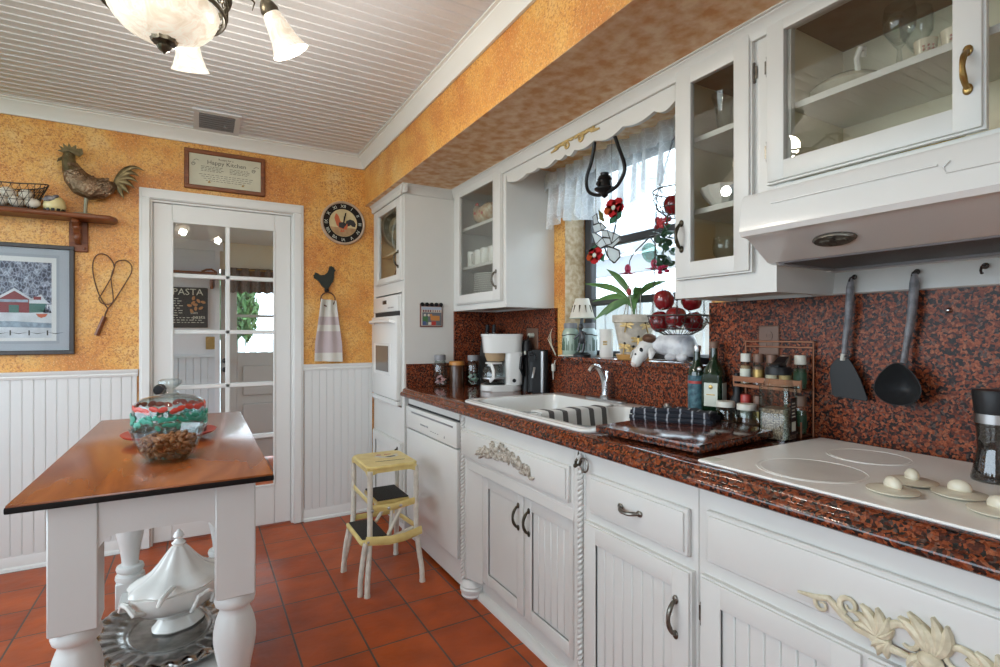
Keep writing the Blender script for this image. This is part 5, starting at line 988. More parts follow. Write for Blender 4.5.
# can opener and the gadget beside it
t = T('can_opener', 'black upright electric can opener with a silver strip', 'can opener', (1.625, 2.405, GZ), local=True, rz=R(-35))
P(t, 'housing', MB().prism(rr(-.055, .055, -.048, .048, .025), 'z', 0, .235, .008), 'blackp'); P(t, 'trim_strip', MB().tube([(.022, -.049, .005), (.022, -.049, .228)], [(.008, .004)] * 2, 8, up=(1, 0, 0)), 'steel', 'silver strip'); P(t, 'cutter', MB().lathe([(0, 0), (.018, 0), (.018, .02), (0, .02)], M=Matrix.Translation((-.03, -.046, .19)) @ Matrix.Rotation(R(90), 4, 'X'), seg=16).box(-.05, -.02, -.075, -.048, .205, .222, .004), 'black'); P(t, 'lever', MB().tube([(-.02, -.055, .14), (-.022, -.07, .12), (-.03, -.072, .085)], .006, 8), 'steel')
t = T('electric_gadget', 'black electric gadget with cord plugged in behind the can opener', 'kitchen gadget', (1.63, 2.53, GZ))
P(t, 'base', MB().lathe([(0, 0), (.036, 0), (.034, .06), (.026, .085), (.024, .16), (.03, .175), (.03, .25), (.022, .285), (.008, .292), (0, .292)], (1.63, 2.53, GZ), 20), 'blackp'); P(t, 'handle', MB().tube([(1.61, 2.51, GZ + .2), (1.575, 2.50, GZ + .19), (1.565, 2.495, GZ + .13), (1.59, 2.505, GZ + .09)], .008, 8), 'blackp'); P(t, 'button', MB().ball((1.605, 2.508, GZ + .215), (.008, .008, .012), 8), 'label')
def outlet(x, y0, y1, z0, z1, label, m='tan'):
    t = T('power_outlet', label, 'outlet', (x, (y0 + y1) / 2, z0)); P(t, 'plate', MB().box(x - .006, x, y0, y1, z0, z1, .003), m)
    for zc in (z0 + .035, z1 - .035):
        P(t, 'socket', MB().lathe([(0, 0), (.016, 0), (.016, .002), (0, .002)], M=Matrix.Translation((x - .006, (y0 + y1) / 2, zc)) @ Matrix.Rotation(R(-90), 4, 'Y'), seg=16).box(x - .0095, x - .008, (y0 + y1) / 2 - .008, (y0 + y1) / 2 - .005, zc - .004, zc + .006).box(x - .0095, x - .008, (y0 + y1) / 2 + .005, (y0 + y1) / 2 + .008, zc - .004, zc + .006), m)
    return t
t = outlet(WX - .0185, 2.50, 2.62, 1.135, 1.275, 'brown outlet with a white plug on the splash behind the can opener'); P(t, 'plug', MB().lathe([(0, 0), (.014, 0), (.012, .03), (0, .032)], M=Matrix.Translation((WX - .027, 2.545, 1.235)) @ Matrix.Rotation(R(-90), 4, 'Y'), seg=12), 'label', 'white plug'); P(t, 'cord', MB().tube(smooth([(WX - .055, 2.545, 1.235), (WX - .07, 2.54, 1.20), (1.64, 2.535, 1.16), (1.635, 2.53, 1.10)], 4), .004, 6), 'blackp')
outlet(WX - .0185, 1.058, 1.132, 1.17, 1.272, 'brown double outlet on the splash over the spice rack')
# oil bottles
def oil(loc, h, r, label, square=False, lab='label', cap='cork', gl='bottle'):
    t = T('oil_bottle', label, 'bottle', loc, local=True, rz=R(20)); n = 4 if square else 32
    if square:
        b_ = MB().prism(rr(-r, r, -r, r, r * .35), 'z', 0, h * .6, .004).lathe([(0, h * .595), (r * 1.05, h * .598), (r * .95, h * .66), (r * .5, h * .74), (r * .36, h * .78), (r * .34, h * .93), (0, h * .93)], seg=28)
    else: b_ = MB().lathe([(0, 0), (r, 0), (r, h * .62), (r * .9, h * .68), (r * .5, h * .75), (r * .38, h * .8), (r * .36, h * .93), (0, h * .93)], seg=32)
    P(t, 'glass_body', b_, gl); P(t, 'cap', MB().lathe([(0, h * .92), (r * .42, h * .92), (r * .44, h * .95), (r * .44, h * .99), (r * .4, h), (0, h)], seg=20), cap)
    return t
t = oil((1.655, 1.365, GZ), .28, .033, 'slim green oil bottle with a teal label beside the window', lab='bluelabel', cap='steel')
P(t, 'label', MB().lathe([(.0331, .03), (.0336, .03), (.0336, .165), (.0331, .165)], seg=32), 'bluelabel', 'teal paper label'); P(t, 'label_band', MB().lathe([(.0335, .135), (.034, .135), (.034, .145), (.0335, .145)], seg=32), 'redp'); P(t, 'label_emblem', MB().ball((-.028, -.018, .19), (.006, .012, .012), 10), 'silver')
t = oil((1.65, 1.285, GZ), .295, .037, 'large square dark green oil bottle with a cream label', True, cap='tan')
P(t, 'label', MB().box(-.0378, -.037, -.024, .024, .06, .145).box(-.024, .024, -.0378, -.037, .06, .145), 'label', 'cream paper label'); P(t, 'label_emblem', MB().ball((-.038, 0, .13), (.001, .008, .008), 10).box(-.0384, -.0377, -.015, .015, .10, .104), 'brass')
t = T('pump_bottle', 'small dark bottle behind the lidded glass jars', 'bottle', (1.66, 1.195, GZ)); P(t, 'body', MB().lathe([(0, 0), (.024, 0), (.024, .09), (.014, .11), (.014, .12), (0, .12)], (1.66, 1.195, GZ), 20), 'blackp'); P(t, 'stopper', MB().lathe([(0, .12), (.016, .12), (.014, .15), (.018, .165), (.012, .185), (0, .187)], (1.66, 1.195, GZ), 16), 'black')
def smalljar(loc, label):
    t = T('mug_jar', label, 'jar', loc); r = .031
    P(t, 'glass_body', MB().lathe([(0, 0), (r, 0), (r * 1.03, .006), (r * 1.03, .06), (r * .9, .07), (r * .85, .074), (r * .82, .07), (r * .95, .058), (r * .95, .009), (0, .008)], loc, 24), 'jar'); P(t, 'lid', MB().lathe([(0, .073), (r * .98, .073), (r * .98, .088), (r * .9, .092), (0, .092)], loc, 24), 'lid')
    P(t, 'handle', MB().tube(arc((loc[0] - .012, loc[1] - .034, loc[2] + .036), .018, 90, 270, 10, 'yz', .022), .004, 8), 'jar'); P(t, 'spice', MB().lathe([(0, .009), (r * .93, .009), (r * .93, .022), (0, .024)], loc, 20), 'tan'); return t
smalljar((1.575, 1.18, GZ), 'lidded glass jar with handle, next to the big oil bottle'); smalljar((1.575, 1.10, GZ), 'cream lidded glass jar with handle, next to the salt container')
# clear container of grain with a black flip lid
t = T('grain_container', 'tall clear container half full of grain with a black flip lid', 'container', (1.55, .975, GZ), local=True, rz=R(12)); a = .043
P(t, 'body', MB().prism([(x, y) for x, y in rr(-a, a, -a, a, .012)], 'z', 0, .165, .004).lathe([(0, .163), (a * 1.0, .164), (a * .85, .19), (a * .8, .2), (0, .2)], seg=24), 'jar')
gm, nt, b, L = nodes('grain'); tc = N(nt, 'TexCoord'); v = N(nt, 'TexVoronoi', Scale=330.); L(tc.outputs['Object'], v.inputs[0]); sp = N(nt, 'SeparateColor'); L(v.outputs['Color'], sp.inputs[0]); r_ = ramp(nt, [(0, (.05, .03, .02)), (.5, (.22, .16, .10)), (1, (.42, .34, .25))]); L(sp.outputs[0], r_.inputs[0]); L(r_.outputs[0], b.inputs['Base Color']); bp_ = N(nt, 'Bump', Strength=.8, Distance=.003); L(v.outputs['Distance'], bp_.inputs['Height']); L(bp_.outputs[0], b.inputs['Normal'])
o = P(t, 'grain', MB().prism(rr(-a + .003, a - .003, -a + .003, a - .003, .01), 'z', .004, .095, .003), gm); o['kind'] = 'stuff'
P(t, 'label', MB().box(-.02, .02, -a - .0012, -a - .0002, .02, .13), 'black', 'black printed label'); m = MB().box(-.015, .015, -a - .0018, -a - .001, .03, .058)
for i in range(5): m.box(-.014, .012 - .003 * (i % 3), -a - .0018, -a - .001, .072 + i * .01, .075 + i * .01)
P(t, 'label_print', m, 'label'); P(t, 'lid', MB().lathe([(0, .197), (a * .86, .198), (a * .88, .21), (a * .8, .222), (0, .222)], seg=24).box(-.035, .03, -.016, .016, .222, .23, .003, M=Matrix.Translation((0, 0, 0))).prism([(-.03, .222), (.02, .222), (.05, .25), (.045, .254), (.01, .235), (-.03, .232)], 'y', -.015, .015, .002), 'blackp')
# copper wire spice rack with jars
t = T('spice_rack', 'copper wire spice rack standing against the granite splash', 'spice rack', (1.66, 1.06, GZ)); y0, y1, x0, x1 = .942, 1.178, 1.615, 1.682; cm = mat('copper_wire', (.26, .11, .06), .4, .8)
m = MB()
for y in (y0, y1): m.tube([(x1, y, GZ), (x1, y, 1.218)], .003, 6).tube([(x0, y, GZ + .003), (x0, y, GZ + .05)], .003, 6).tube([(x0, y, 1.068), (x0, y, 1.10)], .003, 6)
for z in (1.218, 1.20): m.tube([(x1, y0, z), (x1, y1, z)], .003, 6)
P(t, 'wire_frame', m, cm)
for z in (GZ + .006, 1.068):
    P(t, 'shelf', MB().box(x0, x1, y0, y1, z - .003, z + .001).box(x0 - .002, x0, y0, y1, z + .012, z + .03).box(x0 - .002, x0, y0, y1, z - .006, z + .004), cm)
for z in (1.0705, GZ + .0085):
    for i in range(5):
        if z < 1 and i in (2, 3): continue
        y = y1 - .023 - i * .0475; up_ = z > 1
        t = T('spice_jar', ('%s spice jar on the %s of the copper rack' % (('first white labelled', 'second yellow labelled', 'middle', 'fourth', 'last dark green labelled')[i], 'upper shelf')) if up_ else '%s on the lower shelf of the copper rack' % {0: 'red capped spice jar', 1: 'small clear spice jar', 4: 'brown capped spice bottle'}[i], 'spice jar', (1.65, y, z), 'spice jars in the copper rack'); r = .0185; h = .105 if up_ or i < 4 else .12
        P(t, 'glass_body', MB().lathe([(0, 0), (r, 0), (r, h * .68), (r * .8, h * .74), (0, h * .74)], (1.65, y, z), 18), 'jar'); P(t, 'contents', MB().lathe([(0, .002), (r * .9, .002), (r * .9, h * .6), (0, h * .6)], (1.65, y, z), 16), ('cork', 'tan', 'ornagrey', 'ornam', 'dkgreen')[i])
        P(t, 'cap', MB().lathe([(0, h * .73), (r * .92, h * .73), (r * .92, h * .97), (r * .85, h), (0, h)], (1.65, y, z), 18), ('lid', 'tan', 'tan', 'tan', 'lid')[i] if up_ else ('redp', 'tan', 'tan', 'tan', 'tan')[i]); P(t, 'label', MB().lathe([(r * 1.005, h * .15), (r * 1.02, h * .15), (r * 1.02, h * .5), (r * 1.005, h * .5)], (1.65, y, z), 18), ('label', 'brass', 'ornam', 'gold', 'dkgreen')[i], 'paper label')
# cooktop and its loose knobs
W['knobcream'] = mat('knob_cream', (.66, .61, .48), .3, coat=.2)
t = T('cooktop', 'white glass cooktop set into the granite worktop', 'cooktop', (1.375, .51, GZ)); cz_ = GZ + .0065
P(t, 'glass_top', MB().prism(rr(1.092, 1.655, .115, .905, .012, 3), 'z', GZ + .0003, cz_, .0025), mat('cream_glass', (.88, .87, .83), .3))
ring = mat('cooktop_pattern', (.76, .735, .69), .3, var=.12, vscale=9); rl = mat('cooktop_ring', (.84, .825, .78), .3)
for (a, b_, r) in ((1.24, .70, .105), (1.50, .70, .085), (1.245, .27, .085), (1.50, .29, .105)):
    P(t, 'burner_mark', MB().lathe([(0, 0), (r, 0), (r, .001), (0, .001)], (a, b_, cz_ - .0002), 48), ring if (a, b_) == (1.24, .70) else rl); P(t, 'burner_ring', MB().lathe([(r * 1.06, 0), (r * 1.09, 0), (r * 1.09, .001), (r * 1.06, .001), (r * 1.06, 0)], (a, b_, cz_ - .0002), 48), rl)
P(t, 'label_tag', MB().box(1.105, 1.15, .865, .9, cz_, cz_ + .0006), 'label', 'small white paper tag'); 
for x, y, a in ((1.202, .517, 60), (1.308, .527, 40), (1.287, .44, 95), (1.222, .362, 70), (1.33, .345, 50)):
    M = Matrix.Translation((x, y, cz_)) @ Matrix.Rotation(R(a), 4, 'Z')
    o = P(t, 'knob', MB().lathe([(0, 0), (.030, 0), (.044, .005), (.045, .0075), (.036, .0105), (.012, .0135), (0, .0135)], seg=36, M=M), 'knobcream', 'cream control knob'); P(o, 'grip', MB().ball((0, 0, .017), (.0195, .0125, .0165), 16, ns=12, M=M), 'knobcream')
q = (1.492, .448, cz_); t = T('pepper_mill', 'tall pepper mill with black top and clear waist on the cooktop', 'pepper mill', q)
P(t, 'glass_body', MB().lathe([(0, 0), (.041, 0), (.042, .006), (.037, .03), (.031, .065), (.031, .09), (.035, .125), (.0, .125)], q, 32), glassy('mill_glass', (.55, .54, .53), 1.45, .02, .06)); o = P(t, 'peppercorns', MB().lathe([(0, .004), (.039, .005), (.035, .03), (.029, .065), (.029, .09), (.032, .118), (0, .118)], q, 28), mat('peppercorns', (.10, .08, .065), .6, var=.8, vscale=220, col2=(.012, .01, .009), bump=1, bscale=230)); o['kind'] = 'stuff'
P(t, 'collar', MB().lathe([(.0, .125), (.036, .125), (.0365, .145), (0, .145)], q, 32), 'steel'); P(t, 'top', MB().lathe([(0, .145), (.035, .145), (.04, .19), (.038, .196), (0, .197)], q, 32), 'blackp')
# utensils hung from the rail under the hood
def hang(name, label, y, z, dy): 
    t = T(name, label, name.split('_')[-1], (1.665, y, z)); return t
hx = 1.664
for y in (.823, .667, .525): M1('wall_hook', {.823: 'small metal hook holding the spatula', .667: 'small metal hook holding the ladle', .525: 'empty black hook on the rail under the hood'}[y], 'hook', MB().tube([(WX - .028, y, 1.412), (1.672, y, 1.412), (1.660, y, 1.408), (1.655, y, 1.399), (1.660, y, 1.392), (1.666, y, 1.393)], .0028, 6).ball((WX - .027, y, 1.412), (.003, .008, .008), 8), 'wire', group='hooks under the range hood')
t = T('spatula', 'black nylon spatula with worn grey handle hung under the hood', 'spatula', (hx, .825, 1.05))
P(t, 'handle', MB().tube([(hx, .823, 1.405), (hx, .825, 1.38), (hx, .829, 1.30), (hx, .839, 1.22), (hx, .842, 1.175)], [(.008, .006), (.016, .009), (.014, .009), (.010, .007), (.012, .006)], 12), 'greyh'); 
P(t, 'ferrule', MB().tube([(hx, .842, 1.185), (hx, .844, 1.165)], [(.013, .007), (.015, .006)], 10), 'lid'); P(t, 'blade', MB().prism([(.829, 1.172), (.860, 1.172), (.879, 1.15), (.883, 1.125), (.875, 1.062), (.870, 1.056), (.78, 1.05), (.778, 1.06), (.796, 1.11), (.815, 1.15)], 'x', hx - .003, hx + .002, .001), 'nylon')
t = T('ladle', 'black nylon ladle with grey handle hung under the hood', 'ladle', (hx - .01, .68, 1.045))
P(t, 'handle', MB().tube([(hx, .666, 1.405), (hx, .665, 1.38), (hx, .672, 1.29), (hx, .684, 1.21), (hx - .004, .688, 1.165)], [(.009, .006), (.018, .010), (.015, .009), (.011, .007), (.016, .006)], 12), 'greyh')
def lad(u, v):   # shallow open bowl hanging with its hollow facing the room
    a = 2 * PI * u; q = sin(v * PI / 2); ry = .056 * q; rz = .058 * q * (1.25 if sin(a) > 0 else .75) ; return (hx + .015 - .055 * (q ** 2) , .689 + ry * cos(a) * (1 - .35 * max(0, sin(a)) ** 2), 1.095 + rz * sin(a))
P(t, 'bowl', MB().sheet(lad, 32, 10, .003, True), 'nylon')
M1('suction_hook', 'clear suction hook on the granite near the ladle', 'hook', MB().lathe([(0, 0), (.008, 0), (.005, .006), (.003, .01), (0, .011)], M=Matrix.Translation((WX - .0185, .60, 1.305)) @ Matrix.Rotation(R(-90), 4, 'Y'), seg=14), 'steel')
t = T('hook_ring', 'old brass hook with a hanging ring atop the right rope column', 'hook', (XF - .02, 1.345, .80)); P(t, 'hook', MB().tube([(XF - .004, 1.362, .84), (XF - .012, 1.368, .825), (XF - .02, 1.36, .815), (XF - .015, 1.345, .82), (XF - .012, 1.34, .835)], .005, 8).ball((XF - .012, 1.372, .81), .007, 8).ball((XF - .012, 1.355, .85), (.003, .003, .012), 8), 'bronze'); P(t, 'ring', MB().tube(arc((XF - .014, 1.325, .822), .022, 0, 360, 20, 'yz')[:-1], .003, 6, True), 'pewter')
# picture tile on the side of the tall cabinet
t = T('picture_tile', 'small dark framed picture plaque with hooks on the tall cabinet side', 'plaque', (1.245, 3.03, 1.29)); yy = 3.03
P(t, 'frame', MB().box(1.172, 1.322, yy - .008, yy - .0005, 1.285, 1.428, .002), mat('plum_frame', (.18, .07, .06), .5))
for i in range(5): P(t, 'hanger', MB().lathe([(0, 0), (.012, 0), (.012, .01), (.006, .012), (0, .012)], M=Matrix.Translation((1.184 + i * .031, yy - .008, 1.424)) @ Matrix.Rotation(R(90), 4, 'X'), seg=14), 'black')
m = MB().box(1.18, 1.314, yy - .0095, yy - .0075, 1.293, 1.41)
def q4(k, x0, x1, z0, z1, d=1): m.mi = k; m.box(x0, x1, yy - .0096 - .0004 * d, yy - .0094, z0, z1)
q4(5, 1.182, 1.312, 1.392, 1.408); q4(1, 1.186, 1.312, 1.295, 1.375); q4(2, 1.19, 1.222, 1.315, 1.35, 2); q4(3, 1.188, 1.21, 1.298, 1.32, 3); q4(4, 1.24, 1.30, 1.325, 1.355, 2); q4(0, 1.225, 1.255, 1.298, 1.315, 3); q4(6, 1.245, 1.275, 1.296, 1.32, 4); q4(4, 1.235, 1.25, 1.35, 1.366, 3); m.mi = 0
for x in (1.203, 1.228): m.ball((x, yy - .0105, 1.358), (.008, .0015, .008), 10)
m.mi = 7
for i in range(8): m.box(1.19 + i * .015 + (.004 if i > 3 else 0), 1.199 + i * .015, yy - .0105, yy - .0095, 1.378, 1.39)
P(t, 'picture', m, [mat('tile_cream', (.55, .5, .42), .4), mat('tile_blue_grey', (.12, .13, .15), .4), mat('tile_green', (.05, .14, .05), .4), mat('tile_blue', (.05, .08, .2), .4), mat('tile_orange', (.5, .2, .05), .4), mat('tile_sky', (.35, .4, .5), .4), 'redp', mat('tile_plum', (.15, .03, .05), .4)])
# ================================================================ WINDOW
t = T('lace_valance', 'white lace curtain valance with scalloped hem at the kitchen window', 'curtain', (1.655, 1.85, 2.1))
def lc_(u, v):
    y = 1.345 + 1.02 * u; zb = 1.835 + .02 * sin(u * 9) - .03 * abs(sin(u * PI * 7)) - .02 * (u > .93); z = 2.10 - v * (2.10 - zb)
    return (1.655 - .012 * v - (.022 + .014 * v) * sin(u * 2 * PI * 13 + .8 * sin(u * 17)) - .01 * sin(u * 50), y, z)
P(t, 'lace', MB().sheet(lc_, 220, 16, 0), 'lace'); 
def lt(u, v): y = 1.345 + 1.02 * u; return (1.628 - .012 * sin(u * 2 * PI * 13 + .8 * sin(u * 17)), y, 2.105 - .085 * v)
P(t, 'heading', MB().sheet(lt, 200, 4, 0), 'lace', 'gathered lace heading'); P(t, 'rod', MB().tube([(1.655, 1.27, 2.095), (1.655, 2.36, 2.095)], .007).tube([(1.655, 2.36, 2.095), (1.70, 2.36, 2.095)], .006).tube([(1.655, 1.27, 2.095), (1.70, 1.27, 2.095)], .006), 'brass')
# black horseshoe lamp bracket hung from the valance board
hx, hy = 1.418, 1.622
t = T('lamp_bracket', 'black iron horseshoe lamp hanger below the valance board', 'lamp hanger', (hx, hy, 1.8))
P(t, 'hoop', MB().tube(smooth([(hx - .008, 1.668, 2.06), (hx, 1.70, 1.97), (hx, 1.735, 1.90), (hx, 1.725, 1.845), (hx, 1.675, 1.815), (hx, 1.622, 1.81), (hx, 1.555, 1.82), (hx, 1.512, 1.86), (hx, 1.51, 1.90), (hx, 1.54, 1.97), (hx - .008, 1.572, 2.06)], 5), .0075, 10), 'black')
P(t, 'burner', MB().lathe([(0, -.02), (.012, -.012), (.016, .0), (.04, .014), (.042, .02), (.03, .026), (.026, .05), (.03, .056), (.022, .07), (.016, .072), (.018, .082), (0, .084)], (hx, hy, 1.81), 20), 'black'); P(t, 'knob', MB().lathe([(0, 0), (.01, 0), (.01, .008), (0, .008)], M=Matrix.Translation((hx - .028, hy, 1.845)) @ Matrix.Rotation(R(-90), 4, 'Y'), seg=12), 'black')
# stained glass hummingbird
sx = 1.60; sk = sx / 1.775
def SP(a, b): return (sk * (2.03 - (a - 606) / 133), 1.245 + sk * (.5 - (b - 235) / 198))
def SG(pts, mb, th=.004): mb.prism([SP(a, b) for a, b in pts], 'x', sx - th / 2, sx + th / 2)
def lead(m, pts, closed=True): m.tube([(sx, *SP(a, b)) for a, b in pts], .0035, 5, closed)
t = T('glass_hummingbird', 'stained glass hummingbird with red flowers hung in the window', 'suncatcher', (sx, 1.83, 1.5))
cg = glassy('milky_glass', (.93, .95, .96), 1.4, .05, .06); W['petal'] = translucent('petal_glass', (.62, .055, .06)); W['petal2'] = translucent('orange_glass', (.6, .14, .05)); W['leafg'] = translucent('green_glass', (.10, .24, .16)); W['olive'] = translucent('olive_glass', (.25, .22, .09)); W['fgrey'] = translucent('feather_glass', (.70, .73, .73))
wing = [[(594, 214), (598, 212), (600, 222), (595, 222)], [(594, 223), (601, 222), (603, 230), (596, 231)], [(593, 231), (596, 231), (604, 238), (597, 243)], [(603, 230), (604, 237), (612, 240), (609, 232)], [(597, 243), (604, 238), (608, 246), (602, 248)], [(609, 232), (615, 236), (621, 240), (613, 246)], [(604, 238), (612, 240), (613, 246), (608, 246)], [(602, 222), (608, 229), (603, 230)], [(608, 246), (613, 246), (620, 241), (621, 245), (614, 250)]]
for w_ in wing: m = MB(); SG(w_, m); P(t, 'wing_pane', m, 'fgrey')
tail = [(609, 248), (614, 250), (620, 254), (621, 260), (616, 265), (611, 261), (609, 255)]; m = MB(); SG(tail, m); P(t, 'tail_pane', m, 'fgrey')
m = MB()
for w_ in wing + [tail]: lead(m, w_)
lead(m, [(613, 246), (616, 232), (618, 222), (619, 215)], False); lead(m, [(606, 248), (609, 258), (615, 265)], False); P(t, 'lead_came', m, 'wire')
def flower(cx_, cy_, r, nm):
    for i in range(5):
        a = i * 2 * PI / 5 + .4; c = (cx_ + r * .55 * cos(a), cy_ + r * .55 * sin(a)); pts = [(c[0] + r * .5 * cos(q), c[1] + r * .5 * sin(q)) for q in [k * PI / 4 for k in range(8)]]
        m = MB(); SG(pts, m); lead_m = MB(); P(t, 'petal', m, 'petal2' if i == 2 else 'petal')
    m = MB()
    m.ball((sx - .003, *SP(cx_, cy_)), (.006, .012, .012), 10); P(t, 'flower_centre', m, 'label')
flower(615, 211, 9.5, 0); flower(596, 254, 8.5, 0)
for pts, mm in (([(619, 217), (623, 207), (622, 222), (618, 224)], 'leafg'), ([(611, 221), (618, 217), (616, 226), (611, 226)], 'leafg'), ([(600, 209), (604, 213), (606, 223), (601, 219)], 'olive'), ([(588, 250), (593, 245), (600, 243), (594, 249)], 'leafg'), ([(601, 259), (606, 254), (605, 262)], 'leafg')): m = MB(); SG(pts, m); P(t, 'leaf', m, mm)
P(t, 'hanging_wire', MB().tube([(sx, *SP(613, 203)), (sx, SP(613, 203)[0], 2.141)], .0012, 4).tube([(sx, *SP(597, 213)), (sx, SP(597, 213)[0], 2.141)], .0012, 4), 'wire')
# fuchsia spray
fx_ = 1.77
def FP(u, v): return Vector((fx_, 1.80 - (u - 640) / 150, 1.625 - (v - 252) / 205))
t = T('fuchsia_spray', 'glass and wire fuchsia spray with red blossoms hung by the window', 'suncatcher', FP(655, 270))
P(t, 'stem', MB().tube([FP(*q) for q in ((682, 239), (668, 240), (652, 240), (645, 246), (637, 252), (633, 259), (632, 266))], [.004, .004, .004, .0035, .003, .0025, .002], 6).tube([FP(*q) for q in ((652, 240), (657, 248), (658, 258), (656, 264))], .0028, 6), 'wire')
m = MB().ball(FP(652, 255), (.004, .055, .042), 16, Euler((R(35), 0, 0))); P(t, 'leaf', m, glassy('sea_glass', (.45, .62, .56), 1.4, .05, .08))
for (u, v) in ((631, 269), (656, 268)):
    m = MB(); c = FP(u, v)
    m.ball(c + Vector((0, 0, .012)), (.016, .016, .022), 12)
    for k in range(5): a = 2 * PI * k / 5; m.tube([c, c + Vector((.02 * cos(a), .02 * sin(a), -.012)), c + Vector((.04 * cos(a), .04 * sin(a), -.01))], [(.004, .008), (.003, .012), (.001, .002)], 6)
    m.tube([c, c - Vector((0, 0, .04))], .0015, 5); P(t, 'blossom', m, mat('fuchsia_red', (.38, .02, .07), .35) if u < 640 else 'fuch')
    W['fuch'] = bpy.data.materials['fuchsia_red']
t = T('hanging_geranium', 'trailing faux geranium with red flower against the narrow cabinet', 'artificial plant', (1.72, 1.60, 1.52)); gc = Vector((1.72, 1.585, 0)); rd = random.Random(11)
P(t, 'stem', MB().tube([(gc.x, gc.y - .03, 1.80), (gc.x, gc.y, 1.68), (gc.x - .005, gc.y + .01, 1.54)], .003, 6), 'dkgreen'); m = MB()
for i in range(40):
    c = Vector((gc.x + rd.uniform(-.025, .025), gc.y + rd.uniform(-.05, .04), rd.uniform(1.53, 1.70))); m.ball(c, (.018, .016, .0025), 8, Euler((rd.uniform(-1.2, 1.2), rd.uniform(-1.2, 1.2), rd.random() * 6)), 4)
P(t, 'foliage', m, 'dkgreen'); m = MB()
for i in range(16): m.ball(Vector((gc.x + rd.uniform(-.02, .02), gc.y + .012 + rd.uniform(-.025, .025), 1.715 + rd.uniform(-.015, .02))), (.013, .013, .006), 8, Euler((rd.random() * 3, rd.random() * 3, 0)), 4)
P(t, 'flower_head', m, mat('geranium_red', (.5, .04, .05), .5)); m = MB()
for i in range(6): m.ball(Vector((gc.x, gc.y + rd.uniform(-.02, .03), 1.525 + rd.uniform(-.02, .015))), (.012, .012, .008), 8)
P(t, 'hanging_blossom', m, 'fuch')
# tiered wire basket with apples
bx, by_ = 1.645, 1.45
t = T('tiered_basket', 'hanging wire fruit basket on chains beside the narrow cabinet', 'basket', (bx, by_, 1.25))
def tier(zr, r, dep):
    m = MB().tube([(bx + r * cos(R(a)), by_ + r * sin(R(a)), zr) for a in range(0, 360, 10)], .003, 6, True).tube([(bx + r * .45 * cos(R(a)), by_ + r * .45 * sin(R(a)), zr - dep) for a in range(0, 360, 12)], .002, 5, True).tube([(bx + r * .8 * cos(R(a)), by_ + r * .8 * sin(R(a)), zr - dep * .7) for a in range(0, 360, 12)], .002, 5, True)
    for a in range(0, 360, 18): m.tube([(bx + r * q * cos(R(a)), by_ + r * q * sin(R(a)), zr - dep * d_) for q, d_ in ((1, 0), (.95, .4), (.8, .72), (.45, 1))], .0016, 4)
    for a in range(0, 360, 30): m.tube([(bx + r * (.97 - .06 * sin(q)) * cos(R(a + 12 * cos(q))), by_ + r * (.97 - .06 * sin(q)) * sin(R(a + 12 * cos(q))), zr - dep * .3 + .012 * sin(q)) for q in [k * PI / 5 for k in range(10)]], .0012, 4, True)
    return P(t, 'wire_tier', m, 'wire')
tier(1.315, .115, .075); tier(1.81, .095, .10)
def chain(p0, p1): 
    p0, p1 = Vector(p0), Vector(p1); n = int((p1 - p0).length / .011); m = MB(); d = (p1 - p0) / n
    for i in range(n): c = p0 + d * (i + .5); m.tube([c - d * .62, c + (Vector((0, .0045, 0)) if i % 2 else Vector((.0045, 0, 0))), c + d * .62, c - (Vector((0, .0045, 0)) if i % 2 else Vector((.0045, 0, 0)))], .0017, 4, True)
    return P(t, 'chain', m, 'wire')
for a in (100, 220, 340): chain((bx, by_, 2.08), (bx + .095 * cos(R(a)), by_ + .095 * sin(R(a)), 1.81)); chain((bx + .095 * cos(R(a)), by_ + .095 * sin(R(a)), 1.81), (bx + .115 * cos(R(a)), by_ + .115 * sin(R(a)), 1.315))
P(t, 'hook', MB().tube([(bx, by_, 2.138), (bx, by_, 2.11), (bx + .012, by_, 2.10), (bx, by_, 2.082)], .003, 6).ball((bx, by_, 2.08), .006, 8), 'wire')
a0 = None
for dx, dy, z, lb in ((-.040, .034, 1.378, 'red apple at the upper window end of the hanging wire basket'), (.050, -.025, 1.376, 'red apple at the upper cabinet end of the hanging wire basket'), (-.052, -.036, 1.306, 'red apple in front, in the middle of the hanging wire basket'), (-.052, .045, 1.292, 'red apple at the lower window end of the hanging wire basket'), (.048, -.034, 1.292, 'red apple at the lower cabinet end of the hanging wire basket'), (.036, .048, 1.30, 'red apple at the back of the hanging wire basket'), (-.01, .01, 1.755, 'red apple in the top tier of the hanging wire basket')):
    if a0 is None:
        a0 = T('apple', lb, 'apple', (0, 0, 0), 'apples in the hanging wire basket', local=True); o = a0
        P(o, 'flesh', MB().lathe([(0, -.026), (.008, -.032), (.022, -.033), (.033, -.02), (.038, .0), (.035, .02), (.024, .032), (.012, .033), (.004, .027), (0, .024)], seg=28), 'red'); P(o, 'stem', MB().tube([(0, 0, .024), (.002, 0, .034), (.006, 0, .042)], .0015, 5), 'brownwood')
    else: o = dup(a0, label=lb)
    o.scale = (1.08,) * 3; o.location = (bx + dx, by_ + dy, z); o.rotation_euler = (dy * 4, dx * 5, dx * 50)
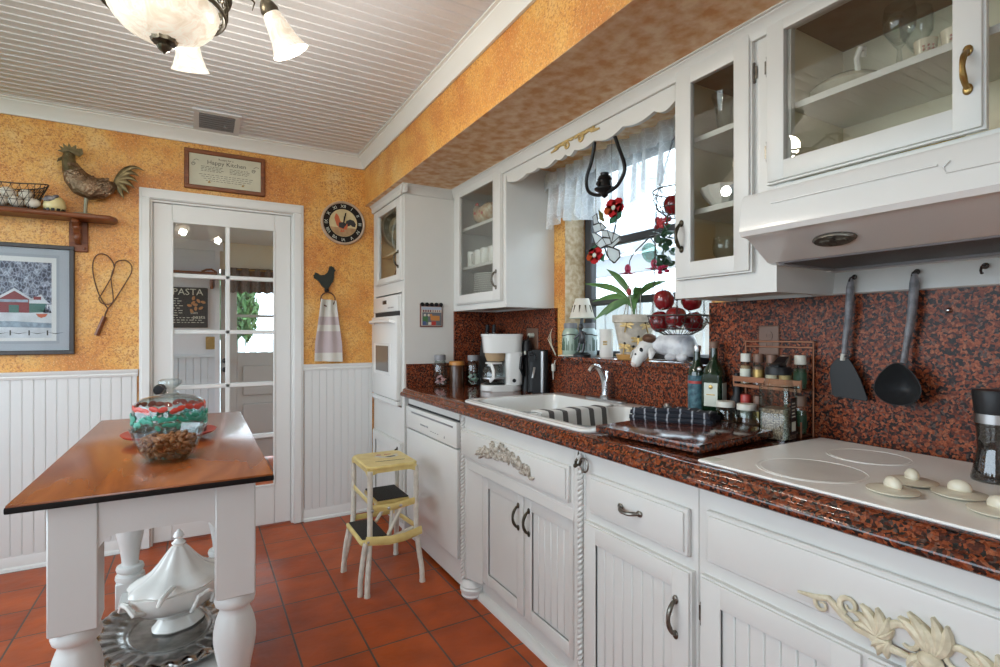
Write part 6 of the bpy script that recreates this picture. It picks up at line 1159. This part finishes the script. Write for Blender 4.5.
# things on the sill
WS = WZ0
def mason(loc, label, m_):
    t = T('mason_jar', label, 'jar', loc); r = .045
    P(t, 'glass_body', MB().lathe([(0, 0), (r * .9, 0), (r, .01), (r, .12), (r * .92, .135), (r * .75, .145), (r * .75, .15), (0, .15)], loc, 28), m_); P(t, 'lid', MB().lathe([(0, .148), (r * .8, .148), (r * .8, .172), (r * .74, .176), (0, .176)], loc, 28), 'grey'); m = MB(); rd = random.Random(2)
    for i in range(30): a = rd.random() * 2 * PI; m.tube([Vector((loc[0] + r * 1.01 * cos(a), loc[1] + r * 1.01 * sin(a), loc[2] + z)) for z in (.03, .05 + .05 * rd.random())], .0016, 4)
    P(t, 'sprigs', m, 'dkgreen'); P(t, 'twine', MB().tube([(loc[0] + r * 1.02 * cos(R(a)), loc[1] + r * 1.02 * sin(R(a)), loc[2] + .112 + .004 * sin(a)) for a in range(0, 360, 12)], .0025, 6, True), 'wire'); return t
mason((1.738, 2.262, WS), 'pale green painted mason jar at the far end of the window sill', mat('pale_green_glass', (.35, .44, .36), .25, coat=.4)); mason((1.785, 2.17, WS), 'pale blue mason jar half hidden behind the little sill lamp', mat('pale_blue_glass', (.45, .55, .56), .25, coat=.4))
lp = (1.715, 2.135, WS); t = T('figurine_lamp', 'small black figurine lamp with a white paper shade on the sill', 'lamp', lp)
P(t, 'base', MB().lathe([(0, 0), (.045, 0), (.045, .012), (.03, .022), (0, .022)], lp, 20), 'black'); P(t, 'stem', MB().tube(smooth([(lp[0], lp[1], WS + .02), (lp[0] + .008, lp[1] - .006, WS + .07), (lp[0] - .006, lp[1] + .006, WS + .12), (lp[0], lp[1], WS + .2)], 4), .008, 8).ball((lp[0], lp[1], WS + .10), (.016, .022, .035), 12).ball((lp[0] - .008, lp[1], WS + .155), (.014, .014, .016), 12).tube([(lp[0], lp[1] + .015, WS + .125), (lp[0] - .02, lp[1] + .04, WS + .09)], .006, 6).tube([(lp[0], lp[1] - .015, WS + .125), (lp[0] - .02, lp[1] - .05, WS + .12)], .006, 6).tube([(lp[0], lp[1] + .012, WS + .08), (lp[0] - .008, lp[1] + .025, WS + .03)], .007, 6), mat('figurine_black', (.03, .03, .034), .35))
P(t, 'lamp_shade', MB().lathe([(.066, .20), (.035, .30), (.033, .30), (.064, .20)], lp, 14), mat('paper_shade', (.62, .58, .50), .7)); m = MB()
for i in range(10): a = 2 * PI * i / 10; m.tube([(lp[0] + q * cos(a), lp[1] + q * sin(a), WS + z) for q, z in ((.058, .228), (.046, .264))], [.001, .005], 6)
P(t, 'shade_pattern', m, 'bronze', 'dark drop pattern'); P(t, 'shade_rim', MB().tube([(lp[0] + .065 * cos(R(a)), lp[1] + .065 * sin(R(a)), WS + .20) for a in range(0, 360, 15)], .003, 6, True), 'label')
P(t, 'cord', MB().tube(smooth([(lp[0], lp[1] + .04, WS + .004), (1.70, 2.25, WS + .004), (1.678, 2.30, WS - .005), (1.672, 2.32, WS - .05), (1.672, 2.33, WS - .09), (1.68, 2.34, WS - .13)], 4), .003, 6), 'lid', 'cream cord'); P(t, 'cord_switch', MB().box(1.662, 1.68, 2.316, 2.336, WS - .085, WS - .045, .004), 'lid', 'cream inline switch')
t = T('dried_twigs', 'bundle of pale dried twigs leaning beside the green mason jar', 'dried plant', (1.70, 2.33, WS)); 
for k in range(4): P(t, 'twig', MB().tube([(1.685, 2.325, WS + .002), (1.665 - .004 * k, 2.335 + .006 * k, WS + .06 + .01 * k), (1.65 - .004 * k, 2.325 - .012 * k, WS + .125 + .008 * k)], [.003, .002, .001], 5), 'paper')
t = T('sill_cup', 'white cup with a small yellow flower print on the sill', 'cup', (1.79, 2.035, WS)); P(t, 'body', MB().lathe([(0, 0), (.032, 0), (.034, .004), (.034, .138), (.036, .143), (.033, .143), (.031, .137), (.031, .008), (0, .006)], (1.79, 2.035, WS), 28), 'china')
m = MB()
for k in range(9): a = k * 2 * PI / 9; m.ball((1.79 - .029 + .0, 2.02 + .010 * cos(a), WS + .072 + .008 * sin(a)), (.004, .005, .003), 6)
m = MB(); 
for k in range(8): a = R(205 + (k % 4) * 9); m.ball((1.79 + .034 * cos(a), 2.035 + .034 * sin(a), WS + .066 + .012 * (k // 4)), (.0035, .0035, .005), 6)
P(t, 'flower_print', m, 'gold', 'yellow flower print')
pp = (1.775, 1.825, WS); t = T('flower_pot', 'cream flower pot with dragonflies holding a strap leaved plant', 'potted plant', pp)
P(t, 'pot', MB().lathe([(0, .018), (.058, .018), (.062, .022), (.092, .17), (.1, .172), (.1, .205), (.094, .207), (.09, .20), (.085, .17), (0, .17)], pp, 36), mat('speckled_pot', (.56, .50, .42), .6, var=.25, vscale=40)); P(t, 'saucer', MB().lathe([(0, 0), (.075, 0), (.085, .022), (.08, .024), (0, .02)], pp, 32), mat('ochre_saucer', (.50, .27, .08), .5)); P(t, 'soil', MB().lathe([(0, .17), (.084, .17), (.084, .19), (0, .195)], pp, 24), 'tan')
for (a, z) in ((205, .16), (240, .09), (262, .155), (190, .06), (222, .045), (275, .07)):
    rr_ = .062 + (z - .02) * .2 + .0015; M = Matrix.Translation((pp[0] + rr_ * cos(R(a)), pp[1] + rr_ * sin(R(a)), WS + z)) @ Matrix.Rotation(R(a), 4, 'Z') @ Matrix.Rotation(R(-11), 4, 'Y') @ Matrix.Rotation(R(a * 3 % 50 - 25), 4, 'X')
    m = MB().tube([(0, 0, -.036), (.001, 0, .014)], .0036, 6, M=M); m.mi = 1
    for s_ in (-1, 1): m.tube([(.001, 0, .004), (.001, s_ * .012, .007), (.001, s_ * .034, .006)], [(.002, .0015), (.0085, .0015), (.003, .001)], 6, M=M).tube([(.001, 0, -.002), (.001, s_ * .010, -.004), (.001, s_ * .03, -.012)], [(.002, .0015), (.0075, .0015), (.002, .001)], 6, M=M)
    m.mi = 2; m.ball(M @ Vector((.001, 0, .016)), .0075, 8); P(t, 'painted_dragonfly', m, ['brass', 'gold', 'black'])
top = Vector((pp[0], pp[1], WS + .19))
for (y, x, z, wd) in ((2.12, 1.72, 1.50, .014), (1.965, 1.73, 1.56, .014), (1.70, 1.70, 1.445, .016), (1.60, 1.74, 1.47, .013), (2.0, 1.68, 1.31, .016), (2.07, 1.73, 1.405, .014), (1.92, 1.68, 1.33, .014), (1.75, 1.69, 1.40, .012)):
    hi = Vector((x, y, z)); c1 = top + Vector((0, 0, .14)); c2 = top * .45 + hi * .55 + Vector((0, 0, .07)); pts = bez(top, c1, c2, hi, 10)
    P(t, 'leaf', MB().tube(pts, [(.0022, max(.001, 1.15 * wd * q)) for q in (.25, .3, .35, .45, .65, .9, 1.05, 1.0, .75, .4, .06)], 8, up=(-.68, -.6, .42)), 'green')
for k in range(5): P(t, 'dry_stem', MB().tube([top + Vector((.02 * cos(k), .06 * sin(k * 2), 0)), top + Vector((.01 * cos(k), .05 * sin(k * 2.3), .16))], .0025, 5), 'ornagrey')
P(t, 'bud', MB().ball(top + Vector((-.03, .0, .125)), (.012, .013, .018), 10), mat('bud_red', (.3, .03, .03), .5))
# cow figurine with head drooping over the sill
t = T('cow_figurine', 'white and grey ceramic cow lying on the sill, head drooping over it', 'figurine', (1.73, 1.58, WS)); W['cowpink'] = mat('cow_muzzle', (.55, .45, .40), .35); cw = mat('cow_white', (.66, .65, .62), .3, coat=.3); cg_ = mat('cow_grey', (.30, .31, .34), .35, var=.7, vscale=16, col2=(.7, .7, .7))
P(t, 'body', MB().tube([(1.725, 1.645, WS + .065), (1.745, 1.60, WS + .075), (1.76, 1.55, WS + .068), (1.765, 1.50, WS + .062), (1.765, 1.475, WS + .05)], [(.03, .03), (.052, .045), (.055, .048), (.058, .048), (.03, .03)], 18).ball((1.755, 1.49, WS + .06), (.04, .035, .055), 14).ball((1.725, 1.555, WS + .02), (.025, .03, .018), 12).ball((1.73, 1.50, WS + .022), (.022, .03, .02), 12), cg_)
P(t, 'head', MB().tube([(1.715, 1.655, WS + .075), (1.695, 1.672, WS + .058), (1.672, 1.685, WS + .022), (1.655, 1.692, WS - .012), (1.65, 1.694, WS - .022)], [(.028, .026), (.036, .033), (.031, .029), (.022, .022), (.012, .014)], 16), cw)
for s_ in (-1, 1): P(t, 'ear', MB().tube([Vector((1.70, 1.675 + s_ * .03, WS + .062)), Vector((1.685, 1.68 + s_ * .055, WS + .04)), Vector((1.675, 1.684 + s_ * .06, WS + .01))], [(.006, .01), (.007, .016), (.003, .006)], 8), cw)
P(t, 'eye_patch', MB().ball((1.668, 1.668, WS + .046), (.014, .014, .017), 10), 'black', 'black eye patch'); P(t, 'muzzle', MB().ball((1.652, 1.692, WS - .012), (.019, .018, .016), 12), 'cowpink', 'pinkish muzzle'); P(t, 'eye', MB().ball((1.646, 1.682, WS + .03), .0055, 8), 'black'); P(t, 'forelock', MB().ball((1.70, 1.655, WS + .098), (.028, .034, .022), 10), 'rust', 'brown forelock')
t = T('dark_dish', 'low dark dish on the sill beside the granite splash', 'dish', (1.79, 1.43, WS)); P(t, 'bowl', MB().lathe([(0, 0), (.05, 0), (.075, .025), (.072, .026), (.048, .005), (0, .005)], (1.79, 1.425, WS), 28), 'blackp'); P(t, 'sponge', MB().box(1.765, 1.815, 1.40, 1.45, WS + .006, WS + .035, .006, 2), 'grey')

# ================================================================ INSIDE THE GLASS CABINETS
def plates(x, y, z, n, r, where):
    p0 = None
    for i in range(n):
        lb = '%s white plate from the bottom of the %s' % (('lowest', 'second', 'third', 'fourth', 'fifth', 'sixth', 'seventh', 'eighth', 'ninth', 'tenth', 'eleventh', 'twelfth', 'thirteenth', 'fourteenth')[i], where)
        if p0 is None: p0 = M1('plate', lb, 'plate', MB().lathe([(0, 0), (r * .6, 0), (r * .68, .004), (r, .012), (r, .014), (r * .66, .007), (0, .006)], seg=32), 'china', loc=(0, 0, 0), group='stacked plates in the upper cabinet'); o = p0
        else: o = dup(p0, label=lb)
        o.location = (x, y, z + i * .0125)
zb = 1.4235; plates(1.545, 2.76, zb, 14, .125, 'tall stack inside the left upper cabinet'); plates(1.545, 2.52, zb, 10, .085, 'small stack inside the left upper cabinet')
zs = 1.6572; mk = None
for i, (y, x) in enumerate(((2.90, 1.475), (2.81, 1.48), (2.725, 1.475), (2.64, 1.48), (2.555, 1.475))):
    lb = '%s white mug in the row on the cabinet middle shelf' % ('farthest', 'second', 'third', 'fourth', 'nearest')[i]
    if mk is None:
        mk = T('mug', lb, 'mug', (0, 0, 0), 'mugs in the upper cabinet', local=True); P(mk, 'body', MB().lathe([(0, 0), (.034, 0), (.036, .004), (.037, .09), (.034, .09), (.033, .006), (0, .005)], seg=24), 'china'); P(mk, 'handle', MB().tube(arc((0, -.036, .046), .022, 90, 270, 10, 'yz', .026), .005, 8), 'china'); o = mk
    else: o = dup(mk, label=lb)
    o.location = (x, y, zs); o.rotation_euler = (0, 0, R((i * 47) % 120 - 40))
hz = 1.8972; t = T('hen_tureen', 'cream ceramic hen dish with red comb on the cabinet top shelf', 'hen dish', (1.50, 2.79, hz)); hm = mat('speckled_cream', (.62, .55, .40), .25, coat=.4, var=.3, vscale=40, col2=(.45, .25, .12))
P(t, 'body', MB().tube([(1.50, 2.67, hz + .10), (1.50, 2.71, hz + .075), (1.50, 2.78, hz + .06), (1.50, 2.85, hz + .075), (1.50, 2.89, hz + .11), (1.50, 2.90, hz + .135)], [(.02, .03), (.06, .055), (.06, .062), (.055, .05), (.036, .033), (.016, .016)], 18), hm); P(t, 'comb', MB().ball((1.50, 2.90, hz + .145), (.008, .022, .016), 10).ball((1.495, 2.925, hz + .11), (.007, .01, .014), 8), 'redp'); P(t, 'beak', MB().tube([(1.50, 2.915, hz + .125), (1.50, 2.938, hz + .118)], [.007, .001], 8), 'gold')
for k in range(4): P(t, 'spot', MB().ball((1.445, 2.73 + .03 * k, hz + .06 + .012 * (k % 2)), (.006, .01, .01), 8), 'redp')
t = T('hen_tureen', 'grey and white ceramic hen dish next to the red combed one', 'hen dish', (1.50, 2.59, hz)); P(t, 'body', MB().tube([(1.50, 2.545, hz + .09), (1.50, 2.58, hz + .06), (1.50, 2.605, hz + .075), (1.50, 2.625, hz + .12), (1.50, 2.625, hz + .15)], [(.02, .02), (.055, .045), (.05, .04), (.032, .03), (.014, .014)], 16), hm); P(t, 'wing', MB().ball((1.455, 2.575, hz + .095), (.014, .028, .022), 12), 'grey')
# narrow cabinet
t = T('shell_bowl', 'white fluted shell bowl on the narrow cabinet lower shelf', 'bowl', (1.49, 1.125, zs)); P(t, 'bowl', MB().lathe([(0, 0), (.03, 0), (.034, .008), (.06, .04), (.07, .065), (.066, .064), (.055, .04), (.028, .012), (0, .012)], (1.49, 1.125, zs), 48, flute=.05, nf=12), 'china')
t = T('serving_dish', 'blue grey oval serving dish on the narrow cabinet lower shelf', 'dish', (1.50, 1.02, zs)); P(t, 'dish', MB().lathe([(0, 0), (.04, 0), (.06, .03), (.075, .052), (.071, .052), (.038, .006), (0, .006)], (1.50, 1.02, zs), 40, sx=.9, sy=1.1), mat('blue_grey_glaze', (.27, .32, .38), .2)); P(t, 'fruit', MB().ball((1.50, 1.025, zs + .055), (.035, .04, .022), 12), mat('orange_fruit', (.5, .16, .05), .5))
def goblet(x, y, z, h, label, grp=None):
    t = T('wine_glass', label, 'glass', (x, y, z), grp); P(t, 'glass', MB().lathe([(0, 0), (.033, 0), (.033, .002), (.008, .006), (.004, .02), (.007, h * .25), (.004, h * .42), (.012, h * .48), (.034, h * .68), (.036, h * .85), (.032, h), (.0305, h), (.034, h * .85), (.032, h * .68), (.01, h * .5), (0, h * .49)], (x, y, z), 28), 'glass'); return t
goblet(1.58, 1.08, zs, .17, 'tall clear wine glass behind the shell bowl'); goblet(1.50, 1.13, 1.4, .16, 'clear wine glass on the narrow cabinet floor')
t = T('cut_glass_vase', 'flared clear glass vase on the narrow cabinet top shelf', 'vase', (1.49, 1.12, hz)); P(t, 'vase', MB().lathe([(0, 0), (.028, 0), (.022, .02), (.026, .07), (.04, .13), (.038, .13), (.022, .07), (.018, .02), (0, .01)], (1.49, 1.12, hz), 36, flute=.04, nf=12), 'glass')
t = T('glass_pitcher', 'clear glass pitcher on the floor of the narrow cabinet', 'pitcher', (1.55, 1.03, 1.4)); P(t, 'body', MB().lathe([(0, 0), (.045, 0), (.05, .06), (.042, .13), (.048, .16), (.046, .16), (.039, .13), (.047, .06), (.042, .006), (0, .006)], (1.55, 1.03, 1.4), 32), 'glass'); P(t, 'handle', MB().tube(arc((1.55, .985, 1.48), .035, 90, 270, 10, 'yz', .045), .006, 8), 'glass')
# wide cabinet
wz = 1.8852; wb = 1.664
t = T('covered_dish', 'cream china dish with looped handle on the wide cabinet shelf', 'dish', (1.59, .795, wz)); P(t, 'bowl', MB().lathe([(0, 0), (.05, 0), (.055, .01), (.09, .035), (.098, .05), (.09, .06), (.06, .078), (.02, .088), (0, .09)], (1.59, .795, wz), 36), 'chinac'); P(t, 'handle', MB().tube([(1.545, .745, wz + .05), (1.515, .735, wz + .09), (1.52, .73, wz + .115), (1.54, .73, wz + .12), (1.55, .735, wz + .105)], .007, 8), 'china')
goblet(1.54, .648, wz, .19, 'clear stemmed wine glass in the middle of the wide cabinet shelf', 'wine glasses over the hood'); goblet(1.60, .635, wz, .19, 'clear stemmed wine glass behind the cream tumbler', 'wine glasses over the hood')
for x, y, lb in ((1.515, .583, 'cream flowered tumbler beside the wine glasses'), (1.515, .53, 'cream flowered tumbler at the handle end of the wide shelf')):
    t = T('tumbler', lb, 'cup', (x, y, wz), 'flowered tumblers'); P(t, 'body', MB().lathe([(0, 0), (.017, 0), (.019, .012), (.024, .062), (.022, .062), (.018, .012), (0, .006)], (x, y, wz), 28), 'chinac'); m = MB()
    for k in range(6): a = R(190 + (k % 3) * 25); m.ball((x + .022 * cos(a), y + .022 * sin(a), wz + .035 + .008 * (k % 2)), (.002, .003, .003), 6)
    P(t, 'flower_print', m, mat('faded_rose', (.4, .17, .13), .4))
t = T('glass_bowl', 'faceted clear glass bowl on the wide cabinet floor, near the lamp reflection', 'bowl', (1.545, .715, wb)); P(t, 'bowl', MB().lathe([(0, 0), (.035, 0), (.06, .035), (.075, .08), (.072, .08), (.056, .036), (.03, .006), (0, .006)], (1.545, .715, wb), 36, flute=.03, nf=9), 'glass')
t = T('glass_bowl', 'amber tinted glass bowl on the wide cabinet floor at the handle end', 'bowl', (1.545, .585, wb)); P(t, 'bowl', MB().lathe([(0, 0), (.035, 0), (.06, .035), (.078, .075), (.075, .075), (.056, .036), (.03, .006), (0, .006)], (1.545, .585, wb), 36, flute=.03, nf=9), glassy('amber_glass', (.9, .82, .55), 1.35, .02, .04))
# tall cabinet
t = T('plate_rack', 'cream hoop stand holding a white bowl in the tall cabinet', 'rack', (1.22, 3.34, 1.7875)); zz = 1.7875
P(t, 'hoop', MB().tube([(1.16, 3.36 + .15 * cos(R(a)), zz + .125 + .12 * sin(R(a))) for a in range(0, 360, 10)], .006, 8, True).tube([(1.16, 3.5, zz + .17), (1.16, 3.42, zz + .22)], .005, 6), 'lid'); P(t, 'foot', MB().box(1.13, 1.30, 3.27, 3.45, zz, zz + .008, .003), 'lid'); P(t, 'bowl', MB().lathe([(0, .0), (.05, 0), (.085, .05), (.09, .075), (.086, .075), (.045, .008), (0, .008)], (1.25, 3.34, zz + .08), 28), 'china'); P(t, 'post', MB().tube([(1.25, 3.34, zz), (1.25, 3.34, zz + .085)], .012, 8), 'lid')
t = T('tan_basket', 'tan woven basket with a wire handle on the tall cabinet floor', 'basket', (1.22, 3.34, 1.5455)); P(t, 'weave', MB().lathe([(0, 0), (.09, 0), (.11, .09), (.105, .09), (.085, .006), (0, .006)], (1.24, 3.36, 1.5455), 32), mat('wicker', (.42, .27, .13), .7, bump=.8, bscale=120)); P(t, 'handle', MB().tube([(1.16, 3.36 + .10 * cos(R(a)), 1.635 + .06 * sin(R(a))) for a in range(0, 181, 15)], .003, 6), 'wire')
